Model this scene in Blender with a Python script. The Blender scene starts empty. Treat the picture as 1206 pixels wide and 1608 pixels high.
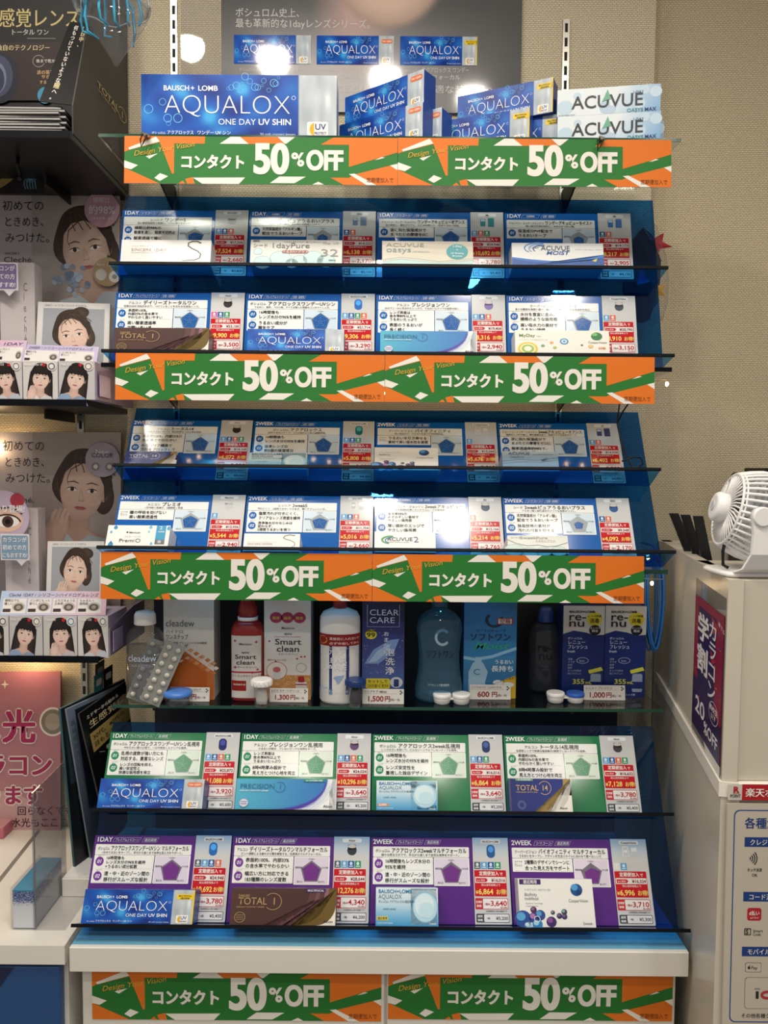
import bpy, bmesh, math, random, sys
import numpy as np
from mathutils import Matrix, Vector
from mathutils.geometry import tessellate_polygon

# ------------------------------------------------------------------ camera, world, exposure
SC = bpy.context.scene
COL = SC.collection
FPX = 1208.0
PITCH = math.radians(3.3)
ROLL = math.radians(0.48)
CAM = np.array([0.0, -1.44, 1.5])
FW = np.array([0, math.cos(PITCH), -math.sin(PITCH)])
_rt = np.array([1.0, 0, 0])
_up = np.cross(_rt, FW)
RT = math.cos(ROLL) * _rt + math.sin(ROLL) * _up
UP = -math.sin(ROLL) * _rt + math.cos(ROLL) * _up
cd = bpy.data.cameras.new('camera')
cam = bpy.data.objects.new('camera', cd)
COL.objects.link(cam)
cd.sensor_fit = 'VERTICAL'
cd.sensor_height = 36
cd.lens = 36 * FPX / 1608
cd.clip_start = 0.02
cam.matrix_world = Matrix(((RT[0], UP[0], -FW[0], CAM[0]), (RT[1], UP[1], -FW[1], CAM[1]),
                           (RT[2], UP[2], -FW[2], CAM[2]), (0, 0, 0, 1)))
SC.camera = cam

W = bpy.data.worlds.new('shop_light')
SC.world = W
W.use_nodes = True
W.node_tree.nodes['Background'].inputs[0].default_value = (1.0, 0.95, 0.87, 1)
W.node_tree.nodes['Background'].inputs[1].default_value = 0.32
SPOT_WATTS = 15.5          # each ceiling downlight over the shelves
FILL_WATTS = 16.0          # each unseen downlight added further out in the shop
FAIRY_GLOW = 45.0
SC.view_settings.view_transform = 'Standard'
SC.view_settings.look = 'None'
SC.view_settings.gamma = 1
SC.view_settings.use_curve_mapping = False
SC.view_settings.exposure = 0.0
SC.cycles.transparent_max_bounces = 24
SC.cycles.max_bounces = 10


def ray(x, y):
    return FW + RT * ((x - 603) / FPX) - UP * ((y - 804) / FPX)


def at(x, y, Y):
    d = ray(x, y)
    return Vector(CAM + d * ((Y - CAM[1]) / d[1]))


def atz(x, y, Z):
    d = ray(x, y)
    return Vector(CAM + d * ((Z - CAM[2]) / d[2]))


def proj(p):
    q = np.array(p) - CAM
    z = q @ FW
    return 603 + FPX * (q @ RT) / z, 804 - FPX * (q @ UP) / z


def xof(px, Y, Z):
    return at(px, proj((0, Y, Z))[1], Y).x


# ------------------------------------------------------------------ colours and materials
def lin(c):
    c = np.asarray(c, dtype=float)
    return np.where(c <= 0.04045, c / 12.92, ((c + 0.055) / 1.055) ** 2.4)


def hx(s):
    return tuple(int(s[i:i + 2], 16) / 255 for i in (0, 2, 4))


def rgb(c):
    if isinstance(c, str):
        c = hx(c)
    return tuple(float(v) for v in lin(c))


MATS = {}


def mat(name, c='808080', rough=0.5, metal=0.0, spec=0.5, emit=None, estr=1.0, alpha=None):
    if name in MATS:
        return MATS[name]
    m = bpy.data.materials.new(name)
    m.use_nodes = True
    b = m.node_tree.nodes['Principled BSDF']
    b.inputs['Base Color'].default_value = rgb(c) + (1,)
    b.inputs['Roughness'].default_value = rough
    b.inputs['Metallic'].default_value = metal
    b.inputs['Specular IOR Level'].default_value = spec
    if emit:
        b.inputs['Emission Color'].default_value = rgb(emit) + (1,)
        b.inputs['Emission Strength'].default_value = estr
    MATS[name] = m
    return m


def nodes(name):
    m = bpy.data.materials.new(name)
    m.use_nodes = True
    MATS[name] = m
    nt = m.node_tree
    return m, nt, nt.nodes, nt.links


def print_mat(name, rough, spec=0.5):
    m, nt, N, L = nodes(name)
    b = N['Principled BSDF']
    a = N.new('ShaderNodeAttribute')
    a.attribute_name = 'Col'
    L.new(a.outputs['Color'], b.inputs['Base Color'])
    b.inputs['Roughness'].default_value = rough
    b.inputs['Specular IOR Level'].default_value = spec
    return m


def clear_mat(name, tint, diffuse=None, dmix=0.0, rough=0.02, ior=1.45):
    """transparent sheet: tint is per surface"""
    m, nt, N, L = nodes(name)
    N.remove(N['Principled BSDF'])
    out = N['Material Output']
    t = N.new('ShaderNodeBsdfTransparent')
    t.inputs[0].default_value = tuple(tint) + (1,)
    g = N.new('ShaderNodeBsdfGlossy')
    g.inputs['Roughness'].default_value = rough
    fr = N.new('ShaderNodeFresnel')
    fr.inputs[0].default_value = ior
    geo = N.new('ShaderNodeNewGeometry')
    io = N.new('ShaderNodeMapRange')       # same reflectance on entering and leaving a thin sheet
    io.inputs[3].default_value = ior
    io.inputs[4].default_value = 1 / ior
    L.new(geo.outputs['Backfacing'], io.inputs[0])
    L.new(io.outputs[0], fr.inputs[0])
    mx = N.new('ShaderNodeMixShader')
    src = t.outputs[0]
    if diffuse:
        d = N.new('ShaderNodeBsdfDiffuse')
        d.inputs[0].default_value = tuple(diffuse) + (1,)
        m2 = N.new('ShaderNodeMixShader')
        m2.inputs[0].default_value = dmix
        L.new(src, m2.inputs[1])
        L.new(d.outputs[0], m2.inputs[2])
        src = m2.outputs[0]
    L.new(fr.outputs[0], mx.inputs[0])
    L.new(src, mx.inputs[1])
    L.new(g.outputs[0], mx.inputs[2])
    L.new(mx.outputs[0], out.inputs[0])
    return m


PR = print_mat('printed_gloss', 0.34, 0.35)
PRC = print_mat('printed_laminate', 0.15, 0.28)
PRM = print_mat('printed_matt', 0.55, 0.3)
PRF = print_mat('printed_foil', 0.3, 0.8)
BLUE = clear_mat('blue_acrylic', (0.28, 0.68, 0.98), (0.0, 0.13, 0.42), 0.075)
BLUE_SHADED = clear_mat('blue_acrylic_shaded', (0.15, 0.46, 0.80), (0.0, 0.10, 0.32), 0.04)  # darker copy of the same acrylic, shade put into its tint
BLUE_TINT = clear_mat('blue_tint_sheet', (0.70, 0.90, 1.0))  # for the added sheet that tints the cabinet top
BLUE_EDGE = mat('acrylic_edge', '04070f', 0.55, spec=0.15)
GLASS = clear_mat('clear_glass', (0.93, 0.97, 0.95))
GLASS_EDGE = mat('glass_edge', '1d4a3c', 0.15)
CLEAR = clear_mat('clear_plastic', (0.93, 0.93, 0.94), (0.7, 0.7, 0.72), 0.035)
GREYCLEAR = clear_mat('grey_acrylic', (0.80, 0.80, 0.81), (0.5, 0.5, 0.52), 0.08)
CLEARBLUE = clear_mat('blue_bottle_plastic', (0.58, 0.77, 0.88), (0.10, 0.27, 0.42), 0.24, 0.06)
LIQUID = clear_mat('clear_liquid', (0.80, 0.82, 0.86))
SMOKE = clear_mat('smoky_bottle_plastic', (0.42, 0.45, 0.50), (0.09, 0.10, 0.13), 0.35, 0.05)
WHITE = mat('white_laminate', 'e4e0d8', 0.35)
WHITEP = mat('white_plastic', 'eceaea', 0.3)
BLACK = mat('black_plastic', '0b0b0d', 0.4)
STEEL = mat('steel', 'b9b6ae', 0.3, 1.0)
DARKMETAL = mat('dark_metal', '2a2926', 0.4, 0.6)


def wallpaper(name, c1, c2, k=1.0):
    m, nt, N, L = nodes(name)
    b = N['Principled BSDF']
    tc = N.new('ShaderNodeTexCoord')
    mp = N.new('ShaderNodeMapping')
    mp.inputs['Rotation'].default_value = (math.radians(-90), 0, 0)
    nz = N.new('ShaderNodeTexNoise')
    nz.inputs['Scale'].default_value = 90
    mixv = N.new('ShaderNodeVectorMath')
    mixv.operation = 'MULTIPLY_ADD'
    mixv.inputs[1].default_value = (0.0022, 0.0022, 0.0022)
    L.new(tc.outputs['Object'], nz.inputs['Vector'])
    L.new(nz.outputs['Color'], mixv.inputs[0])
    L.new(tc.outputs['Object'], mixv.inputs[2])
    L.new(mixv.outputs[0], mp.inputs[0])
    br = N.new('ShaderNodeTexBrick')
    br.inputs['Scale'].default_value = 1.0
    br.inputs['Brick Width'].default_value = 0.0066 * k
    br.inputs['Row Height'].default_value = 0.0034 * k
    br.inputs['Mortar Size'].default_value = 0.00062 * k
    br.inputs['Mortar Smooth'].default_value = 0.8
    br.inputs['Color1'].default_value = rgb(c1) + (1,)
    br.inputs['Color2'].default_value = rgb(c1) + (1,)
    br.inputs['Mortar'].default_value = rgb(c2) + (1,)
    L.new(mp.outputs[0], br.inputs['Vector'])
    nb = N.new('ShaderNodeTexNoise')
    nb.inputs['Scale'].default_value = 260
    L.new(tc.outputs['Object'], nb.inputs['Vector'])
    mc = N.new('ShaderNodeMix')
    mc.data_type = 'RGBA'
    mc.blend_type = 'OVERLAY'
    mc.inputs[0].default_value = 0.35
    L.new(br.outputs['Color'], mc.inputs[6])
    L.new(nb.outputs['Fac'], mc.inputs[7])
    L.new(mc.outputs[2], b.inputs['Base Color'])
    bp = N.new('ShaderNodeBump')
    bp.inputs['Strength'].default_value = 0.7
    bp.inputs['Distance'].default_value = 0.0012
    bp.invert = True
    L.new(br.outputs['Fac'], bp.inputs['Height'])
    L.new(bp.outputs[0], b.inputs['Normal'])
    b.inputs['Roughness'].default_value = 0.75
    return m


WALLP = wallpaper('woven_wallpaper', 'dccfb4', 'ab9d80')
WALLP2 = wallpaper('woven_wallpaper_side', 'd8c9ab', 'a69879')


def glitter():
    m, nt, N, L = nodes('blue_glitter')
    b = N['Principled BSDF']
    tc = N.new('ShaderNodeTexCoord')
    sp = N.new('ShaderNodeSeparateXYZ')
    L.new(tc.outputs['Object'], sp.inputs[0])
    nz = N.new('ShaderNodeTexNoise')
    nz.inputs['Scale'].default_value = 900
    L.new(tc.outputs['Object'], nz.inputs['Vector'])
    mr = N.new('ShaderNodeMapRange')
    mr.inputs[1].default_value = 0.045
    mr.inputs[2].default_value = 0.018
    L.new(sp.outputs['Z'], mr.inputs[0])
    ad = N.new('ShaderNodeMath')
    ad.operation = 'MULTIPLY_ADD'
    ad.inputs[1].default_value = 1.6
    L.new(nz.outputs['Fac'], ad.inputs[0])
    L.new(mr.outputs[0], ad.inputs[2])
    cr = N.new('ShaderNodeValToRGB')
    cr.color_ramp.elements[0].position = 0.90
    cr.color_ramp.elements[0].color = rgb('123a7d') + (1,)
    cr.color_ramp.elements[1].position = 1.5 / 1.6
    cr.color_ramp.elements[1].color = rgb('c9ced6') + (1,)
    L.new(ad.outputs[0], cr.inputs[0])
    L.new(cr.outputs[0], b.inputs['Base Color'])
    b.inputs['Roughness'].default_value = 0.4
    return m


# ------------------------------------------------------------------ object helpers
def link(name, me, m, parent=None):
    o = bpy.data.objects.new(name, me)
    COL.objects.link(o)
    if m is not None and not me.materials:
        me.materials.append(m)
    if parent is not None:
        o.parent = parent
    return o


def tag(o, label, cat, group=None):
    o['label'] = label
    o['category'] = cat
    if group:
        o['group'] = group
    return o


def thing(name, label, cat, loc=(0, 0, 0), rot=(0, 0, 0), group=None):
    o = bpy.data.objects.new(name, None)
    o.empty_display_size = 0.02
    COL.objects.link(o)
    o.location = loc
    o.rotation_euler = rot
    return tag(o, label, cat, group)


def copy_tree(o, parent=None):
    c = o.copy()
    COL.objects.link(c)
    if parent is not None:
        c.parent = parent
    for ch in list(o.children):
        copy_tree(ch, c)
    return c


class MB:
    """collects solid pieces into one bmesh"""

    def __init__(s):
        s.bm = bmesh.new()

    def box(s, x0, x1, y0, y1, z0, z1, bev=0.0, seg=1):
        r = bmesh.ops.create_cube(s.bm, size=1)
        vs = r['verts']
        for v in vs:
            v.co = Vector((x0 + (v.co.x + .5) * (x1 - x0), y0 + (v.co.y + .5) * (y1 - y0), z0 + (v.co.z + .5) * (z1 - z0)))
        if bev:
            es = list({e for v in vs for e in v.link_edges})
            bmesh.ops.bevel(s.bm, geom=es, offset=bev, segments=seg, affect='EDGES', profile=0.6)
        return s

    def lathe(s, prof, n=28, cx=0, cy=0, sx=1, sy=1, pw=2.0, axis='z', caps=True):
        """prof: list of (r,z); superellipse power pw for flattened sides"""
        rings = []
        for r, z in prof:
            ring = []
            for i in range(n):
                a = 2 * math.pi * i / n
                ca, sa = math.cos(a), math.sin(a)
                k = (abs(ca) ** pw + abs(sa) ** pw) ** (-1 / pw)
                x, y = r * k * ca * sx, r * k * sa * sy
                co = (cx + x, cy + y, z) if axis == 'z' else ((z, cx + x, cy + y) if axis == 'x' else (cx + x, z, cy + y))
                ring.append(s.bm.verts.new(co))
            rings.append(ring)
        for a, b in zip(rings, rings[1:]):
            for i in range(n):
                f = s.bm.faces.new((a[i], a[(i + 1) % n], b[(i + 1) % n], b[i]))
                f.smooth = True
        if caps:
            if prof[0][0] > 1e-5:
                s.bm.faces.new(rings[0][::-1])
            if prof[-1][0] > 1e-5:
                s.bm.faces.new(rings[-1])
        return s

    def tube(s, pts, r, n=8, r1=None, closed=False):
        pts = [Vector(p) for p in pts]
        rings = []
        m = len(pts)
        for i, p in enumerate(pts):
            a = pts[i - 1] if (i > 0 or closed) else p
            b = pts[(i + 1) % m] if (i < m - 1 or closed) else p
            t = (b - a).normalized()
            u = t.cross(Vector((0.13, 0.31, 0.94)))
            if u.length < 1e-3:
                u = t.cross(Vector((1, 0, 0)))
            u.normalize()
            w = t.cross(u)
            rr = r if r1 is None else r + (r1 - r) * i / (m - 1)
            rings.append([s.bm.verts.new(p + rr * (math.cos(2 * math.pi * k / n) * u + math.sin(2 * math.pi * k / n) * w)) for k in range(n)])
        prs = list(zip(rings, rings[1:])) + ([(rings[-1], rings[0])] if closed else [])
        for a, b in prs:
            for i in range(n):
                f = s.bm.faces.new((a[i], a[(i + 1) % n], b[(i + 1) % n], b[i]))
                f.smooth = True
        if not closed:
            s.bm.faces.new(rings[0][::-1])
            s.bm.faces.new(rings[-1])
        return s

    def slab(s, quad, th):
        """flat board on the corner points quad, thickness th along its normal"""
        q = [Vector(p) for p in quad]
        nrm = (q[1] - q[0]).cross(q[2] - q[0]).normalized() * th
        a = [s.bm.verts.new(p) for p in q]
        b = [s.bm.verts.new(p - nrm) for p in q]
        s.bm.faces.new(a)
        s.bm.faces.new(b[::-1])
        k = len(q)
        for i in range(k):
            s.bm.faces.new((a[i], b[i], b[(i + 1) % k], a[(i + 1) % k]))
        return s

    def sphere(s, c, r, sz=1.0, seg=12):
        bmesh.ops.create_uvsphere(s.bm, u_segments=seg, v_segments=max(6, seg // 2), radius=r,
                                  matrix=Matrix.Translation(c) @ Matrix.Diagonal((1, 1, sz, 1)))
        return s

    def build(s, name, m, parent=None, smooth=False):
        me = bpy.data.meshes.new(name)
        bmesh.ops.recalc_face_normals(s.bm, faces=s.bm.faces)
        if smooth:
            for f in s.bm.faces:
                f.smooth = True
        s.bm.to_mesh(me)
        s.bm.free()
        return link(name, me, m, parent)


def struct(o):
    o['kind'] = 'structure'
    return o


# ------------------------------------------------------------------ lettering
def _strings(q, out):
    if isinstance(q, str):
        out.update(q)
    elif isinstance(q, (tuple, list, frozenset)):
        for r in q:
            _strings(r, out)
    elif hasattr(q, 'co_consts'):
        _strings(q.co_consts, out)


_chars = set('0123456789¥,ABCDEFGHIJKLMNOPQRSTUVWXYZabcdefghijklmnopqrstuvwxyz')
_strings(sys._getframe().f_code, _chars)
_chars = sorted(c for c in _chars if c.isprintable() and c != ' ')
BOLD = {0: (0.0, 3), 1: (0.010, 3), 2: (0.019, 4), 3: (0.034, 8), 4: (-0.022, 6), 5: (0.038, 3)}
FAT = {0: [(0, 0)], 1: [(-.011, 0), (.013, .004)], 2: [(-.022, -.008), (.022, -.010), (0, .016)], 3: [(0, 0)], 4: [(0, 0)], 5: [(-.035, -.02), (.035, -.02), (-.035, .02), (.035, .02)]}
GL, ADV = {}, {' ': 0.30, '\u3000': 1.0}


def _glyphs():
    tmp = bpy.data.collections.new('lettering_workshop')
    COL.children.link(tmp)
    made = []

    def mk(body, off, res):
        c = bpy.data.curves.new('g', 'FONT')
        c.body = body
        c.size = 1
        c.offset = off
        c.resolution_u = res
        o = bpy.data.objects.new('g', c)
        tmp.objects.link(o)
        made.append(o)
        return o
    ref = mk('I', 0, 1)
    jobs = []
    big = set('コンタクト50%OFF')
    lat = set('AQUALOXONEDAY')
    for ch in _chars:
        jobs.append((ch, 'adv', mk(ch + 'I', 0, 1)))
        for b, (off, res) in BOLD.items():
            if b == 3 and ch not in big or b not in (0, 3) and ord(ch) > 0x2fff:
                continue
            jobs.append((ch, b, mk(ch, off, res)))
    dg = bpy.context.evaluated_depsgraph_get()
    dg.update()

    def grab(o):
        e = o.evaluated_get(dg)
        me = e.to_mesh()
        n = len(me.vertices)
        v = np.zeros(n * 3, 'f')
        me.vertices.foreach_get('co', v)
        me.calc_loop_triangles()
        t = np.zeros(len(me.loop_triangles) * 3, 'i')
        me.loop_triangles.foreach_get('vertices', t)
        e.to_mesh_clear()
        return v.reshape(-1, 3)[:, :2].copy(), t.reshape(-1, 3).copy()
    im = grab(ref)[0][:, 0].max()
    for ch, b, o in jobs:
        v, t = grab(o)
        if b == 'adv':
            ADV[ch] = float(v[:, 0].max() - im) if len(v) else 0.5
        else:
            GL[(ch, b)] = (v, t)
    for o in made:
        c = o.data
        bpy.data.objects.remove(o)
        bpy.data.curves.remove(c)
    bpy.data.collections.remove(tmp)


_glyphs()
CAP = float(GL[('H', 0)][0][:, 1].max())


def width(s, sz, sp=0.0):
    return sum(ADV.get(c, 0.6) + sp for c in s) * sz - sp * sz


STEP = 0.00016


class Print:
    """flat printed artwork drawn in reference units (y down), laid on the local plane y = 0 facing -y"""

    def __init__(s, w, h, rw, rh, base=0.0003):
        s.w, s.h, s.rw, s.rh, s.base = w, h, rw, rh, base
        s.V, s.T, s.C, s.n = [], [], [], 0

    def add(s, xy, tris, c, L):
        xy = np.asarray(xy, float).reshape(-1, 2)
        k = len(xy)
        p = np.empty((k, 3))
        p[:, 0] = xy[:, 0] / s.rw * s.w
        p[:, 1] = -(s.base + L * STEP)
        p[:, 2] = (s.rh - xy[:, 1]) / s.rh * s.h
        s.V.append(p)
        s.T.append(np.asarray(tris, int).reshape(-1, 3) + s.n)
        if isinstance(c, str):
            c = hx(c)
        c = lin(np.asarray(c, float))
        if c.ndim == 1:
            c = np.tile(c, (k, 1))
        s.C.append(c)
        s.n += k
        return s

    def rect(s, x0, y0, x1, y1, c, L=1, r=0):
        if r <= 0:
            return s.add([(x0, y0), (x1, y0), (x1, y1), (x0, y1)], [(0, 1, 2), (0, 2, 3)], c, L)
        pts = []
        for cx, cy, a0 in ((x1 - r, y0 + r, -90), (x1 - r, y1 - r, 0), (x0 + r, y1 - r, 90), (x0 + r, y0 + r, 180)):
            for k in range(5):
                a = math.radians(a0 + k * 22.5)
                pts.append((cx + r * math.cos(a), cy + r * math.sin(a)))
        return s.fan(pts, c, L)

    def fan(s, pts, c, L=1):
        return s.add(pts, [(0, i, i + 1) for i in range(1, len(pts) - 1)], c, L)

    def poly(s, pts, c, L=1):
        t = tessellate_polygon([[Vector((x, y, 0)) for x, y in pts]])
        return s.add(pts, t, c, L)

    def ell(s, cx, cy, rx, ry, c, L=1, n=24, rot=0, a0=0, a1=360):
        pts = []
        cr, sr = math.cos(math.radians(rot)), math.sin(math.radians(rot))
        m = n if a1 - a0 >= 360 else n + 1
        for i in range(m):
            a = math.radians(a0 + (a1 - a0) * i / n)
            x, y = rx * math.cos(a), ry * math.sin(a)
            pts.append((cx + x * cr - y * sr, cy + x * sr + y * cr))
        return s.fan(pts, c, L)

    def ring(s, cx, cy, r, wd, c, L=1, n=28, a0=0, a1=360, ry=None):
        k = (ry or r) / r
        pts = [(cx + r * math.cos(math.radians(a0 + (a1 - a0) * i / n)), cy + k * r * math.sin(math.radians(a0 + (a1 - a0) * i / n))) for i in range(n + 1)]
        return s.line(pts, wd, c, L)

    def line(s, pts, wd, c, L=1, w1=None):
        pts = np.asarray(pts, float)
        t = np.gradient(pts, axis=0)
        t /= np.maximum(np.linalg.norm(t, axis=1, keepdims=True), 1e-9)
        nn = np.stack([-t[:, 1], t[:, 0]], 1)
        m = len(pts)
        ww = np.full(m, wd / 2.0) if w1 is None else np.linspace(wd, w1, m) / 2
        a, b = pts + nn * ww[:, None], pts - nn * ww[:, None]
        v = np.concatenate([a, b])
        tr = []
        for i in range(m - 1):
            tr += [(i, i + 1, m + i + 1), (i, m + i + 1, m + i)]
        return s.add(v, tr, c, L)

    def grad(s, x0, y0, x1, y1, fn, nx=2, ny=2, L=1):
        u, v = np.meshgrid(np.linspace(0, 1, nx), np.linspace(0, 1, ny))
        u, v = u.ravel(), v.ravel()
        c = fn(u, v)
        tr = []
        for j in range(ny - 1):
            for i in range(nx - 1):
                q = j * nx + i
                tr += [(q, q + 1, q + nx + 1), (q, q + nx + 1, q + nx)]
        return s.add(np.stack([x0 + u * (x1 - x0), y0 + v * (y1 - y0)], 1), tr, c, L)

    def lgrad(s, x0, y0, x1, y1, ca, cb, horiz=False, L=1):
        a, b = np.array(hx(ca)), np.array(hx(cb))
        return s.grad(x0, y0, x1, y1, lambda u, v: a + (b - a) * (u if horiz else v)[:, None], 4, 4, L)

    def txt(s, t, x, y, sz, c, b=0, fit=None, mx=None, al='l', it=0.0, L=4, rot=0.0, sp=0.0, vert=False, vsp=1.05):
        if vert:
            for i, ch in enumerate(t):
                s.txt(ch, x - ADV.get(ch, 1) * sz / 2, y + sz * (0.85 + i * vsp), sz, c, b, L=L)
            return s
        wd = width(t, sz, sp)
        k = 1.0
        if fit:
            k = fit / wd
        elif mx and wd > mx:
            k = mx / wd
        wd *= k
        px = {'l': 0, 'c': -wd / 2, 'r': -wd}[al]
        cr, sr = math.cos(math.radians(rot)), math.sin(math.radians(rot))
        p0 = px
        for ci, (dx, dy) in enumerate(FAT[b]):          # heavier strokes for kana and kanji: the glyph printed again, slightly shifted
            VV, TT, n = [], [], 0
            px = p0
            for ch in t:
                cjk = ord(ch) > 0x2fff
                g = GL.get((ch, 0 if cjk and b != 3 else b)) or GL.get((ch, 0 if cjk else 2 if b in (3, 5) else 0))
                if ch != ' ' and g is not None and len(g[0]) and (ci == 0 or cjk):
                    v = g[0] * sz
                    X = px + (v[:, 0] + dx * sz + it * v[:, 1]) * k
                    Yv = -v[:, 1] + dy * sz
                    VV.append(np.stack([x + X * cr + Yv * sr, y - X * sr + Yv * cr], 1))
                    TT.append(g[1] + n)
                    n += len(v)
                px += (ADV.get(ch, 0.6) + sp) * sz * k
            if VV:
                s.add(np.concatenate(VV), np.concatenate(TT), c, L + 0.22 * ci)
        return s

    def mesh(s, name):
        V, T, C = np.concatenate(s.V), np.concatenate(s.T), np.concatenate(s.C)
        me = bpy.data.meshes.new(name)
        me.vertices.add(len(V))
        me.vertices.foreach_set('co', V.astype('f').ravel())
        k = len(T)
        me.loops.add(k * 3)
        me.polygons.add(k)
        me.loops.foreach_set('vertex_index', T.astype('i').ravel())
        me.polygons.foreach_set('loop_start', np.arange(0, k * 3, 3, dtype='i'))
        me.update(calc_edges=True)
        at_ = me.color_attributes.new('Col', 'FLOAT_COLOR', 'POINT')
        at_.data.foreach_set('color', np.concatenate([C, np.ones((len(C), 1))], 1).astype('f').ravel())
        return me

    def build(s, name, parent, loc=(0, 0, 0), rot=(0, 0, 0), m=None):
        o = link(name, s.mesh(name), m or PR, parent)
        o.location = loc
        o.rotation_euler = rot
        return o

# ------------------------------------------------------------------ the room
def plate(name, x0, x1, y0, y1, z0, z1, m, parent=None, bev=0.0):
    return MB().box(x0, x1, y0, y1, z0, z1, bev).build(name, m, parent)


WALLX = 0.484
struct(plate('wall_back', -1.6, WALLX, 0.0, 0.12, 0, 2.7, WALLP))
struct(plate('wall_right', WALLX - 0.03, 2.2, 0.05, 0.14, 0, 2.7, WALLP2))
struct(plate('floor', -1.6, 2.2, -3.2, 0.14, -0.05, 0, mat('floor_vinyl', '9d948a', 0.4)))
CEILM = mat('ceiling_board', 'e4e0d8', 0.8)
struct(plate('ceiling', -1.6, 2.2, -3.2, 0.14, 2.7, 2.75, CEILM))

LAMPS = [(-0.557, -0.810), (-0.332, -0.874), (-0.007, -0.978), (0.268, -1.092), (-0.85, -0.74), (0.60, -1.19)]
FILL_LAMPS = [(x, y) for y in (-1.9, -2.7) for x in (-1.1, -0.4, 0.3, 1.0)]  # lamps added out of view to light the upright faces
for i, (lx, ly) in enumerate(LAMPS + FILL_LAMPS):
    near = i < len(LAMPS)
    lab, grp = (('round white downlight let into the ceiling above the shelves', 'ceiling downlights above the shelves') if near else
                ('unseen fill downlight added to the ceiling out in the shop', 'added fill downlights out in the shop'))
    t = thing('ceiling_downlight', lab, 'downlight', (lx, ly, 2.70), group=grp)
    MB().lathe([(0.036, 0.0), (0.052, 0.0), (0.053, -0.006), (0.040, -0.010), (0.036, -0.006), (0.036, 0.0)], 32, caps=False).build('trim_ring', WHITEP, t)
    MB().lathe([(0.0001, -0.003), (0.024, -0.003)], 24, caps=False).build('lamp_lens', mat('lamp_lens', 'ffffff', 0.5, emit='fff2dc', estr=40.0), t)
    ld = bpy.data.lights.new('downlight_beam', 'SPOT')
    ld.energy = SPOT_WATTS if near else FILL_WATTS
    ld.color = (1.0, 0.93, 0.82)
    ld.spot_size = math.radians(150 if near else 165)
    ld.spot_blend = 1.0
    ld.shadow_soft_size = 0.04
    lo = bpy.data.objects.new('downlight_beam', ld)
    COL.objects.link(lo)
    lo.parent = t
    lo.location = (0, 0, -0.02)
    lo.rotation_euler = (math.radians(20 if near else 0), 0, 0)


def slot_rail(n, x, z0, z1):
    r = struct(plate('trim_%d' % n, x - 0.006, x + 0.006, -0.005, 0, z0, z1, STEEL))
    sm = mat('slot_shadow', '16130f', 0.8)
    sl = None
    z = z0 + 0.012
    while z < z1 - 0.02:
        if sl is None:
            sl = plate('slot', -0.0025, 0.0025, -0.0008, 0.0, 0, 0.015, sm, r)
            sl.location = (x, -0.005, z)
        else:
            c = sl.copy()
            COL.objects.link(c)
            c.location = (x, -0.005, z)
        z += 0.025
    return r


slot_rail(1, -0.3865, 1.0, 2.62)
slot_rail(2, 0.3215, 1.0, 2.31)
slot_rail(3, -0.565, 0.83, 2.62)

# ------------------------------------------------------------------ base cabinet
CABZ = 0.809
CABY = -0.374
t = thing('base_cabinet', 'white base cabinet with two doors carrying the whole display', 'cabinet', (0, 0, 0))
MB().box(-0.447, 0.4435, CABY, -0.005, CABZ - 0.037, CABZ, 0.0012).build('top_board', WHITE, t)
MB().box(-0.440, 0.4365, CABY + 0.035, -0.01, 0.10, CABZ - 0.0372).build('carcass', WHITE, t)
for x0, x1 in ((-0.440, 0.0065), (0.0105, 0.4365)):
    MB().box(x0, x1, CABY + 0.028, CABY + 0.0345, 0.12, CABZ - 0.043, 0.0012).build('door', WHITE, t)
MB().box(-0.42, 0.43, CABY + 0.06, -0.01, 0.0, 0.10).build('plinth', DARKMETAL, t)


# ------------------------------------------------------------------ glass shelves
def glass_shelf(label, z, yf, x0, x1, edge, th=0.007, yb=-0.012, yw=-0.0052):
    t = thing('glass_shelf', label, 'shelf', (0, 0, z))
    MB().box(x0, x1, yf + 0.0012, yb, -th, 0).build('glass_sheet', GLASS, t)
    MB().box(x0, x1, yf, yf + 0.0011, -th, 0).build('front_edge', edge, t)
    for bx in (-0.3865, 0.3215):
        b = MB()
        b.box(bx - 0.0016, bx + 0.0016, yb - 0.14, yw, -th - 0.016, -th - 0.0003)
        b.slab([(bx - 0.0016, yw, -th - 0.016), (bx - 0.0016, yw, -th - 0.05), (bx - 0.0016, yb - 0.12, -th - 0.016)], 0.0032)
        b.box(bx - 0.003, bx + 0.003, yb - 0.145, yb - 0.137, -th - 0.02, -th - 0.0003)
        b.build('bracket', DARKMETAL, t)
    return t


SH1, SHA, SHB, SHC = 2.0125, 1.662, 1.3402, 1.1105
glass_shelf('top clear glass shelf, holding the stacked lens boxes', SH1, -0.218, -0.447, 0.455, GLASS_EDGE, 0.005)
glass_shelf('clear glass shelf with dark edge under the upper one-day stand', SHA, -0.214, -0.449, 0.453, BLUE_EDGE)
glass_shelf('clear glass shelf with green edge under the two-week stand', SHB, -0.214, -0.449, 0.456, GLASS_EDGE, yw=-0.0116)
glass_shelf('lowest clear glass shelf, holding care bottles and cartons', SHC, -0.207, -0.442, 0.458, GLASS_EDGE, 0.005, yw=-0.0116)


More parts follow.
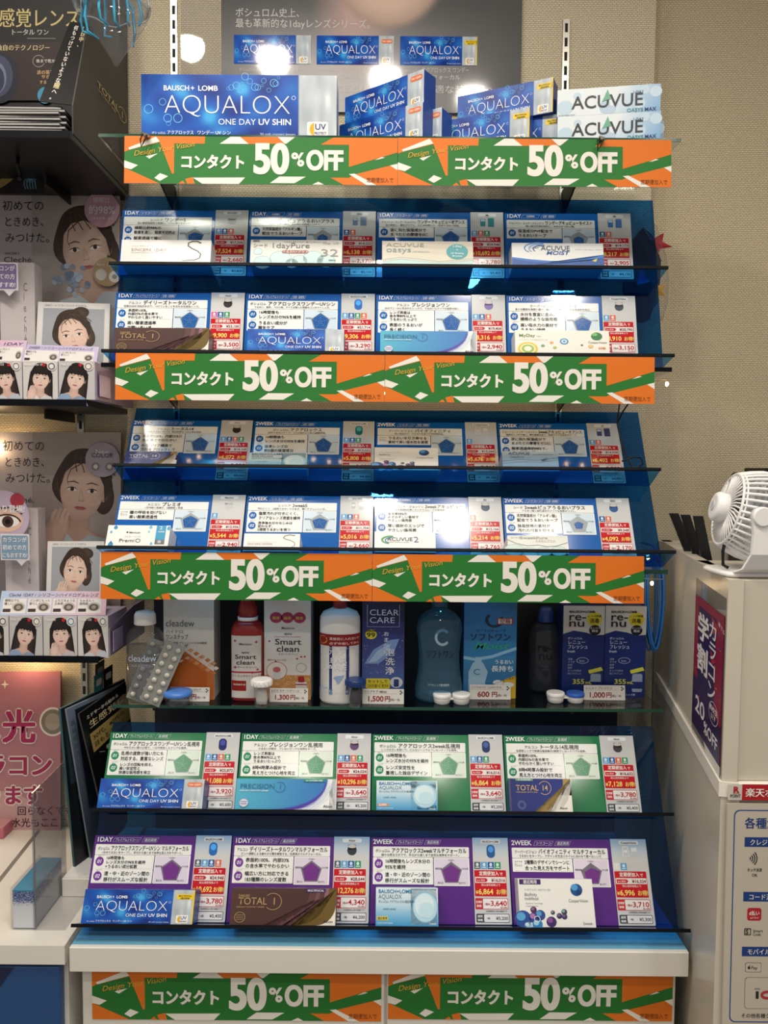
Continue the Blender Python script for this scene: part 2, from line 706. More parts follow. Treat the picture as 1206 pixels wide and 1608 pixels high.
# ------------------------------------------------------------------ blue acrylic two-step stands
class Tier:
    def __init__(s, ky, kz, th):
        s.K = Vector((0, ky, kz))
        s.th = th
        s.v = Vector((0, math.sin(th), math.cos(th)))
        s.n = Vector((0, -math.cos(th), math.sin(th)))

    def P(s, x, v, n):
        return s.K + Vector((x, 0, 0)) + s.v * v + s.n * n

    def x_at(s, px, v, n):
        p = s.P(0, v, n)
        return xof(px, p.y, p.z)

    def v_at(s, px, py, n):
        lo, hi = -0.02, 0.3
        for _ in range(40):
            m = (lo + hi) / 2
            p = s.P(0, m, n)
            x = xof(px, p.y, p.z)
            if proj((x, p.y, p.z))[1] > py:
                lo = m
            else:
                hi = m
        return lo


def stand(label, th_deg, ky, kz, steps, vtop, ledge, cx=0.004, hw=0.45):
    """steps: distance down the sheet to each step's corner"""
    th = math.radians(th_deg)
    t = thing('acrylic_stand', label, 'display stand', (cx, ky, kz), (-th, 0, 0))
    vb = steps[-1]
    MB().box(-hw, hw, 0.0005, 0.0032, -vb - 0.001, vtop).build('back_sheet', BLUE_SHADED, t)
    tiers = []
    for i, sv in enumerate(steps):
        d = ledge[i]
        lg = MB().box(-hw, hw, -d + 0.0014, 0.0003, -sv - 0.003, -sv).build('ledge', BLUE, t)
        MB().box(-hw - .0005, hw + .0005, -d - 0.0022, -d + 0.0013, -sv - 0.0040, -sv + 0.0006).build('front_edge', BLUE_EDGE, lg)
        T0 = Tier(ky, kz, th)
        p = T0.P(0, -sv, 0)
        tiers.append(Tier(p.y, p.z, th))
    return tiers


A1, A2 = stand('blue acrylic two-step stand on the upper glass shelf, one-day lenses', 14.0, -0.135, 1.816, (0, 0.1505), 0.1475, (0.045, 0.047))
B1, B2 = stand('blue acrylic two-step stand in the middle, two-week lenses', 29.0, -0.123, 1.475, (0, 0.1487), 0.1463, (0.056, 0.060))
C1, C2 = stand('blue acrylic two-step stand on the white cabinet top', 27.7, -0.248, 0.9535, (0, 0.1570), 0.1370, (0.044, 0.0465), 0.0005, 0.4475)

st = bpy.data.objects['acrylic_stand.002']
bs = MB().box(-0.4465, 0.4425, -0.3675, -0.02, 0.0003, 0.0018).build('base_sheet', BLUE_TINT, st)  # sheet added to give the cabinet top the ledge's blue cast
bs.matrix_parent_inverse = (Matrix.Translation(st.location) @ st.rotation_euler.to_matrix().to_4x4()).inverted()
bs.location = (0, 0, CABZ)

# dark sheet added to darken the back of the lower half of the display
t = thing('back_panel', 'added dark navy sheet on the wall behind the care bottles', 'panel', (0, -0.008, CABZ + 0.002))
MB().box(-0.430, 0.444, -0.0025, 0.0025, 0, SHB - 0.012 - CABZ).build('added_sheet', mat('navy_sheet', '1a2130', 0.5), t)
MB().box(-0.430, 0.444, -0.0030, -0.0026, SHB - 0.020 - CABZ, SHB - 0.012 - CABZ).build('added_sheet_edge', BLACK, t)


# ------------------------------------------------------------------ 50 percent banners
def banner_print(w, h):
    P = Print(w, h, 433, 79)
    O, G, Wt = 'e07420', '26752f', 'ebe7df'
    P.rect(0, 0, 433, 79, G, 0)
    for q in ([(0, 0), (128, 0), (127, 12), (79, 12), (79, 62), (76, 63), (56, 10), (6, 24), (0, 27)], [(0, 53), (56, 79), (0, 79)],
              [(97, 71), (109, 68), (112, 79), (100, 79)], [(86, 79), (93, 74), (97, 79)], [(183, 0), (247, 0), (254, 11), (196, 12)],
              [(311, 12), (331, 0), (433, 0), (433, 24), (356, 49), (356, 12)], [(327, 67), (356, 67), (366, 61), (433, 43), (433, 79), (348, 79)]):
        P.poly(q, O, 1)
    for q in ([(6, 20), (50, 1), (56, 9), (8, 23)], [(34, 34), (53, 29), (40, 38)], [(0, 41), (22, 49), (11, 56), (0, 53)], [(48, 70), (57, 62), (70, 67), (57, 75)],
              [(109, 69), (192, 68), (182, 79), (124, 79)], [(151, 12), (168, 0), (183, 0), (197, 12)], [(243, 0), (270, 0), (257, 11), (254, 11)],
              [(397, 37), (408, 32), (413, 33), (403, 36)], [(356, 61), (365, 60), (400, 79), (384, 79)], [(421, 46), (433, 43), (433, 54)],
              [(231, 77), (246, 66), (288, 66), (270, 77)], [(298, 79), (308, 74), (317, 79)]):
        P.poly(q, Wt, 2)
    P.txt('コンタクト', 88, 52, 25, Wt, 3, fit=104, L=4)
    P.txt('コンタクト', 88.6, 52, 25, Wt, 3, fit=104, L=5)
    s50 = 47 / CAP
    P.txt('50', 204, 60, s50, Wt, 3, fit=56, L=4)
    P.txt('50', 205.4, 60, s50, Wt, 3, fit=56, L=5)
    P.txt('%', 265, 48, 21 / CAP, Wt, 3, fit=20, L=4)
    P.txt('OFF', 288, 54, 31 / CAP, Wt, 3, fit=58, L=4)
    P.txt('OFF', 289.2, 54, 31 / CAP, Wt, 3, fit=58, L=5)
    P.txt('定期便加入で', 384, 74, 9, '6b3d14', 0, fit=43, L=4)
    P.txt('Design Your Vision', 15, 34, 12, 'd9a63a', 0, fit=98, it=0.35, rot=10, L=5)
    return P.mesh('sign_print')


def strip_sign(label, x0, w, y, ztop, h, tilt, me, scale, roll=0.0):
    t = thing('sale_strip', label, 'sign', (x0, y, ztop - h), (tilt, roll, 0), group='fifty percent off strips')
    MB().box(0, w, 0, 0.0008, 0, h).build('card', mat('sign_card', 'e8e4da', 0.5), t)
    o = link('sign_print', me, PRM, t)
    o.scale = scale
    return t


BW, BH = 0.4225, 0.0735
bm_ = banner_print(BW, BH)
for nm, y, z, xs in (('on the top glass shelf edge', -0.2235, 2.0092, (194, 626)), ('along the upper one-day stand', -0.225, 1.6765, (180, 607)), ('along the two-week stand', -0.252, 1.3658, (157, 588))):
    for k, side in enumerate(('left', 'right')):
        x0 = xof(xs[0], y, z) + k * (BW + 0.0006)
        strip_sign('%s 50%%OFF strip %s' % (side, nm), x0, BW, y - 0.0012 * k, z, BH, math.radians(-4), bm_, (1, 1, 1))
for k, (x0, w, side) in enumerate(((-0.4250, 0.4270, 'left'), (0.0120, 0.4200, 'right'))):
    strip_sign('orange and green 50%%OFF strip on the %s white cabinet door' % side, x0, w, CABY + 0.0270, 0.7580 + 0.004 * k, 0.0760, 0, bm_, (w / BW, 1, 1.034))
for px, py, lab in ((228, 213, 'small steel clip at the left end of the top strip'), (944, 219, 'small steel clip at the right end of the top strip')):
    p = at(px, py, -0.2275)
    t = thing('spring_clip', lab, 'clip', p, (0.15, 0.25, 0))
    MB().box(-0.005, 0.005, -0.003, 0.012, -0.001, 0.004, 0.0008).build('jaw', STEEL, t)
    MB().tube([(-0.003, -0.003, 0.001), (-0.004, -0.006, -0.008), (-0.001, -0.005, -0.018), (0.002, -0.005, -0.008), (0.003, -0.003, 0.001)], 0.0012, 6).build('wire_handle', DARKMETAL, t)

# ------------------------------------------------------------------ information cards
THEME = {'b': ('1560b4', 'd6e6f2', '1f66b4', '8fb3d2', '1c5aa8'), 'g': ('1f7a4c', 'dcebdd', '2f8f66', 'a8cdb4', '2b8a5f'), 'p': ('5b2a86', 'e2d9ec', '7a3fa0', '5d5a63', '7a3794')}
ICONC = {'s': '58a6dd', 'd': '1d5ea8', 'o': 'e8643c', 'g': '2f9a63', 'k': '55606a', 'w': 'e6e4e0', 'm': 'e05a9a'}


def star(P, cx, cy, r, c, L, fr=(1, 1, 1, 1, 1)):
    P.fan([(cx, cy)] + [(cx + r * fr[i % 5] * math.sin(2 * math.pi * i / 5), cy - r * fr[i % 5] * math.cos(2 * math.pi * i / 5)) for i in range(6)], c, L)


def info_card(T, x, label, period, tags, theme, maker, name, sub, feats, icons, p12, off, price, usual, fr, pill, blister):
    base, tint, disc, pent0, pent = THEME[theme]
    Wm, Wp, H = 0.1575, 0.0555, 0.119
    p = T.P(x, 0.001, 0.0008)
    t = thing('info_card', label, 'card', p, (-T.th, 0, 0), group='lens price cards')
    MB().box(0, Wm, -0.0006, 0, 0, H).build('panel', mat('card_' + theme, base, 0.12), t)
    Z = 0.0007
    # header lettering
    P = Print(Wm, H, 370, 290)
    P.txt(period, 8, 22, 23, 'f4f7fa', 2)
    x0 = 66 if period == '1DAY' else 88
    wd = 105 if len(tags[0]) > 8 else 75
    for s_, wd in zip(tags, (wd, 62)):
        P.poly([(x0 + 8, 7), (x0 + wd, 7), (x0 + wd - 8, 23), (x0, 23)], 'c7d3e0', 1)
        P.poly([(x0 + 8.8, 7.8), (x0 + wd - 1.2, 7.8), (x0 + wd - 8.4, 22.2), (x0 + 1.2, 22.2)], base, 2)
        P.txt(s_, x0 + wd / 2, 19.5, 12, 'e6edf3', 1, mx=wd - 18, al='c', it=0.25)
        x0 += wd + 2
    P.build('heading', t, (0, -Z, 0), m=PRC)
    P = Print(Wm, H, 370, 290)
    P.rect(8, 31, 358, 67, 'eef0ee', 1, 3)
    nm, mk = width(name, 19), width(maker, 13)
    k = min(1.0, 332 / (nm + mk + 6))
    xs = 183 - (nm + mk + 6) * k / 2
    P.txt(maker, xs, 50, 13, '33373c', 1, fit=mk * k)
    P.txt(name, xs + (mk + 6) * k, 51, 19, '2a2e34', 2, fit=nm * k)
    P.txt(sub, 183, 63, 10, '4a4e55', 1, mx=300, al='c')
    P.build('title_plate', t, (0, -Z, 0), m=PRC)
    ya = 68
    only = len(feats) == 1
    for i, ft in enumerate(feats):
        h = 46 if len(ft) < 3 else 50
        P = Print(Wm, H, 370, 290)
        P.rect(8, ya, 226, ya + h, 'f3f4f1', 1, 2)
        P.line([(16, ya + h - 3), (220, ya + h - 3), (220, ya + 6)], 0.8, 'c5c9c6', 2)
        if only and theme != 'g' and off not in ('7,524', '6,138', '10,692', '8,217'):
            P.rect(16, ya + 7, 44, ya + 25, 'fdfdfb', 2)
            P.txt('おすすめ', 30, ya + 14, 7, '444a50', 1, al='c', mx=28)
            P.txt('ポイント', 30, ya + 23, 7, '444a50', 1, al='c', mx=28)
            P.line([(16, ya + 26), (44, ya + 26)], 1, '777c80', 3)
        else:
            P.ell(29, ya + 22, 15, 16, disc, 2)
            P.txt('0%d' % (i + 1), 29, ya + 28, 17, 'f0f3f6', 2, al='c', it=0.2, mx=22)
            P.txt('ポイント', 22, ya + 6, 6, disc, 1, rot=12, mx=22, L=5)
        ls = (h - 6) / max(2, len(ft))
        for j, l in enumerate(ft):
            P.txt(l, 52, ya + 3 + ls * (j + 0.80), min(16, ls * 0.92), '2c3036' if j % 2 == 0 or theme == 'b' else '26332f', 2, mx=164)
        P.build('feature_plate', t, (0, -Z, 0), m=PRC)
        ya += h
    P = Print(Wm, H, 370, 290)
    P.rect(229, 68, 358, 164, 'f1f2ef', 1, 2)
    P.rect(232, 71, 353, 160, tint, 2)
    star(P, 292, 121, 40, 'aab0b2' if theme != 'p' else '7b7684', 3)
    star(P, 292, 121, 37, pent, 4, fr)
    for rr in (0.28, 0.55, 0.8):
        P.line([(292 + 37 * rr * math.sin(2 * math.pi * i / 5), 121 - 37 * rr * math.cos(2 * math.pi * i / 5)) for i in range(6)], 0.6, pent0, 5)
    for i in range(5):
        P.line([(292, 121), (292 + 37 * math.sin(2 * math.pi * i / 5), 121 - 37 * math.cos(2 * math.pi * i / 5))], 0.5, pent0, 5)
    for tx, ty, s_ in ((292, 79, 'うるおい'), (340, 108, 'つけ心地'), (330, 156, '扱いやすさ'), (252, 156, '見え方'), (246, 108, '酸素透過')):
        P.txt(s_, tx, ty, 7, '4a5058', 1, al='c', mx=24, L=6)
    P.build('radar_chart', t, (0, -Z, 0), m=PRC)
    # price column
    c = MB().box(Wm + 0.0006, Wm + Wp, -0.0009, 0, 0, H + 0.001).build('price_panel', mat('price_panel', 'c6c8cb', 0.12), t)
    P = Print(Wp, H, 128, 290)
    top = 'b9cfe6' if theme != 'g' else 'bcbfc3'
    P.lgrad(0, 0, 128, 70, '9dbede' if theme == 'p' else 'c3c6cb', 'd0d1d2', L=0)
    P.rect(0, 70, 128, 290, 'd0d1d2', 0)
    P.rect(30, 6, 100, 20, 'e6eaef', 1, 5)
    P.txt(pill, 65, 17, 10, '51565d', 2, al='c', mx=60)
    bc, shp = blister
    if shp == 'box':
        P.rect(40, 26, 62, 62, 'e9ebee', 1, 4)
        P.rect(42, 28, 60, 60, bc, 2, 3)
        P.rect(45, 40, 57, 47, 'e9ebee', 3)
        P.rect(72, 30, 92, 44, 'dfe3e8', 1, 3)
        P.rect(72, 48, 92, 64, bc, 1, 3)
    elif shp == 'two':
        P.rect(38, 30, 58, 64, bc, 1, 3)
        P.rect(68, 26, 92, 66, bc, 1, 3)
        P.rect(40, 32, 56, 42, 'c2d4e0', 2, 2)
    elif shp == 'cup':
        P.ell(65, 48, 17, 17, bc, 1)
        P.rect(50, 28, 80, 46, bc, 1, 4)
        P.ell(65, 34, 15, 6, 'c9c6c2', 2)
    else:
        P.rect(50, 24, 80, 70, bc, 1, 14)
        P.ell(65, 40, 10, 11, tuple(min(1, v * 1.5 + 0.05) for v in hx(bc)), 2)
    for i, ic in enumerate(icons):
        P.rect(4 + 24 * i, 84, 26 + 24 * i, 108, ICONC[ic], 1, 2)
        P.ell(15 + 24 * i, 93, 5, 6, 'dfe8f0', 2)
        P.rect(8 + 24 * i, 101, 22 + 24 * i, 104, 'dfe8f0', 2)
    P.build('price_print', c, (Wm + 0.0006, -0.0009, 0.001), m=PRC)
    P = Print(Wp, H, 128, 290)
    P.rect(3, 112, 116, 200, 'c8202c', 1, 3)
    P.txt('定期便加入', 20, 129, 16, 'fbf6f2', 2, fit=70)
    P.txt('で', 92, 129, 12, 'fbf6f2', 2)
    P.rect(5, 135, 114, 155, 'ece9e8', 2, 2)
    P.poly([(8, 139), (44, 139), (50, 145), (44, 152), (8, 152)], 'cc2733', 3)
    P.txt('3ヶ月分' if period == '1DAY' else '6ヶ月分', 26, 149, 8, 'fbeeee', 1, al='c', mx=32, L=5)
    P.txt('¥' + p12, 112, 151, 15, '7d1a22', 2, al='r', mx=58)
    P.txt('税込通常価格より', 60, 165, 8.5, 'fbe4e0', 1, al='c', mx=76)
    P.txt('¥', 6, 192, 16, 'ffe27a', 2, L=4)
    P.txt(off, 16, 193, 25, 'ffe27a', 2, fit=58 if len(off) > 5 else 52)
    P.txt('お得!', 77, 192, 19, 'ffe27a', 2, fit=38)
    P.rect(3, 206, 118, 243, 'c9303c', 1, 3)
    P.rect(30, 208, 116, 241, 'f0efee', 2, 2)
    P.txt('定期便', 16, 222, 9, 'fbeeee', 2, al='c', mx=22)
    P.txt('価格', 16, 235, 9, 'fbeeee', 2, al='c', mx=22)
    P.txt('1箱/¥', 34, 229, 9, 'b0202c', 1, mx=20)
    P.txt(price, 114, 231, 23, 'c0242f', 2, al='r', fit=58)
    P.txt('税込価格', 114, 239, 6, 'a04048', 1, al='r')
    P.txt('※定期便加入時の価格です', 114, 251, 6.5, '62666a', 1, al='r', mx=86)
    P.rect(5, 257, 120, 286, '4a4c50', 1, 4)
    P.rect(32, 259, 118, 284, 'e7e7e7', 2, 3)
    P.txt('通常', 18, 269, 9, 'f2f2f2', 2, al='c', mx=24)
    P.txt('価格', 18, 281, 9, 'f2f2f2', 2, al='c', mx=24)
    P.txt('1箱/', 40, 275, 8, '55585c', 1, mx=22)
    P.txt('¥' + usual, 115, 277, 15, '3b3e43', 1, al='r', mx=55)
    P.build('price_label', c, (Wm + 0.0006, -0.0009, 0.001), m=PRC)
    return t


DEF = (1, 0.95, 1, 0.96, 0.95)
SIL, PSI = 'シリコーン', 'プレミアムシリコーン'
KN, RN, EN = '近視・遠視用', '乱視用', '遠近両用'
CARDS = [
    (A1, 0, 'blue one-day card with 7,524 off price, behind the white box with a big S', '1DAY', (SIL, KN), 'b', 'シンシア', 'ワンデーS', '高い酸素透過性で角膜に、つけ心地うるおいキープ。', [('裸眼比約98%の', '酸素を通し、酸素不足防止'), ('酸素透過で瞳に', 'やさしい')], 'sdo', '17,556', '7,524', '2,660', '3,800', (0.6, 1, 1, 1, 0.7), 'SINCERE', ('b8bcc0', 'cup')),
    (A1, 1, 'blue one-day card with 6,138 off price, behind the silver box marked 32', '1DAY', ('HEMA', KN), 'b', 'シード', 'ワンデーピュアうるおいプラス', '天然うるおい成分、毎日安心の国産ワンデー。', [('天然保湿成分「アルギン酸」', '配合でうるおいキープ')], 'do', '14,322', '6,138', '2,170', '3,100', (0.5, 0.6, 0.8, 0.8, 0.6), 'SEED', ('6f88a8', 'two')),
    (A1, 2, 'blue one-day card with 10,692 off price, behind the box with a teal disc', '1DAY', (SIL, KN), 'b', 'ジョンソン・エンド・ジョンソン', 'ワンデーアキュビューオアシス', '涙に着目し、瞳をクリアに、ひとみの潤いで、1日中うるおい快適。', [('涙に似た保湿成分で', 'まぶたとの摩擦を0に')], 'sog', '24,948', '10,692', '3,780', '5,400', DEF, 'J&J', ('3f8f96', 'two')),
    (A1, 3, 'blue one-day card with 8,217 off price, behind the white and blue wave box', '1DAY', ('HEMA', KN), 'b', 'ジョンソン・エンド・ジョンソン', 'ワンデーアキュビューモイスト', '潤い成分が涙を保持し、なめらかつけ心地。', [('保湿成分PVP配合で', 'うるおいキープ')], 'do', '19,173', '8,217', '2,905', '4,150', (0.45, 0.6, 0.8, 0.8, 0.6), 'J&J', ('4b78b8', 'two')),
    (A2, 0, 'blue one-day card with 9,900 off price, behind the maroon box', '1DAY', (PSI, KN), 'b', 'アルコン', 'デイリーズトータルワン', '表面のほぼ100%が水分で、つけていることを忘れる生感覚レンズ。', [('表面約100%、', '内部33%の含水率で', 'やわらかく扱いやすい'), ('高い酸素透過率', 'で瞳いきいき')], 'mdg', '23,100', '9,900', '3,500', '5,000', DEF, 'Alcon', ('3e3b3c', 'cup')),
    (A2, 1, 'blue one-day card with 9,306 off price, behind the blue box with silver end', '1DAY', (PSI, KN), 'b', 'ボシュロム', 'アクアロックスワンデーUVシン', 'うるおい、視界、つけ心地、すべてが揃った理想のコンタクトレンズ。', [('16時間後も', 'レンズ水分の96%を維持'), ('うるおい成分が', '瞳をケア')], 'sdgo', '21,714', '9,306', '3,290', '4,700', DEF, 'BAUSCH+LOMB', ('2f6cc0', 'oval')),
    (A2, 2, 'blue one-day card with 8,316 off price, behind the teal and purple swoosh box', '1DAY', (PSI, KN), 'b', 'アルコン', 'プレシジョンワン', '水のヴェールに包まれたレンズで、うるおいとクリアな視界が続く。', [('レンズ表面は', '含水率80%以上で', 'うるおいたっぷり'), ('表面のうるおいが', '長く続く')], 'sdo', '19,404', '8,316', '2,940', '4,200', DEF, 'Alcon', ('7d68b0', 'cup')),
    (A2, 3, 'blue one-day card with 8,910 off price, behind the white box with a green globe', '1DAY', (SIL, KN), 'b', 'クーパービジョン', 'マイデイ', '多くの酸素を角膜に届け、軽いつけ心地と高い酸素透過性を両立。', [('水分を豊富に含み、', '裸眼のような装用感'), ('高い吸水力の素材で', 'うるおい持続')], 'so', '20,790', '8,910', '3,150', '4,500', (0.8, 1, 1, 0.9, 0.9), 'CooperVision', ('4c5560', 'cup')),
    (B1, 0, 'blue two-week card with 6,072 off price, behind the navy and gold box', '2WEEK', (PSI, KN), 'b', 'アルコン', 'トータル14', '2週間うるおいキープ、毎日新鮮なつけ心地を実感。', [('表面約100%、内部55%の', '含水率でやわらかい'), ('水のバリア構造で', '汚れをブロックして')], 'sdog', '14,168', '6,072', '3,220', '4,600', DEF, 'Alcon', ('40392f', 'cup')),
    (B1, 1, 'blue two-week card with 5,808 off price, behind the pale blue box with one lens', '2WEEK', (PSI, KN), 'b', 'ボシュロム', 'アクアロックス', '1日中うるおいキープ、つけ心地がよく続く2週間交換。', [('16時間後も', 'レンズ水分の95%を維持'), ('従来レンズの', '約2倍の保湿成分')], 'sdg', '13,552', '5,808', '3,080', '4,400', DEF, 'BAUSCH+LOMB', ('2f7a80', 'oval')),
    (B1, 2, 'blue two-week card with 5,676 off price, behind the white box with blue bubbles', '2WEEK', (SIL, KN), 'b', 'クーパービジョン', 'バイオフィニティ', '高い保水力で、うるおいを逃さず長時間快適。', [('うるおいを引き寄せる', '素材で高い保水性を実現')], 's', '13,244', '5,676', '3,010', '4,300', DEF, 'CooperVision', ('d0d4d8', 'box')),
    (B1, 3, 'blue two-week card with 6,402 off price, behind the light blue box with drawn waves', '2WEEK', (SIL, KN), 'b', 'ジョンソン・エンド・ジョンソン', '2weekアキュビューオアシス', '酸素をしっかり通し、瞳の健康を保つ。快適クリアな視界をキープ。', [('涙に似た保湿成分で', 'まぶたとの摩擦をゼロに'), ('酸素透過率約98%で、', '瞳を健康に保つ')], 'so', '14,938', '6,402', '3,395', '4,850', DEF, 'J&J', ('4a4a70', 'two')),
    (B2, 0, 'blue two-week card with 5,544 off price, behind the white box with blue drops', '2WEEK', (SIL, KN), 'b', 'メニコン', 'プレミオ', '1日中続く快適さ、2週間続く快適', [('瞳の呼吸を妨げない', '高い酸素透過性')], 's', '12,936', '5,544', '2,940', '4,200', (0.7, 0.9, 0.9, 0.9, 0.8), 'Menicon', ('c2c6ca', 'cup')),
    (B2, 1, 'blue two-week card with 5,016 off price, behind the plain white box with an S', '2WEEK', (SIL, KN), 'b', 'シンシア', '2weekS', '汚れにくく、2週間うるおいそのまま、瞳にやさしいレンズ。', [('脂質汚れが付きにくく、', 'クリアなレンズ表面を維持'), ('洗浄後水分のなじみは', '変わらず、', '2週間うるおいを保つ')], 'sdo', '11,704', '5,016', '2,660', '3,800', (0.6, 0.9, 0.9, 0.8, 0.8), 'SINCERE', ('b6babd', 'box')),
    (B2, 2, 'blue two-week card with 5,214 off price, behind the white box with a green swirl', '2WEEK', ('HEMA', KN), 'b', 'ジョンソン・エンド・ジョンソン', '2weekアキュビュー', '含水率58%の薄いエッジでスムーズな装用感。', [('含水率58%の', 'みずみずしい素材で', 'やさしい装用感'), ('薄い設計のエッジで', 'やさしい装用感')], 'o', '12,166', '5,214', '2,765', '3,950', (0.35, 0.45, 0.5, 0.5, 0.4), 'J&J', ('3f4c68', 'cup')),
    (B2, 3, 'blue two-week card with 4,092 off price, at the right end of its row', '2WEEK', (SIL, KN), 'b', 'シード', '2weekピュアうるおいプラス', 'アルギン酸とMPC成分のクリアな視界がつづく。', [('天然保湿成分「アルギン酸」', '配合でうるおいキープ'), ('独自技術の素材が', '汚れの付着を抑える')], 'do', '9,548', '4,092', '2,170', '3,100', (0.4, 0.5, 0.6, 0.6, 0.5), 'SEED', ('3f5f9a', 'cup')),
    (C1, 0, 'green one-day card with 11,088 off price, behind the blue box with an orange pill', '1DAY', (PSI, RN), 'g', 'ボシュロム', 'アクアロックスワンデーUVシン乱視用', 'やわらかい着け心地で、一日中安定したクリアな視界。', [('乱視の度数が強い方にも', '対応する、豊富なレンズ'), ('レンズの回転を抑え、', '高い安定性と', '快適な装用感を両立')], 'sdog', '25,872', '11,088', '3,920', '5,600', (1, 1, 0.95, 1, 1), 'BAUSCH+LOMB', ('2a2f6c', 'oval')),
    (C1, 1, 'green one-day card with 10,296 off price, behind the teal and purple swoosh box', '1DAY', (PSI, RN), 'g', 'アルコン', 'プレシジョンワン乱視用', 'うるおいが続き、ブレないクリアな視界をキープ。', [('レンズ表面は', '含水率80%以上で', 'うるおいたっぷり'), ('8時4時厚み設計で', '見え方とつけ心地を両立')], 'sdog', '24,024', '10,296', '3,640', '5,200', DEF, 'Alcon', ('6a5078', 'cup')),
    (C1, 2, 'green two-week card with 6,864 off price, behind the pale blue lens box', '2WEEK', (PSI, RN), 'g', 'ボシュロム', 'アクアロックス2week乱視用', 'レンズのズレを防いで、どんなシーンでもブレないクリアな視界。', [('16時間後も', 'レンズ水分の95%を維持'), ('レンズ安定性を', '重視した独自デザイン')], 'sdg', '16,016', '6,864', '3,640', '5,200', DEF, 'BAUSCH+LOMB', ('2b3d6a', 'oval')),
    (C1, 3, 'green two-week card with 7,128 off price, behind the navy and gold box', '2WEEK', (PSI, RN), 'g', 'アルコン', 'トータル14乱視用', '生感覚レンズで快適な最高峰の2週間ブレないクリアな視界。', [('表面約100%、', '内部55%の含水率で', 'やわらかく扱いやすい'), ('8時4時厚み設計で', '見え方とつけ心地を両立')], 'sdog', '16,632', '7,128', '3,780', '5,400', DEF, 'Alcon', ('4a4a4e', 'cup')),
    (C2, 0, 'purple one-day card with 10,692 off price, behind the blue box with a yellow label', '1DAY', (PSI, EN), 'p', 'ボシュロム', 'アクアロックスワンデーUVシン マルチフォーカル', '1日中うるおいをキープし、手元から遠くまで自然な見え方をサポート。', [('16時間後も', 'レンズ水分の96%を維持', '+うるおい成分拡散'), ('遠・中・近のゾーン間の', '移行がスムーズな設計')], 'ksdo', '24,948', '10,692', '3,780', '5,400', (0.9, 0.9, 0.95, 0.95, 0.9), 'BAUSCH+LOMB', ('2f6cb8', 'oval')),
    (C2, 1, 'purple one-day card with 12,276 off price, behind the maroon multifocal box', '1DAY', (PSI, EN), 'p', 'アルコン', 'デイリーズトータルワンマルチフォーカル', 'ピント調節による疲れから瞳を解放する、生感覚のマルチフォーカル。', [('表面約100%、内部33%', 'の含水率でやわらかい'), ('幅広い方に対応できる', '183種類のレンズ度数')], 'ksdg', '28,644', '12,276', '4,340', '6,200', (0.9, 0.9, 0.95, 0.95, 0.9), 'Alcon', ('3c4048', 'cup')),
    (C2, 2, 'purple two-week card with 6,864 off price, behind the pale blue lens box', '2WEEK', (PSI, EN), 'p', 'ボシュロム', 'アクアロックス2weekマルチフォーカル', '様々な明るさの下で、手元から遠くまで自然な視界をサポート。', [('16時間後もレンズ水分の', '95%を維持'), ('遠・中・近のゾーン間の', '移行がスムーズな設計')], 'ksdg', '16,016', '6,864', '3,640', '5,200', (0.8, 0.9, 0.95, 0.95, 0.9), 'BAUSCH+LOMB', ('2f5f94', 'oval')),
    (C2, 3, 'purple two-week card with 6,996 off price, behind the white box with bubbles', '2WEEK', (SIL, EN), 'p', 'クーパービジョン', 'バイオフィニティ マルチフォーカル', 'うるおいをキープし、デザインを生活スタイルに合わせて選べるレンズ', [('2種類のデザインでシーンに', '合った見え方をサポート')], 'ws', '16,324', '6,996', '3,710', '5,300', (0.6, 0.9, 0.95, 0.95, 0.7), 'CooperVision', ('c8ccd2', 'box')),
]
for c in CARDS:
    T, i = c[0], c[1]
    info_card(T, -0.4475 + 0.2158 * i, *c[2:])

# ------------------------------------------------------------------ lens cartons: printed fronts
def water(seed, deep='0b2f86', mid='1458b8', light='3fa8e6'):
    rs = np.random.RandomState(seed)
    k = [(rs.uniform(2, 22), rs.uniform(-9, 9), rs.uniform(0, 6.28)) for _ in range(9)]
    a, b, c = (np.array(hx(q)) for q in (deep, mid, light))

    def fn(u, v):
        f = np.zeros_like(u)
        for i, (p, q, r) in enumerate(k):
            f += np.sin(p * u + q * v + r + 1.6 * np.sin(3 * v + 5 * u + i)) / (1 + 0.25 * i)
        f = f / 2.6 + 0.25 - 0.4 * v
        t = np.clip(0.5 + 0.5 * f, 0, 1)[:, None]
        return np.where(t < 0.55, a + (b - a) * (t / 0.55), b + (c - b) * ((t - 0.55) / 0.45) ** 2)
    return fn


def bubbles(P, seed, n, x0, x1, y0, y1, r0, r1, L=2, c='6fc0ee'):
    rs = random.Random(seed)
    for _ in range(n):
        x, y, r = rs.uniform(x0, x1), rs.uniform(y0, y1), rs.uniform(r0, r1)
        P.ring(x, y, r, max(0.8, r * 0.16), c, L, 14)


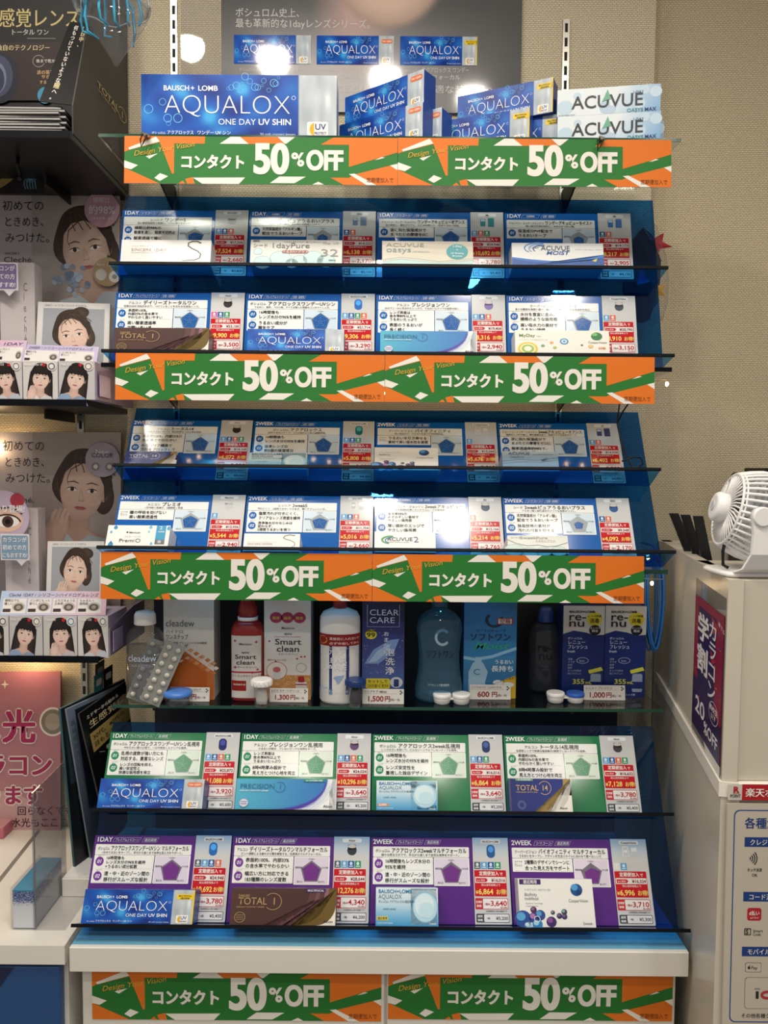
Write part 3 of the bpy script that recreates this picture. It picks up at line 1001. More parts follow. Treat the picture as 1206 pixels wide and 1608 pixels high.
def d_aqualox(P, var=None, band='cdd3da'):
    P.grad(0, 0, 492, 193, water(7), 96, 34, L=0)
    bubbles(P, 3, 16, 270, 450, 4, 50, 3, 12)
    bubbles(P, 5, 5, 20, 120, 60, 160, 6, 14)
    P.grad(492, 0, 610, 193, water(11, 'a9b2bc', 'bcc5ce', 'dfe5ea'), 16, 18, L=0)
    P.line([(492, 0), (492, 193)], 3, '8e9aa8', 1)
    w = 'f1f6fb'
    P.txt('BAUSCH', 70, 50, 22, w, 2, fit=82)
    P.txt('+', 155, 50, 22, w, 2)
    P.txt('LOMB', 178, 50, 22, w, 2, fit=62)
    P.txt('AQUALOX', 70, 120, 57 / CAP, w, 4, fit=398)
    P.ring(476, 70, 6, 1.2, w, 4, 12)
    P.txt('ONE DAY', 240, 153, 26, w, 0, fit=118)
    P.txt('UV SHIN', 366, 153, 26, w, 2, fit=104)
    P.txt('ボシュロム', 32, 183, 9, w, 1, fit=44)
    P.txt('アクアロックス', 80, 183, 14, w, 1, fit=84)
    P.txt('ワンデー UV シン', 174, 183, 14, w, 1, fit=106)
    P.txt('30 soft contact lenses', 370, 185, 11, 'cfe2f2', 0, fit=112)
    P.rect(518, 142, 584, 188, 'f6f4ee', 2, 6)
    P.ell(540, 165, 14, 19, 'e8b21f', 3, 16, 0, 90, 270)
    P.txt('UV', 543, 166, 25, '23478e', 2, fit=34)
    P.txt('PROTECT', 541, 181, 11, '23478e', 2, fit=38)
    if var == 'toric':
        P.rect(512, 22, 600, 50, 'e9743a', 2, 13)
        P.txt('TORIC <乱視用>', 556, 42, 15, 'fbeee4', 2, al='c', mx=78)
    elif var == 'multi':
        P.rect(512, 24, 606, 54, 'f2cf23', 2)
        P.txt('MULTIFOCAL', 558, 38, 12, '3d3a20', 2, al='c', mx=78)
        P.txt('<遠近両用>', 558, 51, 11, '3d3a20', 2, al='c', mx=60)
        P.rect(601, 0, 610, 193, 'e9cf52', 2)


def d_aqualox2(P, var):                  # 96 x 48
    P.lgrad(0, 0, 96, 20, 'e6f0f6', 'c4dfee', L=0)
    P.lgrad(0, 20, 96, 48, 'c4dfee', '3e9ad2', L=0)
    P.grad(54, 1, 94, 46, lambda u, v: np.array(hx('a9d4ea')) + np.clip(1 - 2.2 * np.hypot(u - .5, v - .5), 0, 1)[:, None] * 0.22 * np.array([1, 1, 1]), 2, 2, 0)
    P.ell(76, 24, 19, 20, 'b5dcee', 1, 30)
    P.ell(75, 22, 15, 15, 'd8edf6', 2, 24)
    P.ell(78, 28, 12, 10, 'c2e3f1', 3, 24)
    P.ring(76, 24, 19, 1.0, '8fc2de', 4)
    P.txt('BAUSCH+LOMB', 4, 7, 6.6, '1c7fae', 2, fit=52)
    P.txt('AQUALOX', 4, 14, 8, '5d7f94', 0, fit=36)
    P.txt('ボシュロム アクアロックス<%s>' % ('乱視用' if var == 'g' else '遠近両用' if var == 'p' else '2週間'), 4, 19, 4, '4b6f86', 1, fit=56)
    P.txt('2WEEK LENSES', 11, 28, 3, '4b87a8', 1)
    if var == 'g':
        P.rect(2, 37, 19, 41, 'e9824a', 3, 1)
        P.txt('乱視用', 10, 40.4, 4, 'fff5ee', 2, al='c')
    elif var == 'p':
        P.rect(2, 36, 19, 41, 'e3d65a', 3, 1)
        P.txt('遠近両用', 10.5, 40, 4, '4a4a20', 2, al='c', mx=15)
    P.txt('6 soft contact lenses', 3, 45, 2.8, 'e6f2f8', 1)
    P.txt('2week', 82, 46, 4, 'e6f2f8', 1)


def curve(cx, cy, rx, ry, a0, a1, n=24):
    return [(cx + rx * math.cos(math.radians(a0 + (a1 - a0) * i / n)), cy + ry * math.sin(math.radians(a0 + (a1 - a0) * i / n))) for i in range(n + 1)]


def swoosh(P, xt, xb, c, L, h, w, k=0.75):
    """area right of a quarter arc running from (xt,0) down to (xb,h)"""
    pts = [(xb + (xt - xb) * math.cos(math.radians(a)) ** k, h * math.sin(math.radians(a))) for a in range(0, 91, 5)]
    P.fan([(w, 0)] + pts + [(w, h)], c, L) if xb < w else None


def d_total1(P, multi=False):             # 160 x 58
    P.lgrad(0, 0, 160, 58, '4f342f', '45282a', True, 0)
    swoosh(P, 120, 52, '5a3a3a', 1, 58, 160)
    swoosh(P, 130, 68, '724a50', 2, 58, 160)
    swoosh(P, 136, 80, '54353a', 3, 58, 160)
    swoosh(P, 143, 86, '8a6070', 4, 58, 160)
    swoosh(P, 149, 92, '6a5424', 5, 58, 160)
    P.poly([(160, 26)] + [(160 - 30 * (1 - math.cos(math.radians(a))) , 26 + 32 * math.sin(math.radians(a))) for a in range(10, 91, 10)] + [(160, 58)], 'ece7de', 6)
    g = 'b39766'
    P.txt('DAILIES', 11, 14, 5.5, g, 1, fit=17, L=7)
    P.txt('TOTAL', 11, 26, 11 / CAP, g, 0, fit=44, L=7)
    P.txt('1', 62, 26, 11 / CAP, g, 0, L=7)
    P.ring(64, 21, 13, 0.9, g, 7, 28, -135, 135)
    P.txt('ONE-DAY CONTACT LENSES', 9, 31, 3, g, 1, fit=42, L=7)
    P.ring(15, 46, 8, 0.7, g, 7)
    for q in range(4):
        P.line([(9, 42 + q * 2.6), (21, 42 + q * 2.6)], 0.5, g, 7)
    P.txt('Alcon', 142, 54, 6, '2b2f38', 2, L=7)
    if multi:
        P.rect(114, 0, 144, 6, '3b2458', 7, 1)
        P.txt('MULTIFOCAL', 129, 4.6, 4.2, 'e9e4f0', 2, al='c', L=8)


def d_total14(P, var=None):               # 96 x 50
    P.lgrad(0, 0, 96, 50, '1b2b72', '24358a', True, 0)
    swoosh(P, 84, 36, 'a98f55', 2, 50, 96, 0.8)
    swoosh(P, 97, 57, 'efece6', 3, 50, 96, 0.8)
    g = 'd2b27c' if var else 'd8dbe6'
    P.txt('TOTAL', 8, 18, 8 / CAP, g, 0, fit=36, L=5)
    P.txt('14', 49, 18, 8 / CAP, g, 1, fit=10, L=5)
    P.ring(54, 14, 10, 0.8, g, 5, 26, -150, 130)
    P.txt('WATER GRADIENT CONTACT LENSES', 8, 21.5, 2.4, g, 1, fit=34, L=5)
    P.ring(16, 40, 6, 0.5, '8f97c4', 5)
    P.ring(16, 40, 4, 0.4, '8f97c4', 5)
    P.txt('Alcon', 76, 46, 5, '2b2f38', 2, L=5)
    if var:
        P.rect(8, 0, 36, 3.4, '6aa08c', 5, 0.8)
        P.txt('for ASTIGMATISM', 22, 2.7, 2.6, 'eef4f0', 2, al='c', L=6)


def d_precision(P, astig=False):          # 160 x 52
    P.lgrad(0, 0, 160, 52, '4fb2cf', '2f6fc0', True, 0)
    for i, (xt, xb, c) in enumerate(((150, 36, '3d7cc8'), (142, 50, '3a55b4'), (146, 62, '4b3aa8'), (148, 74, '5b34a4'), (146, 86, 'a9a6dc'), (147, 94, 'e3e8f2'), (154, 108, 'f1f3f5'))):
        pts = [(xb + (xt - xb) * math.sin(math.radians(a)), 52 - (52 if i > 1 else 46) * (1 - math.cos(math.radians(a)))) for a in range(0, 91, 6)]
        P.fan([(161, 52)] + pts + [(161, 0)], c, 1 + i)
    P.rect(150, 0, 160, 52, 'eef1f4', 7)
    for q in range(4):
        P.line([(104 + q * 7, 52), (128 + q * 6, 38 - q), (146 + q * 3, 18), (156, 4)], 0.5, 'a9c6da', 8)
    g = '2f6f98'
    P.txt('PRECISION', 6, 17, 8 / CAP, g, 0, fit=56, L=9)
    P.txt('1', 68, 17, 8 / CAP, g, 0, L=9)
    P.ring(70, 14, 8.5, 0.8, g, 9, 24, -120, 150)
    P.txt('ONE-DAY CONTACT LENSES', 6, 21.5, 3, 'eaf4f8', 2, fit=46, L=9)
    P.ell(14, 41, 7, 7, 'd6d9e6', 9)
    P.ring(14, 41, 7, 0.6, '8a8fc0', 10)
    P.rect(9, 38.5, 19, 40, '8a8fc0', 10)
    P.rect(9, 42, 19, 43.5, '8a8fc0', 10)
    P.txt('Alcon', 141, 48, 6, '2b2f38', 2, L=10)
    if astig:
        P.rect(108, 0, 142, 5, '2f9088', 9, 1)
        P.txt('for ASTIGMATISM', 125, 3.8, 3.4, 'e9f6f2', 2, al='c', L=10)


def d_sincere(P, two=False):
    if two:                                # 88 x 46
        P.rect(0, 0, 88, 46, 'f0eeec', 0)
        P.txt('シンシア ソフトコンタクトレンズ', 6, 24, 3, '8d8a88', 0)
        P.txt('SINCERE 2WEEK', 6, 30, 6, '9b9896', 0, fit=40)
        P.line([(80, 5), (72, 3), (64, 6), (62, 11), (66, 15), (74, 18), (80, 24), (80, 32), (72, 38), (58, 40)], 2.6, '8d8884', 2, 0.8)
        return
    P.rect(0, 0, 142, 58, 'f1efed', 0)
    P.txt('シンシア ワンデーS', 12, 5, 3, '8d8a88', 0)
    P.txt('シンシアワンデーS', 16, 17, 4, '9a9796', 0)
    P.txt('SINCERE 1DAY', 16, 27, 9, 'b7a8a4', 0, fit=56)
    P.txt('SILICONE HYDROGEL CONTACT LENS', 16, 32, 3, 'a5a2a0', 0)
    P.line([(126, 7), (120, 3), (112, 3), (106, 7), (106, 14), (112, 20), (121, 26), (126, 33), (125, 42), (118, 47), (108, 48), (98, 50)], 3.6, '6b645e', 2, 1.0)


def d_1daypure(P):                         # 145 x 56
    P.lgrad(0, 0, 145, 20, 'b9b7b0', 'd3d2cc', L=0)
    P.lgrad(0, 20, 145, 56, 'd3d2cc', 'e2e6e6', L=0)
    for x, y, r in ((48, 42, 17), (78, 46, 12), (100, 40, 16), (120, 46, 14), (12, 26, 7), (20, 50, 14), (66, 52, 10)):
        P.ell(x, y, r, r, 'c3dede', 1, 20)
        P.ring(x, y, r, 0.8, '8fbcc2', 2, 20)
    P.txt('SEED', 4, 5, 5, '5d5b56', 5)
    P.txt('シード', 4, 17, 11, '55534e', 0, fit=24)
    P.txt('1dayPure', 32, 18, 16, '55534e', 0, fit=62)
    P.txt('うるおい成分アルギン酸でなめらかレンズ', 52, 6, 3.6, '6b6862', 1)
    P.rect(50, 23, 92, 30, '8e4a44', 3, 3)
    P.txt('うるおいプラス', 71, 28.6, 6, 'f1e6e2', 1, al='c')
    P.txt('32', 110, 36, 23, '8c8680', 0, fit=30)
    P.txt('Disp. UV', 114, 9, 6, '77736c', 0, fit=26)
    P.txt('(SEED)', 124, 46, 4, '3f5f74', 2)


def d_oasys1(P):                           # 143 x 56
    rs = np.random.RandomState(2)
    P.grad(0, 0, 143, 56, lambda u, v: np.array(hx('b7b09f')) + (0.16 * v + 0.05 * np.sin(31 * u + 17 * v) * np.sin(47 * v + 23 * u) * (1 - v))[:, None] * np.array([1, 1, 1]), 60, 24, L=0)
    P.txt('ACUVUE', 6, 13, 12, '8b8574', 0, fit=60)
    P.txt('oasys', 6, 25, 17, '6f8b86', 0, fit=40)
    P.txt('with HydraLuxe', 48, 25, 4, '7c8a86', 0)
    P.ell(118, 23, 17, 17, '1f8f98', 2, 32)
    P.txt('1-Day', 118, 13, 6, 'e6f4f4', 1, al='c')
    P.txt('×', 118, 21, 6, 'e6f4f4', 1, al='c')
    P.txt('UV Blocking', 118, 28, 4, 'e6f4f4', 2, al='c')
    P.txt('30 Lenses', 118, 34, 4, 'e6f4f4', 2, al='c')
    P.line([(0, 42), (30, 36), (60, 40), (90, 45), (120, 41), (143, 37)], 0.7, '9bb9ba', 2)
    P.line([(0, 46), (30, 40), (60, 44), (90, 48), (120, 45), (143, 41)], 0.5, '9bb9ba', 2)
    P.poly([(0, 47), (30, 41), (60, 44), (90, 48), (120, 46), (143, 42), (143, 56), (0, 56)], 'b9d8da', 1)


def d_moist(P):                            # 145 x 56
    P.lgrad(0, 0, 145, 12, 'b3b6ba', 'd7d9da', L=0)
    P.lgrad(0, 12, 145, 56, 'd7d9da', 'e9ebec', L=0)
    for i, c in enumerate(('3b6cb0', '6b9ad0', '2b4c90')):
        P.line(curve(40 + i * 3, 12 + i, 20 - i * 4, 12 - i * 2, 130 + 5 * i, 300, 14), 1.4, c, 2, 3.2)
    P.txt('1-DAY', 28, 13, 5, '4d5c78', 1, it=0.2)
    P.txt('ACUVUE', 46, 17, 15, '3a4250', 1, fit=46)
    P.txt('MOIST', 54, 27, 12, '1d4f9c', 2, fit=36, it=0.2)
    P.txt('ワンデー アキュビュー モイスト', 100, 16, 3, '55606c', 0)
    P.fan([(0, 56), (0, 33), (30, 38), (60, 41), (90, 41), (120, 36), (145, 26), (145, 56)], '2a70c0', 2)
    P.fan([(0, 56), (0, 37), (30, 43), (60, 45), (90, 44), (120, 41), (145, 34), (145, 56)], '134f9e', 3)
    P.poly([(126, 40), (135, 35), (132, 43)], 'd9c94a', 4)


def d_myday(P):                            # 150 x 56
    P.rect(0, 0, 150, 56, 'f0eee6', 0)
    P.txt('MyDay', 6, 15, 9, '6d8a3a', 1, fit=26)
    P.txt('1day', 34, 15, 4, '7c8a62', 0)
    P.txt('シリコーンハイドロゲルレンズ', 7, 23, 3.2, '77786e', 0)
    for r, c in ((16, 'e3c94a'), (12, 'f2efe2'), (10, '9fc24a'), (6, 'f2efe2')):
        P.ell(20, 42, r, r * 0.95, c, 2 + (16 - r) * 0.2, 24)
    for x, y, r, c, c2 in ((44, 35, 3, '2f8f5c', 'a9d2b4'), (58, 28, 3, 'e08a3a', 'f0c9a0'), (78, 25, 7, '4a94cc', 'd6e8f4'), (106, 33, 2, '3b3f46', '8a8d92'), (120, 36, 4, 'd6a93f', 'f0e2b0'), (63, 39, 3, '8fb23a', 'd5e2a8')):
        P.ell(x, y, r, r, c, 2)
        P.ell(x, y, r * 0.65, r * 0.65, c2, 3)
        P.ell(x, y, r * 0.3, r * 0.3, c, 4)
    P.ell(130, 13, 9, 9, '2f7f4a', 2)
    P.ell(127, 9, 4.5, 3.5, '7fbf6a', 3)
    P.txt('CooperVision', 116, 29, 6.5, '55584f', 0, fit=30)
    P.txt('30枚', 132, 42, 6, 'e08a3a', 2)


def d_biofinity(P, multi=False):           # 118 x 74
    P.rect(0, 0, 118, 74, 'efefed', 0)
    if multi:
        P.rect(2, 1, 36, 9, '3f2c66', 2, 1)
        P.txt('遠近両用', 19, 7.4, 6.5, 'f1eef6', 2, al='c', fit=22)
    P.txt('バイオフィニティ マルチフォーカル' if multi else 'バイオフィニティ', 9, 19, 4.4, '77798a', 0, fit=42)
    P.txt('Biofinity', 9, 27, 7, '6c6e80', 0, fit=20)
    if multi:
        P.txt('multifocal', 9, 33, 7, '6c6e80', 0, fit=22)
    P.txt('Aquaform Technology', 10, 39, 3, '888a96', 0)
    P.txt('6 contact lenses', 10, 43, 3, '888a96', 0)
    for x, y, r, c, hl in ((5, 62, 13, '2b4f9c', '5fa4dc'), (22, 48, 5, '57284f', '8a6a90'), (32, 56, 8, '2f4d96', '5aa0d8'), (22, 60, 8, '3a4a9c', 'b07ab8'), (49, 66, 8, '432a68', '8a4f9c'), (52, 52, 3.4, '4a4a56', '8d8f9c'), (62, 57, 4.4, '3f3560', '6f6a94'), (70, 51, 4.6, '4a3f5c', '7ab0a0'), (70, 58, 4.4, '3f3a5c', '70609a'), (27, 70, 8, '2f86c8', '9fd0ee'), (12, 72, 6, '8fc4e6', 'cfe6f4')):
        P.ell(x, y, r, r, c, 2, 22)
        P.ell(x - r * 0.25, y - r * 0.3, r * 0.55, r * 0.5, hl, 3, 16)
    P.ring(27, 62, 4.4, 0.9, 'f2f2f4', 4)
    P.ell(92, 17, 9.5, 9.5, '1f4f8f', 2, 28)
    P.ell(89, 13, 5.5, 5, '4f9fd6', 3)
    P.ell(95, 21, 4, 3.5, '163a72', 3)
    P.txt('CooperVision', 78, 36, 7, '6c6e74', 0, fit=31)
    P.txt('2week', 98, 70, 6, '6c6e74', 0, fit=15)


def d_acuoasys2(P):                        # 88 x 48
    P.lgrad(0, 0, 88, 48, 'b9cfe0', '5f93c6', L=0)
    P.txt('ACUVUE', 10, 9, 9, '2c4a72', 1, fit=34)
    P.txt('OASYS', 12, 17, 7, '4a6f94', 0, fit=22)
    P.txt('with HYDRACLEAR PLUS', 48, 9, 3, '2c4a72', 1)
    P.line([(0, 24), (26, 20), (52, 22), (88, 15)], 0.8, '3d6a9c', 2)
    P.line([(0, 30), (30, 26), (60, 27), (88, 20)], 0.6, '3d6a9c', 2)
    for a in (-0.7, -0.2, 0.4):
        P.poly([(60, 22), (66 + 8 * math.cos(a), 20 + 9 * math.sin(a)), (63, 24)], '3d6a9c', 3)
    P.txt('2week', 36, 44, 4, 'e2ecf4', 1)


def d_premio(P):                           # 96 x 48
    P.rect(0, 0, 96, 48, 'f1f1ef', 0)
    P.rect(75, 0, 90, 28, '3f9fcc', 1)
    P.txt('2', 80, 8, 9, 'f2f8fb', 1)
    P.txt('WEEK', 78, 14, 4, 'f2f8fb', 1)
    P.rect(75, 28, 90, 37, '6f7276', 1)
    P.ell(82, 32, 3, 3, 'b9bcc0', 2)
    for x, y, r, c in ((12, 5, 3, '3f94c8'), (6, 14, 2, '6fb4d8'), (8, 38, 4, '3f94c8'), (66, 4, 2.6, '7fc0d8'), (70, 36, 2, '6fb4d8'), (64, 13, 2, 'a9d2e0'), (94, 6, 3, '5fb0d4'), (26, 46, 2, 'a9d2e0')):
        P.ell(x, y, r, r * 1.15, c, 1)
        P.poly([(x - r * 0.7, y - r * 0.7), (x + r * 0.7, y - r * 0.7), (x, y - r * 2)], c, 1)
    P.ell(31, 14, 1.6, 1.6, '2b2f36', 2)
    P.txt('Menicon', 34, 16, 5, '3b3f46', 1)
    P.txt('メニコン プレミオ', 28, 23.5, 3, '6a6d72', 0)
    P.txt('Premi', 20, 33, 9, '33373d', 0, fit=24)
    P.ring(49, 30, 3.3, 1.0, '33373d', 2)


def d_acuvue2(P):                          # 96 x 46
    P.rect(0, 0, 96, 46, 'f0f1ef', 0)
    P.line(curve(25, 19, 13, 8, 100, 290, 14), 2.4, '3f9a58', 2, 4)
    P.line(curve(27, 20, 10, 6, 120, 270, 14), 1.6, '3b6cb0', 3, 2)
    P.txt('ACUVUE', 20, 21, 11, '3b4a5c', 1, fit=40)
    P.txt('2', 61, 24, 18, '5a6f8c', 0)
    P.txt('BRAND CONTACT LENSES', 21, 25, 2.8, '6a7480', 1)
    P.line([(74, 12), (74, 26)], 0.4, '9a9ea2', 2)


def d_2wpure(P):                           # 96 x 48
    P.lgrad(0, 0, 96, 48, 'd9dcd8', 'eceeea', L=0)
    for x, y, r in ((10, 40, 16), (34, 46, 14), (56, 44, 12), (80, 42, 13)):
        P.ell(x, y, r, r * 0.9, 'cfe0dc', 1, 20)
        P.ring(x, y, r, 0.7, '9fc0bc', 2, 20)
    P.line([(0, 12), (14, 22), (30, 28), (48, 26), (62, 30), (78, 28), (96, 18)], 1.2, '6f8a86', 3)
    P.txt('シード', 5, 9, 6, '6b6f6c', 0)
    P.txt('2weekPure', 20, 10, 10, '8d918e', 0, fit=44)
    P.rect(42, 12, 78, 18, 'e9e6e2', 2, 2)
    P.txt('うるおいプラス', 60, 16.6, 4.6, '8c7a76', 1, al='c')


def d_oasysmax(P):                         # 153 x 44
    P.grad(0, 0, 153, 44, lambda u, v: np.array(hx('e4ecf2')) * (1 - np.clip((u - .55) * 1.6 + .25 * v - .1, 0, .9))[:, None] + np.array(hx('6fa3d4')) * np.clip((u - .55) * 1.6 + .25 * v - .1, 0, .9)[:, None], 30, 10, L=0)
    for x, y, r in ((146, 12, 9), (130, 8, 7), (122, 30, 9), (12, 30, 12), (30, 12, 6)):
        P.ell(x, y, r, r, 'c3d9ea', 1, 20)
    P.txt('ACUVUE', 22, 33, 20 / CAP, '2b3138', 1, fit=106)
    P.fan([(63, 33), (64, 28), (75, 6), (79, 30), (88, 33), (86, 42), (76, 45), (66, 41)], 'b9cfe4', 1.5)
    P.poly([(75, 4), (67, 24), (72, 22), (80, 20)], '6fae94', 5)
    P.txt('1-DAY', 112, 13, 5.6, '4a6a92', 1, fit=16)
    P.txt('OASYS', 104, 43, 8, '2f8f8c', 1, fit=24)
    P.txt('MAX', 130, 43, 8, '1d3f7c', 2, fit=17)
    P.txt('30 soft contact lenses', 2, 43, 2.8, '3d6a70', 1)


DES = {'aqualox': (d_aqualox, 610, 193), 'aqualox2': (d_aqualox2, 96, 48), 'total1': (d_total1, 160, 58), 'total14': (d_total14, 96, 50), 'precision': (d_precision, 160, 52),
       'sincere1': (d_sincere, 142, 58), 'sincere2': (lambda P: d_sincere(P, True), 88, 46), '1daypure': (d_1daypure, 145, 56), 'oasys1': (d_oasys1, 143, 56), 'moist': (d_moist, 145, 56),
       'myday': (d_myday, 150, 56), 'biofinity': (d_biofinity, 118, 74), 'acuoasys2': (d_acuoasys2, 88, 48), 'premio': (d_premio, 96, 48), 'acuvue2': (d_acuvue2, 96, 46),
       '2wpure': (d_2wpure, 96, 48), 'oasysmax': (d_oasysmax, 153, 44)}
FRONTS = {}


def front(des, args, w, h):
    k = (des,) + tuple(args)
    fn, rw, rh = DES[des]
    if k not in FRONTS:
        P = Print(1.0, 1.0, rw, rh, 0.0)
        fn(P, *args)
        FRONTS[k] = P.mesh('front_print')
    return FRONTS[k]


def carton(label, des, args, w, h, d, loc, rot, side, ox=0.0, group='lens cartons', m=None):
    """origin at the front lower corner (ox: 0 left, 1 right); the box runs back along +y"""
    t = thing('lens_carton', label, 'box', loc, rot, group)
    MB().box(-ox * w, (1 - ox) * w, 0, d, 0, h, 0.0009).build('box_body', mat('carton_' + side, side, 0.35), t)
    o = link('front_print', front(des, args, w, h), m or PR, t)
    o.scale = (w, 1, h)
    o.location = (-ox * w, -0.0002, 0)
    return t


ROWS = [
    # tier, left px, right px, top px, design, args, depth, side colour, label
    (A1, 190, 331, 377, 'sincere1', (), 0.036, 'e2dfdc', 'white lens box with a large grey S, on the top blue ledge'),
    (A1, 393, 537, 377, '1daypure', (), 0.036, 'c6c5c0', 'silver lens box marked 32 with pale bubbles, on the top blue ledge'),
    (A1, 600, 743, 379, 'oasys1', (), 0.036, 'bdb8aa', 'sparkling silver lens box with a teal disc, on the top blue ledge'),
    (A1, 804, 948, 382, 'moist', (), 0.036, 'c9cbcc', 'white and blue wave lens box, right end of the top blue ledge'),
    (A2, 178, 328, 515, 'total1', (), 0.036, '5a3038', 'maroon lens box with gold circle, above the orange strips'),
    (A2, 388, 540, 517, 'aqualox', (None,), 0.036, '1c3f8f', 'blue lens box with plain silver end, on the second blue ledge'),
    (A2, 597, 748, 520, 'precision', (), 0.036, 'dfe4ea', 'teal lens box with purple swoosh, on the second blue ledge'),
    (A2, 809, 957, 519, 'myday', (), 0.036, 'e6e4dc', 'white lens box with green globe and small rings, second blue ledge'),
    (B1, 196, 278, 709, 'total14', (), 0.040, '24358a', 'small navy and gold lens box on the dark middle ledge'),
    (B1, 391, 482, 711, 'aqualox2', ('b',), 0.040, '9fc6de', 'small pale blue lens box with one clear lens, on the dark middle ledge'),
    (B1, 588, 688, 703, 'biofinity', (), 0.040, 'dcdcda', 'small white lens box with blue bubbles, on the dark middle ledge'),
    (B1, 789, 877, 709, 'acuoasys2', (), 0.040, '7fa6cc', 'small light blue lens box with drawn waves, on the dark middle ledge'),
    (B2, 167, 265, 825, 'premio', (), 0.042, 'e4e4e2', 'small white lens box with blue drops, left end of its ledge'),
    (B2, 383, 471, 838, 'sincere2', (), 0.042, 'e4e2e0', 'small white lens box with a pale S, half behind the orange strip'),
    (B2, 588, 684, 835, 'acuvue2', (), 0.042, 'e2e4e2', 'small white lens box with a green swirl and 2'),
    (B2, 797, 892, 841, '2wpure', (), 0.042, 'd6dad6', 'small grey white lens box with pale bubbles and a wavy line'),
    (C1, 155, 319, 1223, 'aqualox', ('toric',), 0.036, '1c3f8f', 'blue lens box with orange toric pill, before the green cards'),
    (C1, 370, 527, 1223, 'precision', (True,), 0.036, 'dfe4ea', 'teal lens box with purple swoosh, before the green cards'),
    (C1, 591, 687, 1226, 'aqualox2', ('g',), 0.036, '9fc6de', 'pale blue lens box with an orange tab, before the green cards'),
    (C1, 803, 898, 1223, 'total14', (True,), 0.036, '24358a', 'navy and gold lens box with a grey green tab, before the green cards'),
    (C2, 130, 304, 1397, 'aqualox', ('multi',), 0.038, '1c3f8f', 'blue lens box with yellow label, before the purple cards'),
    (C2, 362, 527, 1395, 'total1', (True,), 0.038, '5a3038', 'maroon lens box with gold circle, before the purple cards'),
    (C2, 590, 688, 1394, 'aqualox2', ('p',), 0.038, '9fc6de', 'pale blue lens box with a yellow tab, before the purple cards'),
    (C2, 816, 934, 1380, 'biofinity', (True,), 0.034, 'dcdcda', 'tall white lens box with dark bubbles, before the purple cards'),
]
for T, xl, xr, yt, des, args, dep, side, lab in ROWS:
    n = dep + 0.003
    x0, x1 = T.x_at(xl, 0.02, n), T.x_at(xr, 0.02, n)
    h = T.v_at((xl + xr) / 2, yt, n) - 0.0006
    carton(lab, des, args, x1 - x0, h, dep, T.P(x0, 0.0006, n), (-T.th, 0, 0), side)

# ------------------------------------------------------------------ cartons on the top glass shelf
def top_box(label, px, py, ztop, des, args, w, h, d, yaw, side, group):
    p = atz(px, py, ztop)
    return carton(label, des, args, w, h, d, (p.x, p.y, ztop - h), (0, 0, -math.radians(yaw)), side, 1.0, group)


Z1 = SH1 + 0.0004
p = at(222, 200, -0.2)
xl = xof(222, -0.205, 2.05)
xr = xof(528.5, -0.205, 2.05)
carton('extra large blue display box with a silver end, left on the top shelf', 'aqualox', (None,), xr - xl, at(375, 117.5, -0.205).z - Z1, 0.05, (xl, -0.205, Z1), (0, 0, 0), '9aa3b0')
HA = 0.0535
g = 'blue lens boxes stacked on the top shelf'
top_box('blue orange-pill box, front one under the left stack', 664, 159, Z1 + HA, 'aqualox', ('toric',), 0.160, HA, 0.034, 33, '1c49a0', g)
top_box('blue orange-pill box, rear one under the left stack', 694, 168, Z1 + HA, 'aqualox', ('toric',), 0.160, HA, 0.034, 33, '1c49a0', g)
top_box('blue orange-pill box lying on top of the left stack', 666, 108, Z1 + 2 * HA + 0.0006, 'aqualox', ('toric',), 0.160, HA, 0.034, 37, '1c49a0', g)
top_box('blue yellow-label box, front one under the right stack', 832, 169, Z1 + HA, 'aqualox', ('multi',), 0.160, HA, 0.034, 20, '1c49a0', g)
top_box('blue yellow-label box, rear one under the right stack', 883, 178, Z1 + HA, 'aqualox', ('multi',), 0.160, HA, 0.034, 20, '1c49a0', g)
top_box('blue yellow-label box lying on top of the right stack', 869, 121, Z1 + 2 * HA + 0.0006, 'aqualox', ('multi',), 0.160, HA, 0.034, 25, '26408f', g)
g = 'pale lens boxes at the right end of the top shelf'
top_box('pale blue thin lens box, lower of the two right on top shelf', 1038, 174, Z1 + 0.041, 'oasysmax', (), 0.156, 0.041, 0.032, 9, '8fb4dc', g)
top_box('pale blue thin lens box, upper of the two right on top shelf', 1038, 131, Z1 + 0.0825, 'oasysmax', (), 0.156, 0.041, 0.032, 9, '8fb4dc', g)
pr = atz(1038, 174, Z1 + 0.041)
carton('pale blue thin lens box, rear one peeping out at the right', 'oasysmax', (), 0.12, 0.041, 0.03, (pr.x + 0.017, pr.y + 0.035, Z1), (0, 0, -math.radians(9)), '8fb4dc', 1.0, g)


# ------------------------------------------------------------------ care products on the lowest glass shelf
def spot(px, py, z=SHC):
    return atz(px, py, z)


ZC = SHC + 0.0004


def scale_at(y):
    return (y + 1.44 + 0.02) / FPX


def bottle_root(label, px0, px1, pyb):
    p = spot((px0 + px1) / 2, pyb, ZC)
    t = thing('care_bottle', label, 'bottle', (p.x, p.y, ZC))
    return t, (px1 - px0) * scale_at(p.y), scale_at(p.y), p


def wrap_label(P, r, cy, ang, w):
    """bend a flat print mesh round a cylinder of half width r"""


def curved(P, name, parent, rx, ry, pw, ztop, zbot, half, m=PRM, off=0.0006):
    me = P.mesh(name)
    for v in me.vertices:
        a = -math.pi / 2 + (v.co.x / P.w - 0.5) * 2 * half
        ca, sa = math.cos(a), math.sin(a)
        k = (abs(ca) ** pw + abs(sa) ** pw) ** (-1 / pw)
        o = off + (-v.co.y)
        x, y = (rx + o) * k * ca, (ry + o) * k * sa
        v.co = (x, y, zbot + v.co.z / P.h * (ztop - zbot))
    return link(name, me, m, parent)


def fine(P, x0, x1, c, L, lo=0, hi=1, n=26):
    return P


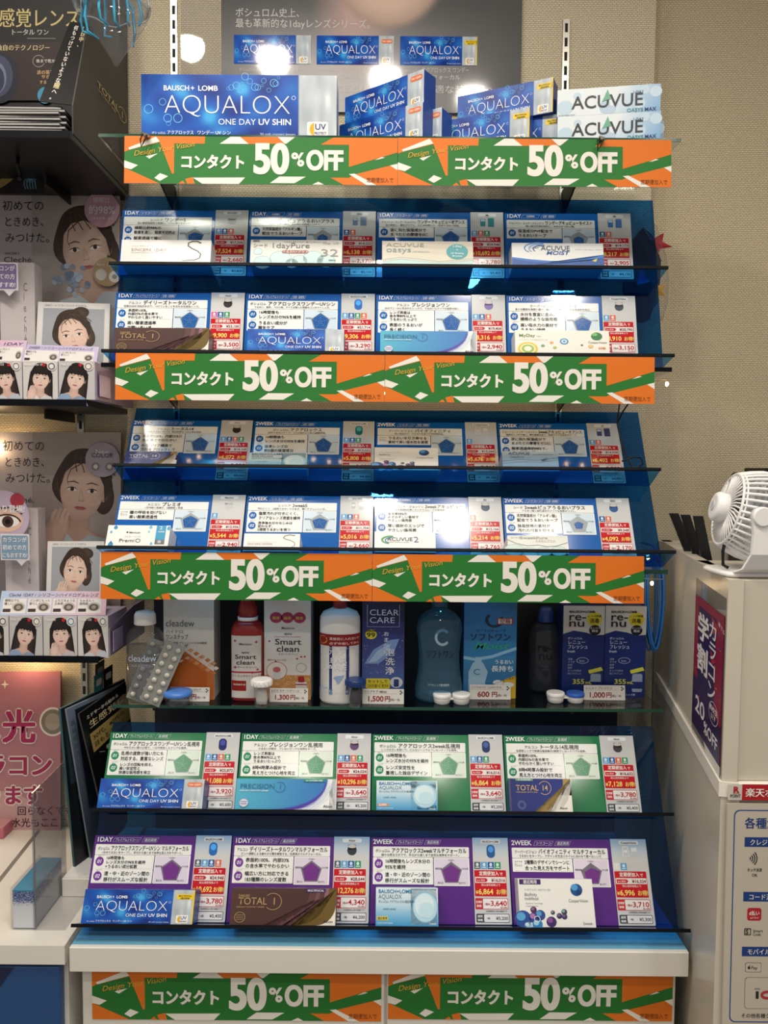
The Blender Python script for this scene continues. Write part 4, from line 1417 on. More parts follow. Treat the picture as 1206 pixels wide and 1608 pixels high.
def fill(P, x0, y0, x1, y1, c, L=1, n=24):
    """a rectangle cut into strips so it bends with the bottle"""
    c = np.array(hx(c))
    return P.grad(x0, y0, x1, y1, lambda u, v: np.tile(c, (len(u), 1)), n, 2, L)


# 1 cleadew bottle: clear, white flip cap
t, w, k, p = bottle_root('clear oval bottle with a white flip cap, left end of the care shelf', 200, 258, 1100)
h = 0.150
MB().lathe([(0.42 * w, 0), (0.5 * w, 0.004), (0.5 * w, 0.100), (0.47 * w, 0.112), (0.36 * w, 0.122), (0.20 * w, 0.127), (0.18 * w, 0.131)], 32, sy=0.62, pw=2.6).build('bottle_body', CLEAR, t)
MB().lathe([(0.40 * w, 0.003), (0.475 * w, 0.006), (0.475 * w, 0.094), (0.1 * w, 0.0945)], 32, sy=0.58, pw=2.6).build('liquid', LIQUID, t)
MB().lathe([(0.28 * w, 0.1285), (0.29 * w, 0.130), (0.28 * w, 0.144), (0.24 * w, 0.149), (0.1 * w, 0.151)], 28).build('flip_cap', WHITEP, t)
P = Print(1, 1, 100, 60)
P.txt('cleadew', 10, 22, 24, 'b9c6d6', 0, fit=80)
P.txt('ハイドロ:ワンステップ', 20, 36, 9, 'a9b6c6', 0)
curved(P, 'label_print', t, 0.5 * w, 0.31 * w, 2.6, 0.085, 0.045, 0.9)


def side_carton(label, px0, px1, pyb, htop, d, side, draw, rw, rh, yaw=0.0, name='care_carton'):
    p = spot(px0, pyb, ZC)
    q = spot(px1, pyb, ZC)
    w = q.x - p.x
    t = thing(name, label, 'box', (p.x, p.y, ZC), (0, 0, math.radians(yaw)), 'care product cartons')
    MB().box(0, w, 0, d, 0, htop, 0.0008).build('box_body', mat('carton_' + side, side, 0.4), t)
    P = Print(w, htop, rw, rh)
    draw(P)
    P.build('front_print', t, (0, -0.0002, 0), m=PR)
    return t


def c_cleadew(P):                          # 80 x 190 , bottom 150 visible
    P.rect(0, 0, 80, 190, 'c9c4bd', 0)
    P.txt('cleadew', 3, 54, 18, '55565c', 0, fit=46)
    P.txt('ハイドロ:', 3, 66, 7, '6a5a50', 1)
    P.txt('ワンステップ', 3, 77, 10, '5a4a42', 1, fit=36)
    P.txt('消毒・洗浄 アミノーバイオ中和酵素', 3, 86, 4.4, '55565c', 1, fit=66)
    P.poly([(0, 190), (0, 128), (36, 102), (80, 138), (80, 190)], 'b0602c', 1)
    for i in range(9):
        for j in range(3):
            x, y = 2 + i * 9 + 4 * (j % 2), 104 + j * 9 + abs(i - 4) * 6 - 6
            P.poly([(x, y), (x + 5, y - 4), (x + 10, y), (x + 5, y + 4)], ('c78a64', 'd6c4b4', 'b8703f', 'cfa88c')[(i * 2 + j) % 4], 2)
    P.poly([(6, 190), (6, 138), (36, 114), (68, 140), (68, 190)], 'a85416', 3)
    P.poly([(32, 88), (40, 86), (36, 94)], '8a8780', 1)


side_carton('white and orange carton with diamond pattern, behind pill strips', 258, 337, 1098, 0.172, 0.05, 'b9b4ac', c_cleadew, 80, 190)

# pill strips
for i, (x, y, rz, lab) in enumerate(((229, 1103, 14, 'clear blister strip of white tablets, rear of the two leaning ones'), (249, 1106, 17, 'clear blister strip of white tablets, front of the two leaning ones'))):
    p = spot(x - 14 + i * 2, y, ZC)
    t = thing('tablet_strip', lab, 'pills', (p.x, p.y - 0.006 - 0.004 * i, ZC + 0.0045), (math.radians(-9), math.radians(rz + 6), 0), 'leaning tablet strips')
    MB().box(-0.017, 0.017, 0, 0.0008, 0, 0.104, 0.0003).build('foil_card', mat('blister_foil', '9a9c98', 0.3, 0.5), t)
    b, m2 = MB(), MB()
    for r in range(7):
        for c in (-1, 1):
            b.lathe([(0.0055, -0.0003), (0.0052, -0.0030), (0.0035, -0.0046), (0.0005, -0.0050)], 12, cx=c * 0.008, cy=0.009 + r * 0.0143, axis='y', caps=False)
            m2.lathe([(0.0042, -0.0004), (0.0042, -0.0024), (0.0005, -0.0030)], 10, cx=c * 0.008, cy=0.009 + r * 0.0143, axis='y', caps=False)
    b.build('blister_domes', CLEAR, t)
    m2.build('tablets', mat('tablet', 'd8d3c4', 0.5), t)


# smart clean bottle
t, w, k, p = bottle_root('red topped white bottle lettered Smart clean', 364, 415, 1096)
RED = mat('red_plastic', '8c1714', 0.3)
MB().lathe([(0.46 * w, 0), (0.5 * w, 0.003), (0.5 * w, 0.112), (0.47 * w, 0.122), (0.40 * w, 0.129), (0.30 * w, 0.133)], 36, sy=0.7, pw=3.2).build('bottle_body', RED, t)
MB().lathe([(0.30 * w, 0.1332), (0.31 * w, 0.1334), (0.31 * w, 0.139), (0.30 * w, 0.1392)], 30, sy=0.9).build('neck_ring', WHITEP, t)
MB().lathe([(0.29 * w, 0.1394), (0.29 * w, 0.152), (0.22 * w, 0.165), (0.15 * w, 0.172)], 28, sy=0.9).build('red_cap', RED, t)
P = Print(1, 1, 51, 122)
fill(P, 0, 0, 51, 122, 'c9c6c4', 0)
fill(P, 0, 70, 51, 73, 'a8242c', 1)
fill(P, 1, 88, 26, 108, '8c1714', 1)
P.txt('Menicon', 25, 18, 6, '3a3c42', 1, al='c')
P.txt('epica', 25, 34, 6, '3a3c42', 1, al='c')
P.txt('Smart', 25, 45, 12, '26282e', 1, al='c', fit=34)
P.txt('clean', 25, 56, 12, '26282e', 1, al='c', fit=30)
P.txt('スマートクリーン', 25, 63, 4.6, '4a4c52', 1, al='c')
for x, y in ((8, 10), (42, 12), (8, 62), (44, 66), (36, 72)):
    P.poly([(x, y - 3), (x + 1, y - 1), (x + 3, y), (x + 1, y + 1), (x, y + 3), (x - 1, y + 1), (x - 3, y), (x - 1, y - 1)], 'a8242c', 2)
P.txt('ソフトコンタクトレンズ用', 25, 80, 4.6, '8c1714', 1, al='c')
P.txt('医薬部外品', 5, 97, 4, 'e2d8d4', 1)
curved(P, 'label_print', t, 0.5 * w, 0.35 * w, 3.2, 0.110, 0.006, 0.88)


def c_smart(P):                            # 74 x 195; visible from 45
    P.rect(0, 0, 74, 195, 'd2cfcc', 0)
    for x in (19, 37, 56):
        P.ell(x, 45, 10, 10, 'a02a58', 1)
        P.txt('簡単', x, 48, 6, 'e6c95a', 1, al='c')
    P.txt('Menicon', 38, 66, 6, '3a3c42', 1, al='c')
    P.txt('epica', 38, 76, 6, '3a3c42', 1, al='c')
    P.line([(16, 80), (58, 80)], 0.8, 'a8242c', 1)
    P.txt('Smart', 38, 94, 15, '26282e', 1, al='c', fit=42)
    P.txt('clean', 38, 107, 15, '26282e', 1, al='c', fit=37)
    P.txt('スマートクリーン', 38, 113, 4, '4a4c52', 1, al='c')
    rs = random.Random(4)
    for _ in range(12):
        x, y = rs.uniform(4, 70), rs.uniform(60, 130)
        if not (12 < x < 62 and 62 < y < 116):
            P.poly([(x, y - 2), (x + 2, y), (x, y + 2), (x - 2, y)], 'a8242c', 1)
    P.lgrad(0, 150, 74, 195, 'b4824a', 'c08a58', L=1)
    bubbles(P, 8, 40, 4, 70, 150, 190, 1, 3, 2, 'd8ae80')
    P.ell(20, 142, 16, 16, 'd6cfcc', 3, 24)
    P.ring(20, 142, 16, 0.8, 'a8444c', 4)
    P.rect(14, 134, 26, 158, 'c4c4c6', 5, 3)
    P.ell(20, 140, 6, 5, 'b85a5a', 6)
    P.ring(59, 136, 8, 0.7, '8a8c90', 4)
    P.rect(50, 162, 68, 190, 'c8c6c4', 3, 2)
    P.rect(54, 152, 64, 163, '9c1e20', 3, 2)
    P.rect(50, 166, 68, 168, 'a8242c', 4)
    P.txt('専用スマートケース付', 20, 124, 4, 'a8444c', 1, al='c', mx=30, L=4)


side_carton('white carton lettered Smart clean with a splash of amber', 415, 488, 1098, 0.180, 0.05, 'c4c1be', c_smart, 74, 195)


# clear care bottle
t, w, k, p = bottle_root('white bottle with dark blue label lettered CLEAR CARE', 502, 565, 1099)
MB().lathe([(0.46 * w, 0), (0.5 * w, 0.004), (0.5 * w, 0.132), (0.49 * w, 0.142), (0.42 * w, 0.150), (0.24 * w, 0.155), (0.17 * w, 0.157)], 36, sy=0.75).build('bottle_body', WHITEP, t)
MB().lathe([(0.18 * w, 0.1574), (0.18 * w, 0.174), (0.14 * w, 0.178)], 24).build('red_cap', RED, t)
P = Print(1, 1, 60, 104)
P.lgrad(0, 0, 60, 104, '1d2250', '3a4a80', L=0)
fill(P, 0, 0, 60, 20, '8f1a22', 1)
P.ell(9, 10, 7, 7, 'd9b92a', 2)
P.line([(4, 15), (14, 5)], 2, '8f1a22', 3)
P.txt('直接目に入れないで', 19, 9, 5, 'f2d8d4', 2, fit=37)
P.txt('必ず中和してから', 19, 17, 5, 'f2d8d4', 2, fit=37)
P.txt('消毒・中和・洗浄 480mL', 4, 25, 4.4, 'd8daea', 1)
P.txt('クリアケア', 5, 34, 10, 'e2e4f0', 2, fit=32)
P.txt('CLEAR', 7, 49, 13, 'e2e4f0', 0, fit=32)
P.txt('CARE', 7, 61, 13, 'e2e4f0', 0, fit=32)
P.line([(4, 37), (42, 37), (42, 64), (4, 64), (4, 37)], 0.8, 'b8bcd4', 2)
P.poly([(6, 92), (26, 72), (36, 70), (30, 84), (14, 94)], '8fa4c8', 2)
P.lgrad(0, 95, 60, 104, '5f7aa8', '6f8ab4', L=1)
P.txt('コンタクトレンズ用消毒液', 5, 100, 4, 'd8daea', 1)
curved(P, 'label_print', t, 0.5 * w, 0.375 * w, 2.0, 0.116, 0.016, 1.3)


def c_clearcare(P):                        # 66 x 215 ; visible from 52
    P.lgrad(0, 0, 66, 215, '16183a', '33407c', L=0)
    P.lgrad(0, 70, 66, 160, '2a2c64', '4a5a9c', L=1)
    P.lgrad(0, 160, 66, 215, '4a5a9c', '2c5a9c', L=1)
    P.txt('CLEAR', 11, 59, 15, 'd8dcea', 0, fit=46)
    P.txt('CARE', 11, 73, 15, 'd8dcea', 0, fit=40)
    P.line([(8, 40), (8, 80), (58, 80), (58, 40)], 0.8, 'b8bcd4', 2)
    P.ell(14, 94, 9, 9, 'd6c62e', 2)
    P.txt('99', 14, 99, 11, '3a3a20', 2, al='c', fit=14)
    P.txt('除菌効果', 14, 89, 4, '3a3a20', 2, al='c')
    P.poly([(4, 148), (18, 122), (44, 104), (58, 102), (50, 126), (26, 148)], '7f9cd0', 2)
    P.poly([(10, 146), (24, 124), (46, 110), (40, 126), (22, 144)], 'a9c0e4', 3)
    for i, ch in enumerate('おまかせ'):
        P.txt(ch, 33, 96 + i * 11, 9, 'e6e8f2', 1, L=5)
    for i, ch in enumerate('泡洗浄'):
        P.txt(ch, 36, 132 + i * 17, 15, 'f0f2f8', 1, L=5)
    rs = random.Random(6)
    for _ in range(40):
        x, y = rs.uniform(2, 64), rs.uniform(84, 170)
        P.ell(x, y, rs.uniform(0.3, 0.9), rs.uniform(0.3, 0.9), 'c0cbe8', 4, 8)
    P.rect(6, 175, 44, 194, 'd6c62e', 3, 3)
    P.txt('セットして', 25, 183, 7, '2c2c40', 2, al='c', fit=32)
    P.txt('つけおくだけ', 25, 191, 7, '2c2c40', 2, al='c', fit=34)
    P.ell(54, 182, 10, 10, 'c9cdd6', 3)
    P.rect(50, 176, 58, 190, '2c3c74', 4, 2)


side_carton('dark blue carton lettered CLEAR CARE with water and feather', 568, 634, 1099, 0.198, 0.055, '1c1f48', c_clearcare, 66, 215)

# softone bottle
t, w, k, p = bottle_root('transparent blue waisted bottle with a big C', 651, 726, 1097)
hh = 0.158
MB().lathe([(0.44 * w, 0), (0.5 * w, 0.006), (0.5 * w, 0.02), (0.44 * w, 0.05), (0.42 * w, 0.075), (0.45 * w, 0.10), (0.48 * w, 0.12), (0.45 * w, 0.135), (0.34 * w, 0.147), (0.18 * w, 0.153), (0.16 * w, 0.158)], 36, sy=0.6, pw=2.3).build('bottle_body', CLEARBLUE, t)
MB().lathe([(0.17 * w, 0.1584), (0.18 * w, 0.159), (0.18 * w, 0.176), (0.15 * w, 0.18)], 24).build('screw_cap', CLEARBLUE, t)
P = Print(1, 1, 60, 100)
P.ring(34, 14, 11, 4, 'a9c4d8', 1, 24, 40, 320)
P.txt('ソフトワン', 30, 45, 14, '12283c', 1, al='c', fit=48)
P.rect(9, 82, 48, 92, '20303f', 1)
P.txt('ソフトレンズ用消毒液', 28, 89, 5, 'c9d6e0', 1, al='c', fit=36)
for q in range(6):
    P.line([(12, 96 + q * 1.6), (44, 96 + q * 1.6)], 0.5, '7f98ac', 1)
curved(P, 'label_print', t, 0.45 * w, 0.27 * w, 2.3, 0.125, 0.015, 0.8)


def c_softone(P):                          # 82 x 190; visible from 28
    P.lgrad(0, 0, 82, 110, '2a6a9c', '2f7cb4', L=0)
    P.lgrad(0, 110, 82, 190, '3f86b8', '1f5f96', L=0)
    P.ring(47, 42, 12, 5, '182a3c', 1, 24, -30, 230)
    P.rect(51, 38, 76, 50, 'a83028', 2)
    P.rect(53, 39.5, 74, 48.5, 'd8d4d0', 3)
    P.txt('空箱', 63.5, 47, 9, 'a83028', 2, al='c', fit=17)
    P.txt('ロートCキューブ', 42, 64, 6, '0f2c4c', 1, al='c')
    P.txt('ソフトワン', 9, 80, 16, '10365c', 2, fit=64)
    P.txt('Moist', 15, 97, 19, '2f9a84', 2, fit=54, it=0.3)
    P.poly([(0, 110), (18, 114), (44, 108), (82, 92), (82, 98), (44, 114), (18, 119), (0, 116)], '8fc0de', 1)
    P.poly([(8, 190), (8, 140), (14, 124), (18, 120), (18, 112), (28, 112), (28, 120), (32, 126), (38, 140), (34, 160), (36, 190)], '9cc0d8', 2)
    P.ring(22, 140, 5, 1.6, '3a6a94', 3, 20, 40, 320)
    P.txt('うるおい', 48, 124, 9, 'e6eef4', 2, fit=30)
    P.txt('長持ち', 43, 138, 12, 'e6eef4', 2, fit=36)
    P.fan([(82, 146), (60, 156), (50, 176), (58, 190), (82, 190)], 'c9a42a', 2)
    P.ell(54, 160, 8, 5, 'd8e0e6', 4)
    P.ell(70, 164, 9, 5, 'd8e0e6', 4)
    P.txt('レンズケース入り', 66, 157, 5, '3a3010', 2, al='c', rot=20)


side_carton('sky blue carton lettered Moist with a bottle picture', 727, 809, 1096, 0.172, 0.05, '205a8c', c_softone, 82, 190)

# renu bottle
t, w, k, p = bottle_root('smoky grey bottle with a blue cap, lettered renu', 828, 882, 1082)
MB().lathe([(0.44 * w, 0), (0.5 * w, 0.005), (0.5 * w, 0.09), (0.46 * w, 0.108), (0.32 * w, 0.118), (0.22 * w, 0.121)], 32, sy=0.7, pw=2.4).build('bottle_body', SMOKE, t)
MB().lathe([(0.23 * w, 0.1214), (0.24 * w, 0.122), (0.21 * w, 0.140), (0.16 * w, 0.146), (0.08 * w, 0.148)], 26).build('blue_cap', mat('blue_plastic', '2a4a9c', 0.35), t)
P = Print(1, 1, 54, 90)
P.poly([(0, 90), (0, 56), (14, 50), (34, 52), (54, 56), (54, 90)], '12203c', 0)
P.txt('re-', 8, 22, 19, '16181c', 2, fit=26)
P.txt('nu', 10, 36, 19, '16181c', 1, fit=26)
curved(P, 'label_print', t, 0.5 * w, 0.35 * w, 2.4, 0.095, 0.004, 0.8)


def c_renu(P):                             # 64 x 160
    P.rect(0, 0, 64, 160, 'c6c0b8', 0)
    P.fan([(0, 160), (0, 49), (16, 43), (34, 46), (50, 51), (64, 50), (64, 160)], '14286a', 1)
    P.txt('BAUSCH+LOMB', 9, 12, 5, '26282e', 5, fit=40)
    P.txt('re-', 8, 25, 19, '16181c', 1, fit=28)
    P.txt('nu', 8, 36, 19, '16181c', 1, fit=26)
    P.ell(48, 23, 12, 12, 'd2bc2e', 2)
    P.txt('レンズ除菌', 48, 19, 4.4, '2a2a18', 1, al='c')
    P.txt('消毒', 48, 29, 9, '2a2a18', 2, al='c', fit=15)
    P.ell(49, 42, 9, 9, '16181c', 3)
    P.txt('タンパク', 49, 40, 4, 'd8d4cc', 1, al='c', L=5)
    P.txt('除去', 49, 45, 5, 'd8d4cc', 2, al='c', L=5)
    wv = 'd0d6e6'
    P.txt('ボシュロム', 7, 58, 4.6, wv, 1)
    P.txt('レニュー', 7, 66, 8, wv, 1, fit=28)
    P.txt('フレッシュ', 7, 74, 8, wv, 1, fit=32)
    P.txt('fresh', 7, 81, 6, wv, 1)
    for i, s_ in enumerate(('消毒', 'すすぎ', '洗浄', '保存', 'タンパク除去', '目にやさしい')):
        P.txt(s_, 8, 94 + i * 5, 3.6, 'a8b2cc', 1)
    P.ring(31, 95, 9, 0.8, 'a8b2cc', 2, 24, 0, 360, 5)
    P.txt('lens', 26, 97, 5, 'a8b2cc', 1)
    P.txt('355', 16, 136, 12, 'd2d04a', 2, fit=19)
    P.txt('mL', 36, 136, 8, 'd2d04a', 2)
    P.rect(44, 118, 60, 150, '8f9cb8', 2, 3)
    P.rect(44, 132, 60, 144, '14286a', 3)
    P.poly([(40, 112), (60, 106), (63, 112), (42, 118)], 'd2d04a', 3)
    P.txt('ソフトコンタクトレンズ用', 6, 156, 3.6, wv, 1)


for x0, x1, yw, lab in ((882, 946, 0, 'navy and cream renu carton next to the smoky bottle'), (947.5, 1011, 0, 'navy and cream renu carton at the right end of the glass shelf')):
    side_carton(lab, x0, x1, 1095, 0.158, 0.05, '122460', c_renu, 64, 160)


# small lens cases in front
t0 = spot(279, 1105, ZC)
t = thing('lens_case', 'round clear lens case with a light blue lid', 'lens case', (t0.x, t0.y, ZC))
MB().lathe([(0.017, 0), (0.019, 0.001), (0.020, 0.011), (0.0205, 0.014)], 28).build('case_body', CLEAR, t)
MB().lathe([(0.0225, 0.0142), (0.0235, 0.015), (0.0235, 0.0195), (0.021, 0.0225), (0.012, 0.0235)], 30).build('blue_lid', mat('pale_blue_plastic', '4a7fd0', 0.35), t)
MB().box(-0.026, -0.0236, -0.004, 0.004, 0.0148, 0.020, 0.0006).build('lid_tab', mat('pale_blue_plastic'), t)
for (x, y, lm, lab) in ((411, 1109, WHITEP, 'clear barrel lens case with a white screw lid'), (558, 1109, mat('navy_plastic', '16346e', 0.35), 'clear barrel lens case with a dark blue screw lid')):
    q = spot(x, y, ZC)
    t = thing('barrel_case', lab, 'lens case', (q.x, q.y, ZC))
    MB().lathe([(0.0105, 0), (0.012, 0.001), (0.0125, 0.034)], 26).build('barrel', CLEAR, t)
    b = MB().lathe([(0.0085, 0.004), (0.0095, 0.012), (0.0085, 0.022), (0.006, 0.030)], 18, sy=0.45)
    b.build('lens_basket', mat('basket_white', 'd2d0cc', 0.5) if lm is WHITEP else mat('basket_dark', '2a2c34', 0.5), t)
    b = MB().lathe([(0.0155, 0.0345), (0.0165, 0.0355), (0.0165, 0.044), (0.0150, 0.0455)], 30)
    for i in range(15):
        a = i * 2 * math.pi / 15
        b.box(0.0165 * math.cos(a) - 0.0009, 0.0165 * math.cos(a) + 0.0009, 0.0165 * math.sin(a) - 0.0009, 0.0165 * math.sin(a) + 0.0009, 0.036, 0.044)
    b.build('screw_lid', lm, t)
for (xa, xb, y, ca, cb, lab) in ((694, 724, 1104, WHITEP, WHITEP, 'flat double lens case with two white lids'), (872, 903, 1102, WHITEP, mat('cap_blue', '2f5fc0', 0.35), 'flat double lens case with one white and one blue lid')):
    qa, qb = spot(xa, y, ZC), spot(xb, y, ZC)
    t = thing('double_case', lab, 'lens case', ((qa.x + qb.x) / 2, qa.y, ZC))
    hw = (qb.x - qa.x) / 2
    b = MB()
    for s_ in (-1, 1):
        b.lathe([(0.010, 0), (0.013, 0.002), (0.0145, 0.010), (0.0145, 0.0105)], 26, cx=s_ * hw)
    b.box(-hw * 0.5, hw * 0.5, -0.006, 0.006, 0.0075, 0.0102)
    b.build('case_body', WHITEP, t)
    for s_, cm in ((-1, ca), (1, cb)):
        MB().lathe([(0.0148, 0.0107), (0.0152, 0.0112), (0.0152, 0.0155), (0.0140, 0.017)], 26, cx=s_ * hw).build('screw_lid', cm, t)


def price_tag(px0, px1, pyb, name, price, lab):
    a, b = spot(px0, pyb, ZC), spot(px1, pyb, ZC)
    w = b.x - a.x
    h = w * 22 / 62
    t = thing('price_tag', lab, 'price tag', (a.x, a.y - 0.004, ZC), (math.radians(-8), 0, 0), 'price tags on the glass shelf')
    MB().box(0, w, 0, 0.0008, 0, h).build('card', mat('tag_card', 'dcd9d6', 0.5), t)
    P = Print(w, h, 62, 22)
    P.rect(0, 0, 62, 22, 'd6d3d0', 0)
    P.txt(name, 2, 5.5, 4.4, '4a4648', 1, mx=46)
    P.line([(2, 7), (52, 7)], 0.3, '9a9694', 1)
    P.txt(price, 7 if len(price) > 3 else 12, 18, 11, '8c1c24', 2, fit=25 if len(price) > 3 else 18)
    P.txt('円', 33, 17.5, 9, '8c1c24', 2)
    P.txt('(税込・1本)', 42, 17, 4, '4a4648', 1, mx=14)
    for i in range(3):
        P.poly([(57 + i % 2 * 2, 1.5 + i * 2), (58.4 + i % 2 * 2, 3 + i * 2), (57 + i % 2 * 2, 4.5 + i * 2), (55.6 + i % 2 * 2, 3 + i * 2)], '2c2c34', 1)
    P.build('price_print', t, (0, 0, 0), m=PRM)


price_tag(268, 330, 1100, 'クリアデュー ハイドロワンステップ', '1,800', 'white price tag mostly hidden by the blue-lidded lens case')
price_tag(424, 484, 1101, 'エピカ スマートクリーン', '1,300', 'white price tag under the Smart clean carton')
price_tag(569, 634, 1104, 'クリアケア 480ml', '1,500', 'white price tag under the CLEAR CARE carton')
price_tag(737, 801, 1097, 'ソフトワンモイスト・コンタクトクール', '600', 'white price tag under the sky blue carton')
price_tag(916, 980, 1098, 'レニュー フレッシュ', '1,000', 'white price tag under the two renu cartons')


# ------------------------------------------------------------------ posters, left bay
def quad_print(P, quad, name, parent, m=PR, off=0.0004):
    """lay artwork on four corner points: top left, top right, bottom right, bottom left"""
    tl, tr, br, bl = (Vector(q) for q in quad)
    nrm = (bl - tl).cross(tr - tl).normalized()
    if nrm.dot(Vector(CAM) - parent.location - tl) < 0:
        nrm = -nrm
    me = P.mesh(name)
    for v in me.vertices:
        u, w = v.co.x / P.w, 1 - v.co.z / P.h
        q = (tl * (1 - u) + tr * u) * (1 - w) + (bl * (1 - u) + br * u) * w
        v.co = q + nrm * (off - v.co.y * 0.8)
    return link(name, me, m, parent)


def planar(q):
    """slide the fourth corner along its sight line into the plane of the other three"""
    q = [Vector(p) for p in q]
    n = (q[1] - q[0]).cross(q[2] - q[0])
    c = Vector(CAM)
    d = q[3] - c
    q[3] = c + d * ((q[0] - c).dot(n) / d.dot(n))
    return q


def board(name, label, cat, quad, th, c, P=None, group=None, rough=0.4, part='board', m=None, pname='print'):
    """a thin board on four points, its origin at the middle of the lower edge"""
    q = planar(quad)
    o = (q[2] + q[3]) / 2
    q = [p - o for p in q]
    t = thing(name, label, cat, o, group=group)
    nrm = (q[3] - q[0]).cross(q[1] - q[0]).normalized()
    if nrm.dot(Vector(CAM) - o) < 0:
        nrm = -nrm
    b = MB()
    f = [b.bm.verts.new(p) for p in q]
    k = [b.bm.verts.new(p - nrm * th) for p in q]
    b.bm.faces.new(f)
    b.bm.faces.new(k[::-1])
    for i in range(4):
        b.bm.faces.new((f[i], k[i], k[(i + 1) % 4], f[(i + 1) % 4]))
    b.build(part, mat('board_' + c, c, rough), t)
    if P:
        tl, tr, br, bl = q
        me_o = quad_print_local(P, q, nrm, pname, t, m or PR)
    return t


def quad_print_local(P, q, nrm, name, t, m):
    tl, tr, br, bl = q
    me = P.mesh(name)
    for v in me.vertices:
        u, w = v.co.x / P.w, 1 - v.co.z / P.h
        p = (tl * (1 - u) + tr * u) * (1 - w) + (bl * (1 - u) + br * u) * w
        v.co = p + nrm * (0.0002 - v.co.y * 0.8)
    return link(name, me, m, t)


def soft(P, pts, ci, co, L, k=0.6, c=None):
    """shape whose printed tone runs from ci in the middle to co at the rim"""
    pts = np.asarray(pts, float)
    m = pts.mean(0) if c is None else np.asarray(c, float)
    a, b = (np.array(hx(q) if isinstance(q, str) else q) for q in (ci, co))
    n = len(pts)
    rows = [m[None]] + [m + (pts - m) * f for f in (k * .6, k, (1 + k) / 2, 1)]
    cols = [a[None]] + [np.tile(a + (b - a) * g, (n, 1)) for g in (.12, .35, .65, 1)]
    tr = [(0, 1 + i, 1 + (i + 1) % n) for i in range(n)]
    for r in range(3):
        o = 1 + r * n
        for i in range(n):
            j = (i + 1) % n
            tr += [(o + i, o + n + i, o + n + j), (o + i, o + n + j, o + j)]
    P.add(np.concatenate(rows), tr, np.concatenate(cols), L)


def mixc(a, b, t):
    a, b = (np.array(hx(q) if isinstance(q, str) else q) for q in (a, b))
    return tuple(a + (b - a) * t)


